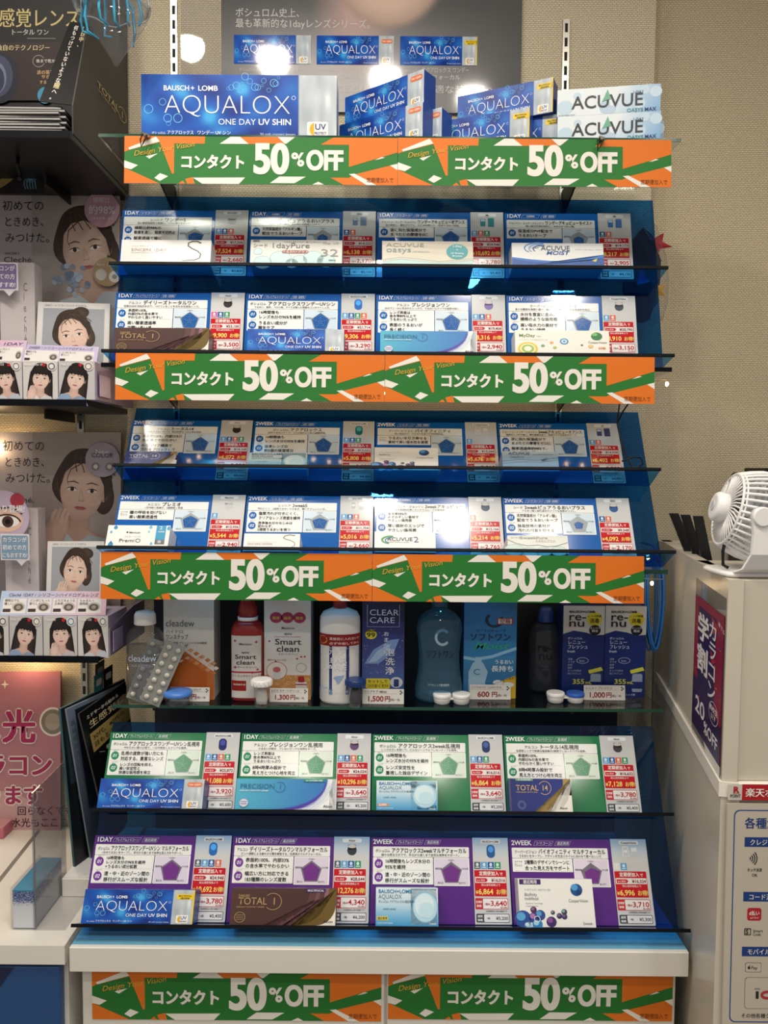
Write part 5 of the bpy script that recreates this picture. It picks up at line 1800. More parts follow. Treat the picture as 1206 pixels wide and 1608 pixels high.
def portrait(P, cx, cy, s, hair='3b2b26', skin='e9cdbd', top='d9e2ea', long=False, L=2, tilt=0, hand=False, lip='b9646a', bangs=True):
    """printed portrait; s = half height of the face"""
    ca, sa = math.cos(math.radians(tilt)), math.sin(math.radians(tilt))

    def q(x, y):
        return cx + s * (x * ca - y * sa), cy + s * (x * sa + y * ca)

    def Y(pts, c, l):
        P.poly([q(*p) for p in pts], c, l)

    def S(pts, a, b, l, k=0.6, c=None):
        soft(P, [q(*p) for p in pts], a, b, l, k, None if c is None else q(*c))

    def oval(x, y, rx, ry, n=28):
        return [(x + rx * math.cos(2 * math.pi * i / n), y + ry * math.sin(2 * math.pi * i / n)) for i in range(n)]
    dk, md = mixc(skin, '7a4a3c', 0.42), mixc(skin, '8a5a4a', 0.2)
    hl = mixc(hair, '8a6a5a', 0.3)
    S([(.92 * math.sin(a) * (1 + .1 * math.cos(a * 3)), -.3 - 1.0 * math.cos(a)) for a in np.linspace(0, 2 * math.pi, 36)[:-1]], hl, hair, L, .8)
    if long:
        S([(-0.9, -0.5), (0, -0.9), (0.9, -0.5), (1.0, 0.5), (1.08, 1.9), (0.5, 2.0), (0, 1.2), (-0.5, 2.0), (-1.08, 1.9), (-1.0, 0.5)], hl, hair, L + .2, .7, (0, 0.2))
    else:
        S(oval(0.72, 0.2, 0.3, 0.5), hl, hair, L + .2)
        S(oval(0.5, -1.05, 0.42, 0.3), hl, hair, L + .2)
    S([(-0.3, 0.6), (0.32, 0.6), (0.36, 1.2), (0.95, 1.5), (0.9, 1.8), (-0.9, 1.8), (-0.95, 1.5), (-0.36, 1.2)], md, dk, L + .5, .7)
    Y([(-1.3, 2.1), (-0.95, 1.45), (-0.35, 1.38), (0, 1.72)], top, L + .9)
    Y([(0, 1.72), (0.35, 1.38), (0.95, 1.45), (1.3, 2.1)], mixc(top, '6a7280', .15), L + .9)
    S(oval(0.70, 0.12, 0.09, 0.2), md, dk, L + .9)
    S([(0.68 * math.sin(a) * (1 - 0.2 * max(0, -math.cos(a)) ** 2) , -0.97 * math.cos(a) + .02) for a in np.linspace(0, 2 * math.pi, 36)[:-1]], skin, md, L + 1.2, .72, (-0.06, 0.05))
    for sx in (-1, 1):
        S(oval(sx * 0.40, 0.32, 0.2, 0.14, 16), mixc(skin, 'd98a80', .3), skin, L + 1.5, .2)
        Y([(sx * 0.12, -0.205), (sx * 0.28, -0.27), (sx * 0.50, -0.205), (sx * 0.49, -0.185), (sx * 0.28, -0.225), (sx * 0.12, -0.175)], mixc(hair, skin, .2), L + 1.9)
        S(oval(sx * 0.30, -0.02, 0.2, 0.11, 16), mixc(skin, '8a5a4a', .25), skin, L + 1.7, .3)
        Y([(sx * 0.14, 0.03), (sx * 0.22, -0.035), (sx * 0.32, -0.05), (sx * 0.42, -0.02), (sx * 0.47, 0.02), (sx * 0.36, 0.06), (sx * 0.24, 0.065)], 'e9e2dd', L + 2.2)
        Y(oval(sx * 0.31, 0.005, 0.062, 0.062, 14), '3a2820', L + 2.5)
        Y([(sx * 0.13, 0.03), (sx * 0.21, -0.05), (sx * 0.32, -0.075), (sx * 0.43, -0.045), (sx * 0.51, 0.0), (sx * 0.43, -0.02), (sx * 0.32, -0.045), (sx * 0.22, -0.03)], '1f1614', L + 2.8)
    S([(-0.07, 0.0), (-0.02, -0.05), (0.03, 0.1), (0.12, 0.33), (0.03, 0.38), (-0.08, 0.35)], skin, mixc(skin, '8a5a4a', .22), L + 1.9, .5, (-0.02, .2))
    for sx in (-1, 1):
        Y(oval(sx * 0.06, 0.345, 0.025, 0.014, 8), mixc(skin, '5a3024', .55), L + 2.2)
    Y([(-0.21, 0.565), (-0.07, 0.515), (0, 0.53), (0.07, 0.515), (0.21, 0.565), (0, 0.585)], mixc(lip, '7a3038', .3), L + 2.2)
    Y([(-0.21, 0.565), (0, 0.58), (0.21, 0.565), (0.1, 0.635), (-0.1, 0.635)], mixc(lip, skin, .15), L + 2.5)
    if bangs:
        Y([(-0.72, 0.3), (-0.84, -0.45), (-0.42, -1.1), (0.4, -1.12), (0.84, -0.45), (0.72, 0.3), (0.64, -0.12), (0.5, -0.34), (0.36, -0.27), (0.26, -0.36), (0.12, -0.27), (0.0, -0.36), (-0.14, -0.28), (-0.28, -0.37), (-0.4, -0.28), (-0.54, -0.34), (-0.64, -0.1)], hair, L + 3.1)
        for i in range(7):
            x = -0.5 + i * .16
            P.line([q(x * .6, -1.0), q(x * 1.0, -0.6), q(x * 1.1, -0.38)], .03 * s, hl, L + 3.4)
    else:
        Y([(-0.70, 0.1), (-0.84, -0.45), (-0.46, -1.1), (0.4, -1.14), (0.9, -0.5), (0.74, 0.35), (0.66, -0.2), (0.42, -0.62), (0.1, -0.84), (-0.3, -0.80), (-0.58, -0.5)], hair, L + 3.1)
        for i in range(6):
            x = -0.3 + i * .17
            P.line([q(x * .5 - .1, -1.05), q(x * 1.1, -0.92), q(x * 1.4 + .2, -0.55)], .03 * s, hl, L + 3.4)
        P.line([q(-0.1, -0.82), q(-0.42, -0.6), q(-0.5, -0.3), q(-0.44, -0.1)], .035 * s, hair, L + 3.4, .01 * s)
    if hand:
        S([(-1.05, 2.0), (-1.0, 1.15), (-0.72, 0.95), (-0.3, 1.0), (-0.3, 1.3), (-0.5, 2.0)], skin, md, L + 3.1, .6)
        for i in range(4):
            x0 = -0.78 + i * 0.14
            P.line([q(x0 - 0.06, 1.15), q(x0 - 0.02, 0.85), q(x0 + 0.06, 0.60 + 0.05 * abs(i - 1.5))], 0.135 * s, mixc(skin, md, .15 + .25 * (i % 2)), L + 3.4 + .3 * i, 0.09 * s)


def sky_grad(P, x0, y0, x1, y1, a, b, c, L=0, nx=10, ny=16):
    A, B, Cc = (np.array(hx(k)) for k in (a, b, c))
    P.grad(x0, y0, x1, y1, lambda u, v: (A * (1 - v)[:, None] + B * v[:, None]) * (1 - u * 0.6)[:, None] + Cc * (u * 0.6)[:, None], nx, ny, L)


# large grey poster on the wall
POSTER = print_mat('poster_gloss', 0.07, 0.5)
yp = -0.006
q = [at(347, -110, yp), at(822, -104, yp), at(820, 178, yp), at(350, 175, yp)]
q[0].z = q[1].z = 2.52
q[2].z = q[3].z = 1.5 + (q[2].z + q[3].z) / 2 - 1.5
q[3].x = q[0].x
q[2].x = q[1].x
pw, ph = q[1].x - q[0].x, q[0].z - q[3].z
zt = q[0].z


def px_y(y, x=585):                        # photo row -> poster row (475 units wide)
    return (zt - at(x, y, yp).z) / pw * 475


rh = ph / pw * 475
P = Print(pw, ph, 475, rh)


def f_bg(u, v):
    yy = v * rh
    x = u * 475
    base = np.array(hx('58585a'))[None] + (np.array(hx('c6c2c4')) - np.array(hx('58585a')))[None] * np.exp(-((x - 190) / 190) ** 2)[:, None] * np.clip((yy - px_y(-10)) / 110, 0.15, 1)[:, None]  # grey print, its pale middle raised to carry the glossy sheen
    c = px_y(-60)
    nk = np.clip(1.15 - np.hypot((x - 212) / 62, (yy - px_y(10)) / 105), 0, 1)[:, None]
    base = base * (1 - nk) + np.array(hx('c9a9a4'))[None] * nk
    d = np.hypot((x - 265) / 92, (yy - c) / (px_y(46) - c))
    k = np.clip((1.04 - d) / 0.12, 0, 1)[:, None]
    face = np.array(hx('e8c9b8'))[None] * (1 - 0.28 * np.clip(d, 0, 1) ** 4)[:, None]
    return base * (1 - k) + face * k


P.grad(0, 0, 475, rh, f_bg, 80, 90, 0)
cl = 'd3d1cf'
P.txt('ボシュロム史上、', 22, px_y(26, 430), 15, cl, 0, fit=110, L=3)
P.txt('最も革新的な1dayレンズシリーズ。', 22, px_y(43, 470), 15, cl, 0, fit=222, L=3)
for i, (x0, a, b, vv) in enumerate(((20, '', 'アクアロックス ワンデー', 0), (151, '乱視用', 'アクアロックス', 1), (283, '遠近両用', 'アクアロックス ワンデー', 2))):
    P.txt('ボシュロム', x0 + 8, px_y(113), 5, cl, 0, L=3)
    P.txt(b, x0 + 34, px_y(113), 9, cl, 0, mx=76, L=3)
    P.txt(('UV シン', 'UV シン 乱視用', 'マルチフォーカル')[i], x0 + 60, px_y(124), 9, cl, 1, al='c', L=3)
P.txt('レンズの性能とUVカットで、快適な装用感へ', 105, px_y(145), 14, cl, 0, fit=330, L=3)
P.txt('※ 装用感には個人差があります。使用方法を守って正しくお使いください。', 40, px_y(160), 5, cl, 0, L=3)
t = board('wall_poster', 'large grey poster of a chin and three blue lens boxes, on the wall', 'poster', q, 0.002, '4a4a4c', P, m=POSTER, part='sheet')
o_ = (q[2] + q[3]) / 2
for x0, v_ in ((20, None), (151, 'toric'), (283, 'multi')):
    me = front('aqualox', (v_,), 1, 1).copy()
    me.materials.clear()
    o = link('printed_box', me, POSTER, t)
    k = pw / 475
    y1 = px_y(102)
    o.scale = (122 * k, 0.2, 44 * k)
    o.location = (q[0].x + x0 * k - o_.x, -0.0012, zt - y1 * k - o_.z)
# clear cover sheet left of the poster
t = thing('clear_cover', 'clear plastic sheet on the wall left of the grey poster', 'cover sheet', at(312, 300, -0.008))
x0, x1 = at(284, 60, -0.008).x, at(345, 60, -0.008).x
b0 = t.location
MB().box(x0 - b0.x, x1 - b0.x, 0, 0.0015, 0, 2.5 - b0.z).build('sheet', CLEAR, t)

# ---- black leaflet display on the upper left shelf
XS = -0.468


def black_shelf(label, z, xr, yf):
    t = thing('black_shelf', label, 'shelf', (xr, 0, z))
    MB().box(-0.6, 0, yf, -0.008, -0.010, 0, 0.001).build('shelf_board', BLACK, t)
    MB().box(-0.6, 0.0005, yf - 0.0008, yf + 0.0002, -0.0105, 0.0003).build('front_edge', BLUE_EDGE, t)
    b = MB()
    b.box(-0.101, -0.098, -0.13, -0.007, -0.026, -0.0104)
    b.build('bracket', DARKMETAL, t)
    return t


Z_L1, Z_L2, Z_L3 = 1.992, 1.604, 1.190
black_shelf('black shelf at upper left, under the black leaflet display', Z_L1, XS, -0.275)
black_shelf('black shelf at middle left, under three lens boxes with faces', Z_L2, -0.476, -0.2065)
black_shelf('black shelf at lower left, under four lens boxes with faces', Z_L3, -0.462, -0.2065)

t = thing('leaflet_display', 'black and gold cardboard leaflet display on the upper left shelf', 'display', (XS - 0.15, -0.14, Z_L1 + 0.0004))
L0 = t.location
BKC = mat('black_card', '141214', 0.45, spec=0.3)


def loc(x, y, z):
    return Vector((x, y, z)) - L0


b = MB()
b.slab([loc(XS, -0.262, Z_L1 + .001), loc(XS, -0.262, 2.034), loc(XS, -0.18, 2.235), loc(XS, -0.14, 2.42), loc(XS, -0.012, 2.42), loc(XS, -0.012, Z_L1 + .001)], -0.002)
b.build('side_panel', mat('charcoal_card', '3a3632', 0.5, spec=0.3), t)
MB().box(-0.50, XS - L0.x - 0.003, -0.262 - L0.y, -0.258 - L0.y, 0.001, 0.005).build('tray_lip', BKC, t)
MB().box(-0.50, XS - L0.x - 0.003, -0.06 - L0.y, -0.056 - L0.y, 0.001, 0.43).build('back_board', BKC, t)
MB().box(-0.50, XS - L0.x - 0.003, -0.258 - L0.y, -0.06 - L0.y, 0.001, 0.003).build('tray_floor', BKC, t)
# text on the side panel, running back into depth
P = Print(1, 1, 100, 40)
P.txt('TOTAL', 0, 24, 20, 'c9b070', 1, fit=70)
P.ring(84, 17, 14, 1.4, 'c9b070', 4, 24, -150, 150)
P.txt('1', 79, 24, 20, 'c9b070', 1)
P.txt('WATER GRADIENT LENSES', 0, 32, 6, 'c9b070', 1, fit=60)


def sidep(px, py):
    d = ray(px, py)
    k = (XS - CAM[0]) / d[0]
    return Vector(CAM + d * k)


a, b_, c_, d_ = sidep(152, 120), sidep(198, 176), sidep(198, 206), sidep(152, 145)
quad_print(P, [v - L0 for v in (a, b_, c_, d_)], 'side_lettering', t)
for v in t.children:
    pass
G1, G2 = 'b9a871', 'c9b98a'
P = Print(1, 1, 190, 180)
P.rect(0, 0, 190, 180, '151214', 0)
P.txt('生感覚レンズ', -34 + 0, 62, 34, G1, 1, fit=190, L=2) if False else P.txt('感覚レンズ', 40, 64, 31, G1, 1, fit=128, L=2)
P.txt('生', 4, 64, 31, G1, 1, L=2)
P.txt('トータル ワン', 58, 78, 10, 'b9b6b2', 1, fit=60, L=2)
P.line([(84, 84), (128, 84)], 0.8, '8a8680', 2)
P.rect(0, 90, 150, 180, '2a1d1e', 1)
P.txt('独自のテクノロジー', 36, 102, 10, G2, 1, fit=84, L=2)
P.ring(102, 119, 9, 0.8, '9c958e', 2, 24, 20, 330)
P.txt('後まで乾かない', 98, 121, 6, 'd0cbc6', 1, L=3, mx=42)
P.txt('涙の蒸発を', 99, 139, 7, 'c9a878', 1, L=3, mx=34)
P.txt('サポート', 106, 146, 7, 'c9a878', 1, L=3)
P.txt('する成分', 103, 154, 6, 'c9a878', 1, L=3)
P.ell(112, 172, 12, 13, '3f86a8', 2)
P.ell(40, 145, 32, 40, '181a26', 2, 30)
P.ell(37, 142, 25, 33, '3a3f58', 3, 30)
P.ell(34, 145, 18, 26, '6a7088', 4, 30)
P.ell(36, 148, 13, 21, '2a2e44', 5, 30)
quad_print(P, [v - L0 for v in (at(-42, -25, -0.0585 - 0.004), at(150, -25, -0.0625), at(150, 158, -0.0625), at(-42, 158, -0.0625))], 'back_print', t, PRM)
fl = [sidep(150, 38), sidep(117, 166)]
flq = [at(110, 35, fl[0].y + 0.002), fl[0] + Vector((-0.003, 0, 0)), fl[1] + Vector((-0.003, 0, 0)), at(62, 160, fl[1].y + 0.002)]
flq = planar(flq)
b = MB()
b.slab([v - L0 for v in flq], 0.001)
b.build('slanted_flap', BKC, t)
P = Print(1, 1, 50, 130)
P.rect(0, 0, 50, 130, '17151a', 0)
P.line([(0.5, 0), (0.5, 130)], 0.8, 'a8a49e', 1)
for i, ch in enumerate('1日中、'):
    P.txt(ch, 30, 13 + i * 9, 9, 'd3c49c', 1)
for i, ch in enumerate('何もつけていないような瞳へ。'):
    P.txt(ch, 13, 13 + i * 8.6, 10 if ch == '瞳' else 8.6, 'd3c49c' if ch == '瞳' else 'dedad4', 1)
quad_print(P, [v - L0 for v in flq], 'flap_lettering', t, PRM)

for i in range(10):
    z = Z_L1 + 0.0045 + i * 0.0041
    l = thing('leaflet', 'thin black leaflet in the stack lying in the black display tray', 'leaflet', (XS - 0.18, -0.155, z), (0, 0, math.radians((-1.2, 0.7, 0.3, -0.5, 1.1, -0.2, 0.8, -0.9, 0.2, 0.5)[i])), 'black leaflets stacked in the tray')
    MB().box(-0.168 + 0.004 * (i % 3), 0.163 - 0.003 * ((i * 2) % 4), -0.098, 0.085, 0, 0.0033, 0.0004).build('pages', mat('leaflet_pages', '9c9a98', 0.6), l)
    MB().box(-0.1685 + 0.004 * (i % 3), 0.1635 - 0.003 * ((i * 2) % 4), -0.0985, 0.0855, 0.0034, 0.0039).build('cover', BKC, l)

# jellyfish toy hanging in front of it
jp = at(176, 8, -0.25)
t = thing('jellyfish_toy', 'clear plastic jellyfish with blue tentacles hanging at upper left', 'toy', jp)
b = MB()
n = 26
prof = [(0.004, 0.075), (0.03, 0.066), (0.048, 0.045), (0.055, 0.018), (0.056, -0.004)]
b.lathe(prof, n, sy=0.8)
b.build('clear_bell', CLEAR, t)
cone = MB().lathe([(0.052, -0.004), (0.042, -0.03), (0.026, -0.052), (0.012, -0.072), (0.003, -0.088)], 22, cx=0.006, sy=0.6)
cone.build('clear_tail', CLEAR, t)
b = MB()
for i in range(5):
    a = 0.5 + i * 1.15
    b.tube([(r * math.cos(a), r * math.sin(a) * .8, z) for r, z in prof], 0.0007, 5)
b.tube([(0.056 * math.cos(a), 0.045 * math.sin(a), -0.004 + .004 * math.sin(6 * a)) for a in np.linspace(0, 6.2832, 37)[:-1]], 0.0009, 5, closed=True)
b.build('bell_glints', mat('glint_white', 'c9d6dc', 0.2), t)  # pale tubes added as highlights on the clear bell
TEAL = mat('jelly_blue', '3f9fc4', 0.2)
tb = None
for i, (ax, ay, ex, ez) in enumerate(((-.02, .0, -.055, -.045), (-.012, -.01, -.036, -.058), (-.004, -.012, -.01, -.04), (.004, -.012, .016, -.044), (.012, -.008, .036, -.038), (.018, 0, .052, -.030), (.008, .012, .028, -.05), (-.016, .012, -.026, -.036))):
    MB().tube([(ax * .4, ay, 0.03), (ax, ay * 1.6, 0.028), (ex * .75, ay * 2.4, 0.012), (ex * .85, ay * 2.6, ez * .5), (ex * .8, ay * 2.2, ez * .85), (ex * .62 + .008, ay * 1.6, ez)], 0.0032, 8, 0.0014).build('tentacle', TEAL, t)
MB().sphere((0, 0, 0.034), 0.016, 0.7, 16).build('blue_core', TEAL, t, True)
MB().tube([(0, 0, 0.074), (0.004, 0.03, 0.3), (0.004, 0.05, 0.692 - 0.01)], 0.0006, 5).build('thread', CLEAR, t)

# poster hanging under the upper shelf
P = Print(1, 1, 90, 75)
P.rect(0, 0, 90, 75, '1e181b', 0)
P.line(curve(-10, -10, 72, 78, 0, 70, 20), 12, '8f7a4a', 1)
for r in (4, 8, 12):
    P.ell(70, 48, 15 - r, 12 - r * .8, ('3f6076', '6f94a8', '9fbccb')[r // 4 - 1], 2 + r * 0.2)
for i in range(5):
    P.line([(61 + i * 4, 54), (60 + i * 4.5, 62), (63 + i * 4, 68)], 1.6, '5f8498', 3)
P.poly([(66, 18), (84, 10), (88, 18), (74, 26)], '2c4258', 2)
board('hanging_poster', 'small black and gold poster with a jellyfish under the upper left shelf', 'poster', [at(-22, 229, -0.11), at(68, 231, -0.11), at(68, 304, -0.11), at(-22, 304, -0.11)], 0.0015, '1e181b', P)
for px, lab in ((28, 'grey hook under the upper left shelf, nearer the picture edge'),):
    hp = at(px, 222, -0.2)
    t = thing('shelf_hook', 'grey plastic hook under the upper left shelf', 'hook', (hp.x, hp.y, Z_L1 - 0.0104))
    MB().tube([(0, 0, 0), (0, -0.004, -0.012), (0.002, 0.004, -0.026), (0.003, -0.004, -0.034)], 0.003, 8).build('hook_arm', DARKMETAL, t)


# ---- the two portrait posters with their boxes
def cleche_poster(label, x1, y0, y1, badge, yw, hand, tilt, fx, fy, fs, flowers):
    P = Print(1, 1, 230, y1 - y0)
    H = y1 - y0
    P.rect(0, 0, 230, H, 'b3a9ae', 0)
    P.lgrad(92, 0, 230, H, 'a39a98', 'b3a6a2', True, 1)
    P.lgrad(0, 0, 34, H, 'a88f9c', 'b3a9ae', True, 1)
    ox = 42
    portrait(P, ox + fx, fy, fs, '3f302b', 'd9bcae', 'c3ccd6', False, 2, tilt, hand, bangs=False)
    for i, s_ in enumerate(('初めての', 'ときめき、', 'みつけた。')):
        P.txt(s_, ox + 4 + 2 * i, 28 + i * 25, 17, '2a2629', 0, fit=66 if i == 0 else 72 if i == 1 else 80, L=6)
    P.txt('SINCERE S', ox + 8, 98, 5, '4a4448', 0, L=6)
    P.txt('Cleché.', ox + 6, 110, 12, '3a3438', 0, fit=48, L=6)
    if flowers:
        rs = random.Random(3)
        for _ in range(34):
            a, r = rs.uniform(0, 6.28), rs.uniform(2, 24)
            P.ell(ox + 112 + r * 1.3 * math.cos(a), 138 + r * math.sin(a), 5, 4, rs.choice(('8a9cb6', '9fb0c6', '7486a2', 'aebccd')), 6 + _ * 0.2, 8, rs.uniform(0, 90))
    return board('portrait_poster', label, 'poster', [at(-42, y0, yw), at(x1, y0 + 1, yw), at(x1 - 1, y1, yw), at(-42, y1, yw)], 0.004, '8f8488', P, rough=0.4)


cleche_poster('grey poster of a woman holding pale blue flowers, on the middle left shelf', 188, 301, 575, None, -0.03, False, -8, 134, 88, 52, True)
cleche_poster('grey poster of a woman with fingers at her chin, on the lower left shelf', 190, 678, 960, None, -0.03, True, 6, 128, 90, 50, False)


def badge(label, px, py, r, Y, c, lines, extra=None):
    p = at(px, py, Y)
    k = (Y + 1.44) / FPX
    t = thing('round_badge', label, 'badge', p)
    MB().lathe([(r * k, 0), (r * k, 0.0014)], 36, axis='y').build('disc', mat('badge_' + c, c, 0.4), t)
    P = Print(2 * r * k, 2 * r * k, 60, 60, 0.0)
    P.ell(30, 30, 29.5, 29.5, c, 0, 40)
    if extra:
        extra(P)
    for s_, y, sz, b, cc in lines:
        P.txt(s_, 30, y, sz, cc, b, al='c', mx=52, L=6)
    P.build('badge_print', t, (-r * k, -0.0002, -r * k))
    return t


def lensrings(x, y, r):
    def f(P):
        for dx in (-x, x):
            P.ell(30 + dx, y, r, r, 'e6e2e0', 2)
            P.ring(30 + dx, y, r * 0.72, r * 0.5, '8d8684', 3)
    return f


badge('pink round badge reading 98 percent on the upper portrait poster', 160, 329, 27, -0.036, 'c49aa8', [('裸眼比', 18, 10, 0, 'efe6ea'), ('約98%', 37, 17, 1, 'efe6ea'), ('の酸素を通します', 47, 5, 0, 'efe6ea')])


def gold(P):
    P.ell(18, 36, 12, 12, 'd8d2c8', 2)
    P.ell(46, 40, 12, 12, 'e6e2de', 2)
    P.ell(46, 40, 5, 5, '9c948c', 3)


badge('gold round badge on the lower right of the upper portrait poster', 168, 427, 22, -0.037, 'b39a76', [('New Color', 18, 9, 0, 'efe6d2')], gold)
badge('lilac round badge reading COLOR on the lower portrait poster', 161, 722, 27, -0.036, 'b0a4b4', [('New', 20, 12, 0, 'ece6ee'), ('COLOR', 26, 11, 0, '4a4450')], lensrings(12, 42, 8))


def eyeb(P):
    P.ell(34, 34, 19, 13, 'e2bba8', 2, 30)
    P.ell(35, 35, 14, 6.5, 'efeae6', 3)
    P.ell(36, 35, 6.5, 6.5, '4a3428', 4)
    P.ell(36, 35, 3, 3, '120c0a', 5)
    P.line(curve(35, 38, 16, 11, 195, 345, 12), 1.6, '2a1c18', 5)
    P.line(curve(35, 32, 19, 13, 205, 335, 12), 1.8, '5a4034', 5)
    P.ell(47, 11, 8, 8, 'a83848', 3)
    P.ring(12, 48, 6, 1.6, '3a3438', 4)


badge('large round lilac badge with an eye photo, lower left bay', 4, 812, 42, -0.115, 'c3b0c6', [('しっかり登場!', 24, 9, 2, 'f2eef4'), ('各¥850', 56, 7, 2, '3a3040')], eyeb)


def white_box(label, x0, x1, y0, y1, Y, zb):
    a, b2 = at(x0, y1, Y), at(x1, y1, Y)
    tp = at(x0, y0, Y)
    t = thing('tall_lens_box', label, 'box', (a.x, Y, zb))
    w, h = b2.x - a.x, tp.z - zb
    MB().box(0, w, 0, 0.03, 0, h, 0.001).build('box_body', mat('lilac_white_card', 'c9bfc2', 0.4), t)
    P = Print(w, h, 50, 110)
    P.rect(0, 0, 50, 110, 'c9c0c2', 0)
    for i, ch in enumerate('Cleché'):
        P.txt(ch, 34, 22 + i * 8, 9, '8f8488', 0, L=3)
    P.txt('SILICONE HYDROGEL', 6, 86, 4, '8f8488', 0)
    P.txt('SINCERE S', 6, 96, 4, '8f8488', 0)
    P.build('front_print', t, (0, -0.0002, 0))


white_box('pale tall lens box before the upper portrait poster', 2, 56, 412, 560, -0.12, Z_L2 + 0.0004)
white_box('pale tall lens box before the lower portrait poster', 10, 62, 798, 950, -0.10, Z_L3 + 0.0004)


def bubble(label, x0, x1, y0, y1, Y, c, lines, zb):
    w = (x1 - x0) * (Y + 1.44) / FPX
    h = (y1 - y0) * (Y + 1.44) / FPX
    p = at(x0, y1, Y)
    t = thing('speech_bubble', label, 'sign', p)
    MB().box(0, w, 0, 0.001, 0, h, 0.0003).build('card', mat('bubble_edge', 'd8d2d8', 0.4), t)
    b = MB()
    b.slab([(w * .55, 0.0005, 0.0005), (w * .9, 0.0005, 0.0005), (w * .72, 0.0005, -h * .2)], 0.001)
    b.build('pointer', mat('bubble_edge'), t)
    P = Print(w, h, 60, 48)
    P.rect(1, 1, 59, 47, 'e6e0e6', 0, 5)
    P.rect(2.5, 2.5, 57.5, 45.5, c, 1, 4)
    for i, s_ in enumerate(lines):
        P.txt(s_, 30, 14 + i * 14, 10, 'efecf2', 2, al='c', mx=52)
    P.build('bubble_print', t, (0, -0.0001, 0))


bubble('purple speech bubble sign beside the upper pale box', -22, 28, 413, 456, -0.135, '7f6f9c', ('カラコンが', '初めての方', 'におすすめ!'), 0)
bubble('blue speech bubble sign beside the lower pale box', 1, 47, 838, 880, -0.125, '7f9cb4', ('カラコンが', '初めての方', 'にもおすすめ!'), 0)


def photo_card(label, q, tilt, hand, flowers):
    P = Print(1, 1, 112, 120)
    P.rect(0, 0, 112, 120, 'd6d3d2', 0)
    P.rect(9, 10, 104, 120, '9c9fa6', 1)
    P.txt('1DAY / シリコーンハイドロゲル', 10, 7, 4.6, '55525a', 0, L=2)
    portrait(P, 56, 54, 33, '33271f', 'dfc2b2', 'c2c6cc', False, 2, tilt, hand, bangs=False)
    if flowers:
        rs = random.Random(5)
        for _ in range(16):
            a, r = rs.uniform(0, 6.28), rs.uniform(1, 12)
            P.ell(30 + r * math.cos(a), 84 + r * math.sin(a), 4, 3, rs.choice(('8fa0b8', 'a4b4c8')), 6 + _ * 0.2, 8)
    return board('photo_card', label, 'card', q, 0.006, 'c6c3c2', P, rough=0.35)


photo_card('white framed photo card of a woman with blue flowers', [at(60, 474, -0.12), at(173, 477, -0.12), at(170, 590, -0.14), at(54, 588, -0.14)], -10, False, True)
photo_card('white framed photo card of a woman, hand at her cheek', [at(75, 850, -0.10), at(164, 850, -0.10), at(162, 955, -0.125), at(72, 955, -0.125)], 8, True, False)


def face_box(label, x0, x1, y0, y1, Y, zb, k):
    p0, p1 = at(x0, y1, Y), at(x1, y1, Y)
    w = p1.x - p0.x
    h = at(x0, y0, Y).z - zb
    t = thing('color_lens_box', label, 'box', (p0.x, Y, zb), group='lens boxes with face pictures')
    MB().box(0, w - 0.0006, 0, 0.09, 0, h, 0.0006).build('box_body', mat('lens_box_lilac', 'b9a9bc', 0.4), t)
    P = Print(w - 0.0006, h, 54, 60)
    P.rect(0, 0, 54, 60, ('c9c6c4', 'd3cfcd', 'c3c0c2')[k % 3], 0)
    portrait(P, 26 + (k % 2) * 2, 27, 19, '1d1719', 'e6c9bd', ('c9cdd6', 'e2dfe2', '8fa4c2', 'd6c9cc')[k % 4], True, 1, (-8, 5, 10, -4)[k % 4], k % 2 == 1)
    P.ell(45, 8, 7, 7, 'e9e6e4', 6)
    P.ring(45, 8, 4.6, 2, ('8d8684', '6f6a72', '9a8a7c', '7a94b4')[k % 4], 7)
    P.txt(('Casual 133', 'Brown Tone 132', 'Pink 131', 'Chapelle')[k % 4], 3, 7, 5, 'efeae8', 1, mx=30, L=7)
    P.ell(33, 6, 2.6, 2.6, 'c4242c', 7)
    P.build('front_print', t, (0, -0.0002, 0))


yL = -0.205
for i, (x0, x1, lab) in enumerate(((-16, 36, 'lens box with a face, left one on the middle left shelf'), (37, 92, 'lens box with a face, middle one on the middle left shelf'), (93, 150, 'lens box with a face, right one on the middle left shelf'))):
    face_box(lab, x0, x1, 567, 625, yL, Z_L2 + 0.0004, i)
for i, (x0, x1, lab) in enumerate(((-36, 15, 'lens box with a face cut by the picture edge, lower left shelf'), (16, 68, 'lens box with a face, second on the lower left shelf'), (69, 122, 'lens box with a face and two hands, third on the lower left shelf'), (123, 171, 'lens box with a long haired face, right one on the lower left shelf'))):
    face_box(lab, x0, x1, 967, 1028, yL, Z_L3 + 0.0004, i + 1)


def info_strip(label, q, c1, c2, title, n):
    P = Print(1, 1, 165, 38)
    P.lgrad(0, 0, 165, 38, c1, c2, True, 0)
    P.txt(title, 12, 9, 7, '4a4454', 1, it=0.2, fit=140, L=2)
    w = 155 / n
    for i in range(n):
        P.rect(5 + i * w, 12, 2 + (i + 1) * w, 35, 'dbd6d4', 1)
        P.txt(('裸眼比でも', 'パンダにもっと', 'ふちどるような', 'ちゅるんっ')[i % 4], 7 + i * w, 17, 4.6, '4a4448', 1, L=3)
        P.txt(('優しい', '愛らしく', '立体感', '透明感')[i % 4], 7 + i * w, 22, 4.6, '4a4448', 1, L=3)
        cx = 2 + (i + 1) * w - 11
        P.ell(cx, 25, 10, 7, 'b3aaa6', 2)
        P.ell(cx, 26, 7.4, 5.4, '5c534e', 3)
        P.ell(cx, 26, 3.6, 3, '9c928a', 4)
        P.rect(6 + i * w, 28, 6 + i * w + 12, 33, '3f3438', 2)
    board('lens_chart', label, 'sign', q, 0.0015, 'b6adb9', P)


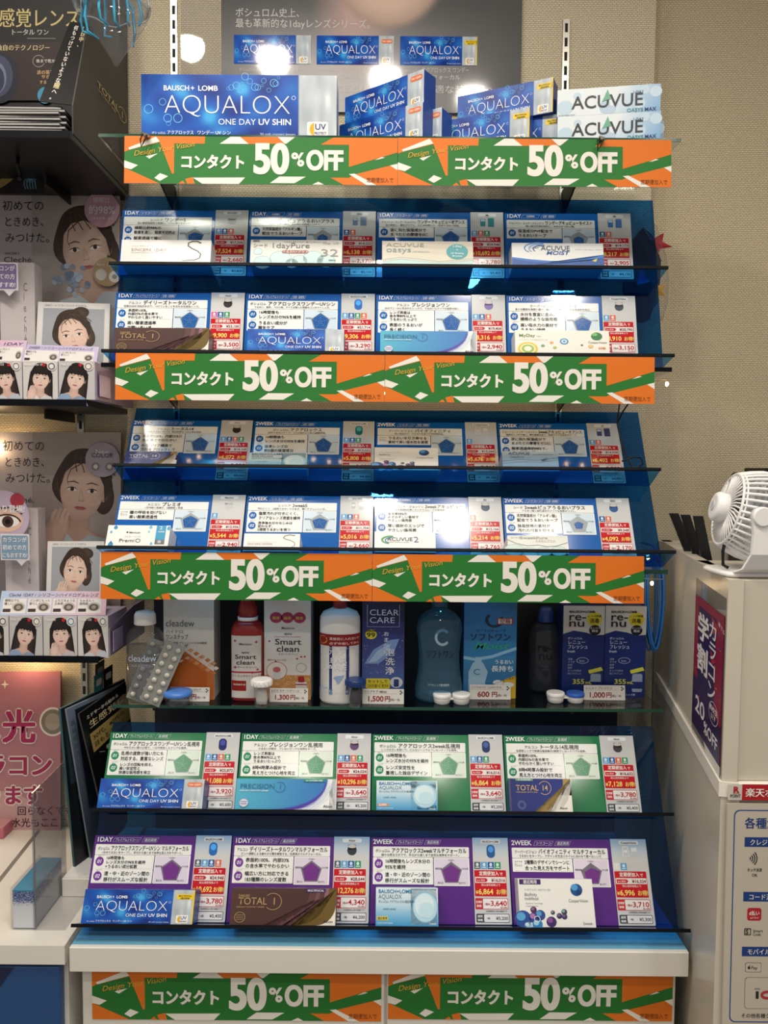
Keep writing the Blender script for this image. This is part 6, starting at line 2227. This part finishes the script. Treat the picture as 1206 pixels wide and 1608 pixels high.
info_strip('lilac strip of three lens pictures behind the middle left boxes', [at(38, 541, -0.155), at(156, 545, -0.155), at(151, 572, -0.195), at(33, 570, -0.195)], 'b9aed0', 'c2b9d6', '2WEEK / シリコーンハイドロゲルレンズ', 2)
info_strip('pink strip of lens pictures at the edge, middle left shelf', [at(-40, 534, -0.150), at(43, 535, -0.150), at(36, 570, -0.193), at(-44, 570, -0.193)], 'd6a9c0', 'c9b0c9', 'Cleché 1DAY', 2)
info_strip('blue and pink strip of four lens pictures, lower left shelf', [at(3, 928, -0.155), at(168, 929, -0.155), at(166, 966, -0.2), at(-3, 967, -0.2)], 'a9bcd8', 'd6b3c0', 'Cleché 1DAY / シリコーンハイドロゲルレンズ', 4)
for zb, px, lab in ((Z_L2 + .0003, 152, 'lilac card tray end beside the middle left lens boxes'), (Z_L3 + .0003, 173, 'lilac card tray end beside the lower left lens boxes')):
    p = at(px, 625 if zb > 1.5 else 1025, yL)
    t = thing('tray_end', lab, 'tray', (p.x, yL, zb))
    b = MB()
    b.slab([(0, 0, 0), (0, 0, 0.045), (0, 0.12, 0.062), (0, 0.18, 0.062), (0, 0.18, 0)], -0.003)
    b.build('end_panel', mat('tray_lilac', '8f7f96', 0.5), t)
    MB().box(0.0032, 0.0042, 0.004, 0.05, 0.006, 0.04).build('end_label', mat('tray_label', 'a99cbc', 0.5), t)

# ---- pink poster standing on the left counter
P = Print(1, 1, 215, 249)
P.lgrad(0, 0, 215, 249, 'b0707f', 'c08a92', L=0)
P.ell(10, 120, 80, 95, 'bd8790', 1, 40)
P.ell(120, 240, 70, 60, 'cfa6a8', 1, 30)
P.ell(203, 75, 21, 22, 'e6dfd8', 2, 30)
P.ell(203, 75, 18, 19, '857a70', 3, 30)
P.ell(203, 75, 12, 13, 'a89c8e', 4, 30)
P.ell(10 + 113, 238, 9, 9, 'd9cfc6', 2)
P.ell(123, 238, 6, 6, '857a70', 3)
PK, OW = 'a8265c', 'efe2da'


def fat(s_, x, y, sz):
    for ch in s_:
        for i, (dx, dy) in enumerate(((-3, 0), (3, 0), (0, -3), (0, 3), (-2, -2), (2, 2), (-2, 2), (2, -2))):
            P.txt(ch, x + dx, y + dy, sz, OW, 1, L=5 + 0.5 * i)
        P.txt(ch, x, y, sz, PK, 5, L=10)
        x += sz * 0.98


fat('水', 68, 101, 53)
fat('光', 124, 101, 53)
fat('カラコン', 58, 154, 37)
fat('あります', 62, 198, 32)
P.txt('回らなくても', 147, 216, 15, '3a2428', 1, L=5)
P.txt('水光もこここ', 138, 234, 15, '3a2428', 1, L=5)
for x, y in ((128, 18), (172, 205)):
    P.poly([(x, y - 7), (x + 1.4, y - 1.4), (x + 7, y), (x + 1.4, y + 1.4), (x, y + 7), (x - 1.4, y + 1.4), (x - 7, y), (x - 1.4, y - 1.4)], 'f0e4d8', 3)
board('pink_poster', 'pink poster with big magenta lettering standing on the left counter', 'poster', [at(-120, 1057, -0.02), at(95, 1055, -0.02), at(95, 1312, -0.02), at(-120, 1313, -0.02)], 0.006, '9c5a68', P)
p = atz(2, 1318, CABZ)
t = thing('pink_box', 'small pink box at the picture edge before the pink poster', 'box', (p.x, p.y, CABZ + 0.0004))
MB().box(-0.08, 0.004, 0, 0.05, 0, 0.02, 0.001).build('box_body', mat('pink_card', 'c06a7c', 0.5), t)
MB().box(-0.079, 0.003, 0.001, 0.049, 0.0202, 0.0212).build('box_lid', mat('pink_card_pale', 'cf98a0', 0.5), t)

# ---- left counter
XR, YF = -0.4545, -0.371
g1, g2 = atz(0, 1386, CABZ), atz(52, 1320, CABZ)
sl = (g2.x - g1.x) / (g2.y - g1.y)


def gx(y):
    return g1.x + sl * (y - g1.y)


t = thing('left_counter', 'white counter with a dark blue front left of the cabinet', 'counter', (-0.75, -0.2, 0))
o = Vector((-0.75, -0.2, 0))
b = MB()
b.slab([Vector((gx(YF), YF, CABZ)) - o, Vector((XR, YF, CABZ)) - o, Vector((XR, -0.006, CABZ)) - o, Vector((gx(-.006), -0.006, CABZ)) - o], 0.028)
b.build('top_board', WHITE, t)
b = MB()
b.slab([Vector((-1.3, YF, CABZ)) - o, Vector((gx(YF) - .008, YF, CABZ)) - o, Vector((gx(-.006) - .008, -0.006, CABZ)) - o, Vector((-1.3, -0.006, CABZ)) - o], 0.028)
b.build('top_board', WHITE, t)
MB().box(-1.3 + .75, XR - 0.004 + .75, YF + .022 + .2, -0.01 + .2, 0, CABZ - 0.0285).build('carcass', WHITE, t)
xa = XR - 0.010 + .75
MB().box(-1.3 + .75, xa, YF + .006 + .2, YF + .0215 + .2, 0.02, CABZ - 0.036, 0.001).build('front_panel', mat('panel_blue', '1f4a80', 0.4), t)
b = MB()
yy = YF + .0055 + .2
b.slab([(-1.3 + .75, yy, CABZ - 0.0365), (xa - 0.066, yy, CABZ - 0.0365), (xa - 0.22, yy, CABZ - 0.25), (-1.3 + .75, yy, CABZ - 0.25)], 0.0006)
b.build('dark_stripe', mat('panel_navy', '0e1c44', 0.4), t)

# ---- acrylic holder with blue glitter block
f = atz(55, 1459, CABZ + .002)
k = (f.y + 1.44) / FPX
t = thing('acrylic_holder', 'clear acrylic leaflet holder with a blue glitter block, on the left counter', 'holder', (f.x, f.y, CABZ + .0003))
w = 37 * k
zt_ = at(55, 1246, f.y).z - CABZ
zb_ = zt_ + 0.012
b = MB()
b.slab([(0, 0, 0.002), (0, 0, zt_), (0, 0.115, zt_ + 0.004), (0, 0.115, 0.002)], -0.002)
b.build('tall_pane', GREYCLEAR, t)
MB().box(-w, 0.045, 0, 0.16, 0, 0.0016).build('base_sheet', CLEAR, t)
MB().box(-w - .002, -w, 0, 0.10, 0.002, 0.064).build('low_pane', CLEAR, t)
MB().box(0.0005, 0.0022, -0.0008, -0.0001, 0.002, zt_).build('pane_edge', mat('acrylic_grey_edge', '6a6a72', 0.2), t)
MB().box(-w + .0005, -0.0008, 0.002, 0.098, 0.002, 0.058).build('glitter_block', glitter(), t)
MB().box(-w + .0005, -0.0008, 0.002, 0.098, 0.0582, 0.0600).build('block_top', mat('block_teal', '2f86a8', 0.3), t)
p = atz(142, 1409, CABZ)
q_ = atz(97, 1409, CABZ)
t = thing('white_riser', 'small white riser block under the dark brochure boards', 'block', (q_.x, p.y, CABZ + .0004))
MB().box(0, 0.078, 0, 0.10, 0, 0.030, 0.001).build('block', WHITE, t)
MB().box(0.002, 0.076, 0.002, 0.098, 0.0302, 0.0310).build('top_pad', WHITEP, t)
zr = CABZ + 0.0325


def yat(px, py, z):
    return atz(px, py, z).y


# ---- brochure boards leaning beside the display
yb = max(-0.25, p.y + 0.012)
P = Print(1, 1, 100, 260)
P.rect(0, 0, 100, 260, '14161a', 0)
P.rect(4, 6, 96, 120, '22343c', 1)
P.ell(60, 180, 34, 34, '1f4a52', 1)
P.ring(60, 180, 30, 1, '3f7c86', 2)
P.txt('瞳にやさしい', 14, 150, 12, '8fa4a8', 0)
P.rect(0, 250, 100, 260, '3f98a8', 2)
board('brochure_board', 'dark brochure board with a teal edge, leaning leftmost beside the display', 'brochure', [at(95, 1113, yb), at(196, 1066, yb + 0.16), at(196, 1300, yb + 0.15), at(119, 1374, yb)], 0.004, '2a5a66', P)
P = Print(1, 1, 100, 260)
P.lgrad(0, 0, 100, 260, '6f7f92', '2c3440', L=0)
P.rect(12, 6, 100, 170, '1b2230', 1)
for i in range(9):
    P.rect(3, 20 + i * 12, 9, 28 + i * 12, '52606e', 1)
board('brochure_board', 'grey edged brochure board leaning between two darker ones', 'brochure', [at(104, 1114, yb + .004), at(196, 1072, yb + 0.155), at(200, 1290, yb + 0.15), at(146, 1366, yb + .006)], 0.003, '8f98a4', P)
P = Print(1, 1, 100, 260)
P.rect(0, 0, 100, 260, '0c0c0e', 0)
P.txt('ミドサーから始める', 10, 26, 11, 'd3cdbf', 1, fit=70)
P.txt('生感覚レンズ', 12, 52, 22, 'c9b98a', 0, fit=120)
P.rect(10, 66, 100, 116, '8f7a46', 1)
P.txt('30代、40代の', 14, 86, 15, '1a160c', 1, fit=74, L=4)
P.txt('目もとケアに', 14, 106, 15, '1a160c', 1, fit=70, L=4)
P.txt('＼ 新登場 ／', 20, 136, 12, 'c9c4ba', 1)
P.rect(14, 150, 90, 220, '15181c', 1)
P.rect(15, 151, 89, 219, '0c0c0e', 2)
board('brochure_board', 'black brochure board with gold lettering, leaning closest to the display', 'brochure', [at(124, 1121, yb + .008), at(197, 1070, yb + 0.125), at(214, 1200, yb + 0.12), at(160, 1270, yb + .01)], 0.003, '3c3a38', P)
for px, py, dy, c, lab in ((155, 1066, .085, '2f5a60', 'teal index tab sticking up from the brochure boards'), (170, 1056, .10, '18181a', 'black index tab sticking up from the brochure boards'), (157, 1048, .13, '55504a', 'grey index tab sticking up from the brochure boards')):
    a = at(px - 7, py - 4, yb + dy)
    b2 = at(px + 7, py - 13, yb + dy + .02)
    c2 = at(px + 7, py + 18, yb + dy + .02)
    d2 = at(px - 7, py + 26, yb + dy)
    P = Print(1, 1, 20, 30)
    P.rect(2, 2, 18, 28, c, 0)
    P.rect(4, 8, 16, 18, 'a9a49c', 1, 2)
    board('index_tab', lab, 'tab', [a, b2, c2, d2], 0.001, c, P)

# ------------------------------------------------------------------ right bay: white counter with a front column
NX, NY, SLP = 0.4245, -0.50, 0.2


def wx(y):
    return NX + SLP * (y - NY)


RZ = 1.366
t = thing('right_counter', 'tall white open-topped counter along the right side', 'counter', (0.75, -0.25, 0))
o = Vector((0.75, -0.25, 0))


def V(x, y, z):
    return Vector((x, y, z)) - o


GREYW = mat('counter_laminate', 'cbc3b4', 0.3)
b = MB()
b.slab([V(wx(NY), NY, 1.1135), V(wx(NY), NY, RZ), V(wx(.04), .04, RZ), V(wx(.04), .04, 1.1135)], 0.018 if True else 0)
b.build('side_panel', GREYW, t)
b = MB()
b.slab([V(wx(NY) - .001, NY - .001, 0), V(wx(NY) - .001, NY - .001, 1.0935), V(wx(.04) - .001, .04, 1.0935), V(wx(.04) - .001, .04, 0)], 0.022)
b.build('lower_side_panel', GREYW, t)
b = MB()
b.slab([V(wx(NY) - .004, NY - .002, 1.094), V(wx(NY) - .004, NY - .002, 1.113), V(wx(.04) - .004, .04, 1.113), V(wx(.04) - .004, .04, 1.094)], 0.022)
b.build('side_trim', mat('trim_bright', 'efeae0', 0.25), t)
MB().box(wx(NY) + .0185 - .75, 0.45, NY + .25, NY + .016 + .25, 1.1135, RZ, 0.001).build('front_panel', GREYW, t)
MB().box(wx(NY) + .019 - .75, 0.45, NY - .002 + .25, NY + .016 + .25, 0, 1.0935, 0.001).build('lower_front_panel', GREYW, t)
MB().box(wx(NY) + .019 - .75, 0.45, NY - .0075 + .25, NY + .016 + .25, 1.094, 1.113, 0.0012).build('front_trim', mat('trim_bright'), t)
MB().box(wx(NY) + .04 - .75, 0.45, NY + .0165 + .25, NY + .20 + .25, RZ - .014, RZ).build('top_board', GREYW, t)
MB().box(wx(0) - .75, 0.45, -.004 + .25, .03 + .25, 1.0, RZ, 0.001).build('back_panel', GREYW, t)
MB().box(wx(-.2) + .06 - .75, 0.45, NY + .03 + .25, -.01 + .25, 1.10, 1.115).build('inner_shelf', GREYW, t)

# corner poster on the side panel
P = Print(1, 1, 100, 200)
P.rect(0, 0, 100, 200, '8f1a3c', 0)
P.rect(16, 12, 76, 188, '2a1550', 1)
P.poly([(0, 120), (100, 150), (100, 200), (0, 200)], '30184e', 1.5)
for x, y, sz in ((62, 12, 24), (60, 60, 20), (30, 70, 26)):
    P.poly([(x, y), (x + sz, y + 10), (x + 6, y + sz)], 'b0283c', 2)
rs = random.Random(9)
for _ in range(40):
    x, y = rs.uniform(2, 96), rs.uniform(2, 196)
    P.rect(x, y, x + rs.uniform(1, 5), y + rs.uniform(1, 3), rs.choice(('c23a4a', '6a2a6c', 'd8a03a', '3f5fa0')), 2.5)
for i, ch in enumerate('カラコン'):
    P.txt(ch, 54, 42 + i * 28, 29, 'e9e4ea', 2, L=5)
for i, ch in enumerate('学割'):
    P.txt(ch, 14, 56 + i * 46, 42, 'efeaf0', 5, L=5)
P.txt('20', 14, 172, 34, 'efeaf0', 2, fit=36, L=5)
P.txt('%OFF', 48, 186, 24, 'efeaf0', 2, fit=46, L=5)
P.ring(78, 142, 15, 1, 'd8cfe0', 4)
P.txt('高校生', 78, 140, 9, 'efeaf0', 2, al='c', L=5)
P.txt('以下', 78, 150, 8, 'efeaf0', 1, al='c', L=5)
P.txt('誰でも', 84, 16, 7, 'efd8dc', 1, L=5, rot=-20)


def sp(y, z, off=0.0012):
    return Vector((wx(y) - off, y + off * SLP, z))


board('corner_poster', 'crimson and purple poster with white lettering on the right counter side', 'poster', [sp(-.318, 1.318), sp(-.492, 1.318), sp(-.492, 1.128), sp(-.318, 1.128)], 0.0008, '6a1a3c', P)
t = thing('poster_film', 'clear film sleeve behind the crimson poster on the counter side', 'sleeve', sp(-.4, 1.122, .0003))
o_ = t.location
b = MB()
b.slab([sp(-.314, 1.342, .0006) - o_, sp(-.497, 1.342, .0006) - o_, sp(-.497, 1.106, .0006) - o_, sp(-.314, 1.106, .0006) - o_], 0.0003)
b.build('film', CLEAR, t)
b = MB()
b.slab([sp(-.40, 1.127, .0012) - o_, sp(-.492, 1.127, .0012) - o_, sp(-.492, 1.107, .0012) - o_, sp(-.43, 1.107, .0012) - o_], 0.0003)
b.build('paper_liner', mat('paper_white', 'e2dfd8', 0.5), t)

# sticker and payment board on the front
YC = NY - .0082
k = (YC + 1.44) / FPX
x0 = at(1143, 1240, YC).x
p = at(1143, 1256, YC)
t = thing('point_sticker', 'red and white POINT sticker strip on the right counter front', 'sticker', p)
w, h = 230 * k, 26 * k
MB().box(0, w, -0.0002, 0.0004, 0, h).build('sticker_sheet', mat('sticker_white', 'dcd6ce', 0.4), t)
P = Print(w, h, 230, 29)
P.rect(0, 0, 230, 29, 'd3cdc4', 0)
P.rect(22, 0, 230, 29, 'b01c26', 1)
P.txt('R', 8, 15, 15, 'b01c26', 5)
P.line([(7, 16.5), (18, 16.5)], 0.8, 'b01c26', 3)
P.txt('POINT', 3, 24, 8, '2c2a2a', 2, fit=17)
P.txt('楽天ポイントカード', 27, 21, 17, 'efe6e0', 2, fit=140)
P.build('sticker_print', t, (0, -0.0002, 0), m=PRM)

TL, BL = at(1142, 1262, YC - .001), at(1133, 1640, YC - .001)
wB = 215 * k
P = Print(1, 1, 215, 378)
P.rect(0, 0, 215, 378, 'c3baac', 0)
NV = '1c3c7c'
P.rect(11, 9, 206, 342, '24468c', 1, 9)
P.rect(12.8, 10.8, 204.2, 340.2, 'c3baac', 2, 8)
P.txt('各種決済', 28, 36, 18, NV, 2, fit=72)
P.txt('ご利用いただけます', 104, 36, 12, NV, 2)
for y, s_ in ((51, 'クレジットカード決済'), (136, 'コード決済'), (222, 'モバイル決済')):
    P.rect(29, y, 190, y + 15, NV, 3)
    P.txt(s_, 37, y + 11.5, 10, 'e6e2dc', 1, L=5, fit=len(s_) * 9.6)
for r in (3, 6.5, 10, 13.5):
    P.ring(36, 84, r, 1.7, '2a2826', 4, 14, -45, 45)
P.txt('タッチ決済', 34, 104, 6, '2a2826', 2, fit=24)
P.txt('OK', 42, 112, 6, '2a2826', 2)
P.rect(36, 161, 59, 181, 'b0202a', 3, 4)
P.txt('d払い', 39, 172, 8, 'f2e8e4', 2, fit=17, L=5)
P.txt('dバライ', 41, 178, 4, 'f2e8e4', 1, L=5)
P.rect(32, 193, 43, 204, '2a2826', 3, 1)
P.rect(33.5, 194.5, 41.5, 202.5, 'c3baac', 4, 1)
P.txt('S', 34.5, 202, 10, '2a2826', 5, L=5)
P.txt('Smart', 46, 199, 6, '2a2826', 1, fit=16)
P.txt('Code', 46, 204.5, 6, '2a2826', 1, fit=13)
P.rect(35, 247, 61, 262, '3a3836', 3, 2)
P.rect(35.6, 247.6, 60.4, 261.4, 'c3baac', 4, 2)
P.ell(41, 255, 2.2, 2.4, '2a2826', 5)
P.ell(42, 251.5, 1, .6, '2a2826', 5)
P.txt('Pay', 44.5, 257.5, 7.5, '2a2826', 1, L=5)
P.rect(35, 270, 120, 320, '6a6662', 3, 5)
P.rect(35.7, 270.7, 119.3, 319.3, 'c3baac', 4, 5)
P.rect(53, 292, 58, 304, '2a2826', 5, 1)
P.rect(51, 287, 60, 289.5, '8a8680', 5, 1)
P.line(curve(72, 298, 9, 5, 60, 300, 16), 4.4, 'b0303a', 5)
P.txt('その他各種クレジットカード対応', 30, 334, 8, '2a2826', 1, fit=120)
q = [TL, TL + Vector((wB, 0, 0)), BL + Vector((wB, 0, 0)), BL]
board('payment_board', 'white payment notice board with a blue border on the right counter front', 'sign', q, 0.002, 'c3baac', P, m=PRM)

# ---- desk fan
fb = at(1163, 900, -0.45)
t = thing('desk_fan', 'small white fan with a caged drum on the right counter top', 'fan', (fb.x, -0.447, RZ + .0004))
MB().lathe([(0.040, 0), (0.043, 0.002), (0.043, 0.005), (0.040, 0.007)], 40, sx=0.86, sy=0.95, pw=5.0).build('base_plate', WHITEP, t)
hc = Vector((0.010, 0.004, 0.077))
tilt = Matrix.Rotation(math.radians(12), 4, 'Y') @ Matrix.Rotation(math.radians(-6), 4, 'Z')
Rm = Matrix.Translation(hc) @ Matrix.Rotation(math.radians(-6), 4, 'Z') @ Matrix.Rotation(math.radians(14), 4, 'Y')


def head(name, mb, m, sm=False):
    o = mb.build(name, m, t, sm)
    o.matrix_local = Rm
    return o


def prof(u):
    x = -0.026 + 0.060 * u
    r = 0.047 + 0.011 * math.sin(min(1, u * 1.5) * math.pi / 2)
    return x, r


def ringt(mb, x, r, tr, n=44):
    mb.tube([(x, r * math.cos(2 * math.pi * i / n), r * math.sin(2 * math.pi * i / n)) for i in range(n)], tr, 8, closed=True)


FANW = mat('fan_white', 'efeeee', 0.3)
b = MB()
ringt(b, *prof(0), 0.0018)
ringt(b, prof(0.05)[0] + .001, prof(0.08)[1], 0.0012)
head('rear_ring', b, FANW)
head('front_band', MB().lathe([(0.0580, 0.022), (0.0592, 0.023), (0.0592, 0.044), (0.0570, 0.046), (0.0562, 0.044), (0.0562, 0.022), (0.0580, 0.022)], 48, axis='x', caps=False), FANW)
b = MB()
for i in range(38):
    a = 2 * math.pi * i / 38
    b.tube([(prof(u)[0], prof(u)[1] * math.cos(a), prof(u)[1] * math.sin(a)) for u in (0, .12, .25, .45, .7, .9)], 0.0020, 6)
head('drum_ribs', b, FANW)
b = MB()
for i in range(44):
    a = 2 * math.pi * i / 44
    a2 = a + 0.22
    b.tube([(-0.030, 0.016 * math.cos(a), 0.016 * math.sin(a)), (-0.0285, 0.03 * math.cos(a + .1), 0.03 * math.sin(a + .1)), (-0.026, 0.047 * math.cos(a2), 0.047 * math.sin(a2))], 0.0011, 5)
head('rear_spokes', b, FANW)
head('motor_hub', MB().lathe([(0.014, -0.0455), (0.0175, -0.0445), (0.0195, -0.042), (0.0195, -0.029), (0.017, -0.027)], 32, axis='x'), FANW)
head('hub_button', MB().lathe([(0.006, -0.0465), (0.0065, -0.0457)], 20, axis='x'), mat('fan_grey', 'c9c9cc', 0.3))
b = MB()
for i in range(5):
    a = 2 * math.pi * i / 5
    c0 = []
    for r, da, xo in ((0.012, -.25, -.004), (0.05, -.35, -.010), (0.05, .35, .010), (0.012, .25, .004)):
        c0.append((0.004 + xo, r * math.cos(a + da), r * math.sin(a + da)))
    b.slab(c0, 0.001)
head('fan_blades', b, mat('fan_blade', 'b9bcc0', 0.3))
b = MB()
for i in range(36):
    a = 2 * math.pi * i / 36
    b.tube([(0.045, 0.012 * math.cos(a), 0.012 * math.sin(a)), (0.044, 0.057 * math.cos(a), 0.057 * math.sin(a))], 0.0009, 5)
head('front_spokes', b, FANW)
for sy in (-1,):
    b = MB()
    yv = sy * 0.0635
    pts = [(0.000, yv * .60, 0.007), (-0.001, yv * .84, 0.013), (-0.001, yv, 0.032), (-0.002, yv, 0.056), (-0.005, yv, 0.080)]
    wd = (0.026, 0.021, 0.0155, 0.013, 0.0122)
    rings = []
    for (x, y, z), ww in zip(pts, wd):
        rings.append([b.bm.verts.new((x + dx * ww, y + dy, z)) for dx, dy in ((-1, -.0025), (1, -.0025), (1, .0025), (-1, .0025))])
    for A, B in zip(rings, rings[1:]):
        for i in range(4):
            b.bm.faces.new((A[i], A[(i + 1) % 4], B[(i + 1) % 4], B[i]))
    b.bm.faces.new(rings[0])
    b.bm.faces.new(rings[-1][::-1])
    b.build('bracket_arm', FANW, t)
    MB().lathe([(0.0122, yv * 0.93), (0.0122, yv - .004), (0.0105, yv - .0055)], 30, cx=-0.005, cy=0.078, axis='y').build('pivot_knob', FANW, t)
MB().tube([(-0.022, -0.008, 0.058), (-0.024, -0.010, 0.046), (-0.028, -0.012, 0.03), (-0.028, -0.014, 0.013), (-0.022, -0.016, 0.0095)], 0.0022, 8).build('power_cord', BLACK, t)

# ---- router with three flat aerials, black case behind
rp = Vector((wx(-.22) + 0.075, -.22, 1.1154))
t = thing('wifi_router', 'black router with three flat aerials standing inside the right counter', 'router', rp)
MB().box(-.05, .08, -.06, .06, 0, 0.16, 0.004).build('router_body', BLACK, t)
for px, wpx, py, Y in ((1057, 15, 806, -.17), (1075, 15, 808, -.21), (1095, 16, 810, -.25)):
    c = at(px, py, Y)
    k = (Y + 1.44) / FPX
    e = at(px + 15, py + 95, Y)
    b = MB()
    hw = wpx * k / 2
    e.x = max(c.x + 0.018, wx(Y) + 0.032)
    z1 = max(e.z, rp.z + 0.161)
    b.slab([c - rp + Vector((-hw * .9, 0, 0)), c - rp + Vector((hw * .9, 0, 0)), Vector((e.x + hw * 1.1, Y, z1)) - rp, Vector((e.x - hw * 1.1, Y, z1)) - rp], 0.005)
    b.build('aerial', BLACK, t)
    if Y < -.24:
        pass
c = at(1188, 742, -0.12)
t = thing('black_case', 'black device case standing inside the right counter behind the fan', 'device', (c.x, -0.12, 1.1154))
MB().box(0, 0.16, 0, 0.10, 0, c.z - 1.1154, 0.004).build('case_body', BLACK, t)
MB().box(0.02, 0.05, 0.01, 0.09, c.z - 1.1154 + .0002, c.z - 1.1154 + .008, 0.002).build('case_handle', DARKMETAL, t)

# ---- cables and little lights
cc = at(1024, 945, -0.13)
t = thing('cable_coil', 'coil of blue cable hanging below the right end of the two-week stand', 'cable', cc)
CB = mat('blue_cable', '2b6fb4', 0.3)
rs = random.Random(12)
for i in range(6):
    b = MB()
    rx, rz = 0.012 + 0.0035 * rs.random(), 0.072 + 0.010 * rs.random()
    ox = rs.uniform(-.005, .007)
    b.tube([(ox + rx * math.sin(a) * (1 + 0.25 * math.cos(a)), 0.004 * i - .01 + 0.006 * math.cos(a), rz * math.cos(a) - .002 * i) for a in np.linspace(0, 2 * math.pi, 31)[:-1]], 0.0021, 7, closed=True)
    b.build('cable_loop', CB, t)
MB().tube([(0.008, 0, 0.07), (0.016, 0.03, 0.085), (0.018, 0.06, 0.092), (0.012, 0.10, 0.092)], 0.002, 7).build('cable_tail', CB, t)

kp = at(978, 690, -0.115)
t = thing('black_cable', 'black cable hanging over the right side of the two-week stand', 'cable', kp)
pts = [(976, 612, -.135), (972, 640, -.125), (969, 664, -.11), (975, 695, -.135), (984, 716, -.15), (994, 734, -.155), (1001, 735, -.16), (1010, 728, -.155), (1006, 719, -.15), (994, 718, -.145), (977, 724, -.16)]
MB().tube([at(*q) - kp for q in pts], 0.0014, 7).build('cord', BLACK, t)
MB().tube([at(*q) - kp for q in ((996, 618, -.14), (988, 632, -.13), (979, 645, -.12), (969, 664, -.11))], 0.0014, 7).build('cord_branch', BLACK, t)

WIRE = mat('clear_wire', 'b9a884', 0.3)
GLOW = mat('warm_bulb', 'fff0cc', 0.4, emit='ffd79a', estr=FAIRY_GLOW)


def light_string(label, pts, n, r=0.0026, watts=0.0, seed=1):
    pts = [Vector(p) for p in pts]
    o = pts[0].copy()
    t = thing('light_string', label, 'lights', o)
    MB().tube([p - o for p in pts], 0.0007, 5).build('wire', WIRE, t)
    rs = random.Random(seed)
    me = None
    L_ = [0]
    for a, b2 in zip(pts, pts[1:]):
        L_.append(L_[-1] + (b2 - a).length)
    for i in range(n):
        d = L_[-1] * (i + 0.5) / n
        for j in range(len(pts) - 1):
            if L_[j + 1] >= d:
                p = pts[j].lerp(pts[j + 1], (d - L_[j]) / (L_[j + 1] - L_[j]))
                break
        p = p + Vector((rs.uniform(-.004, .004), rs.uniform(-.012, .012), -0.003 - rs.uniform(0, .006))) - o
        if me is None:
            q = MB().sphere((0, 0, 0), r, 1.3, 8).build('bulb', GLOW, t, True)
            me = q
        else:
            q = me.copy()
            COL.objects.link(q)
        q.location = p
    if watts:
        ld = bpy.data.lights.new('string_glow', 'POINT')
        ld.energy = watts
        ld.color = (1.0, 0.72, 0.38)
        ld.shadow_soft_size = 0.02
        for f in (0.25, 0.75):
            lo = bpy.data.objects.new('string_glow', ld)
            COL.objects.link(lo)
            lo.parent = t
            lo.location = (pts[-1] - pts[0]) * f + Vector((0, 0, -.012))
    return t


zA = SHA - 0.030
light_string('string of warm lights under the glass shelf of the upper one-day stand', [(-.44, -.175, zA)] + [(-.40 + i * .085, -.195 + (.035 if i % 2 else 0), zA - (.008 if i % 2 else 0)) for i in range(10)] + [(.445, -.205, zA + .012), (.448, -.218, zA + .004)], 34)
zB = SHB - 0.02
light_string('string of warm lights under the glass shelf of the two-week stand', [(.20, -.10, zB), (.30, -.13, zB - .004), (.40, -.16, zB), (.450, -.21, zB + .004)], 8, seed=4)
light_string('warm light string on the wall under the middle left shelf', [(-.95, -.03, 1.575), (-.80, -.02, 1.57), (-.70, -.02, 1.555), (-.62, -.03, 1.53)], 8, watts=0.35, seed=5)
light_string('warm light string on the wall under the lower left shelf', [(-.95, -.05, 1.165), (-.80, -.05, 1.16), (-.70, -.05, 1.165), (-.56, -.05, 1.16)], 8, watts=0.35, seed=6)

# ---- party bag behind the upper stand
bp_ = at(1026, 432, -0.075)
t = thing('party_bag', 'clear party bag with a red and a yellow star hanging on the right wall', 'bag', bp_)
MB().lathe([(0.004, 0.085), (0.012, 0.06), (0.022, 0.03), (0.027, -0.01), (0.026, -0.05), (0.018, -0.078), (0.002, -0.088)], 26, sy=0.7).build('clear_bag', CLEAR, t, True)


def starm(r, th, c, m, sc=(1, 1), rot=0.0):
    b = MB()
    n = 10
    pts = []
    for i in range(n):
        a = 2 * math.pi * i / n + rot
        rr = r if i % 2 == 0 else r * 0.45
        pts.append((c[0] + rr * math.sin(a) * sc[0], c[2] + rr * math.cos(a) * sc[1]))
    F = [b.bm.verts.new((x, c[1] - th * .3, z)) for x, z in pts]
    f0 = b.bm.verts.new((c[0], c[1] - th, c[2]))
    k0 = b.bm.verts.new((c[0], c[1] + th, c[2]))
    for i in range(n):
        b.bm.faces.new((F[i], F[(i + 1) % n], f0))
        b.bm.faces.new((F[(i + 1) % n], F[i], k0))
    return b


starm(0.038, 0.008, (0.0, 0.0, 0.052), None, (.85, .6), .5).build('red_star', mat('foil_red', 'b01c2c', 0.35), t)
starm(0.020, 0.007, (0.008, -0.004, -0.028), None, (.8, .9), .9).build('yellow_star', mat('foil_yellow', 'd6a02a', 0.4), t)
b = MB()
rs = random.Random(21)
b.sphere((-0.018, 0.01, 0.0), 0.030, 2.6, 14)
for v in b.bm.verts:
    v.co += Vector((rs.uniform(-.005, .005), rs.uniform(-.005, .005), rs.uniform(-.006, .006)))
b.build('dark_foil', mat('foil_navy', '14162a', 0.2, 0.5), t)
MB().tube([(0, 0.0, 0.085), (0.002, 0.03, 0.12), (0.002, 0.07, 0.125)], 0.0008, 5).build('hanging_cord', CLEAR, t)
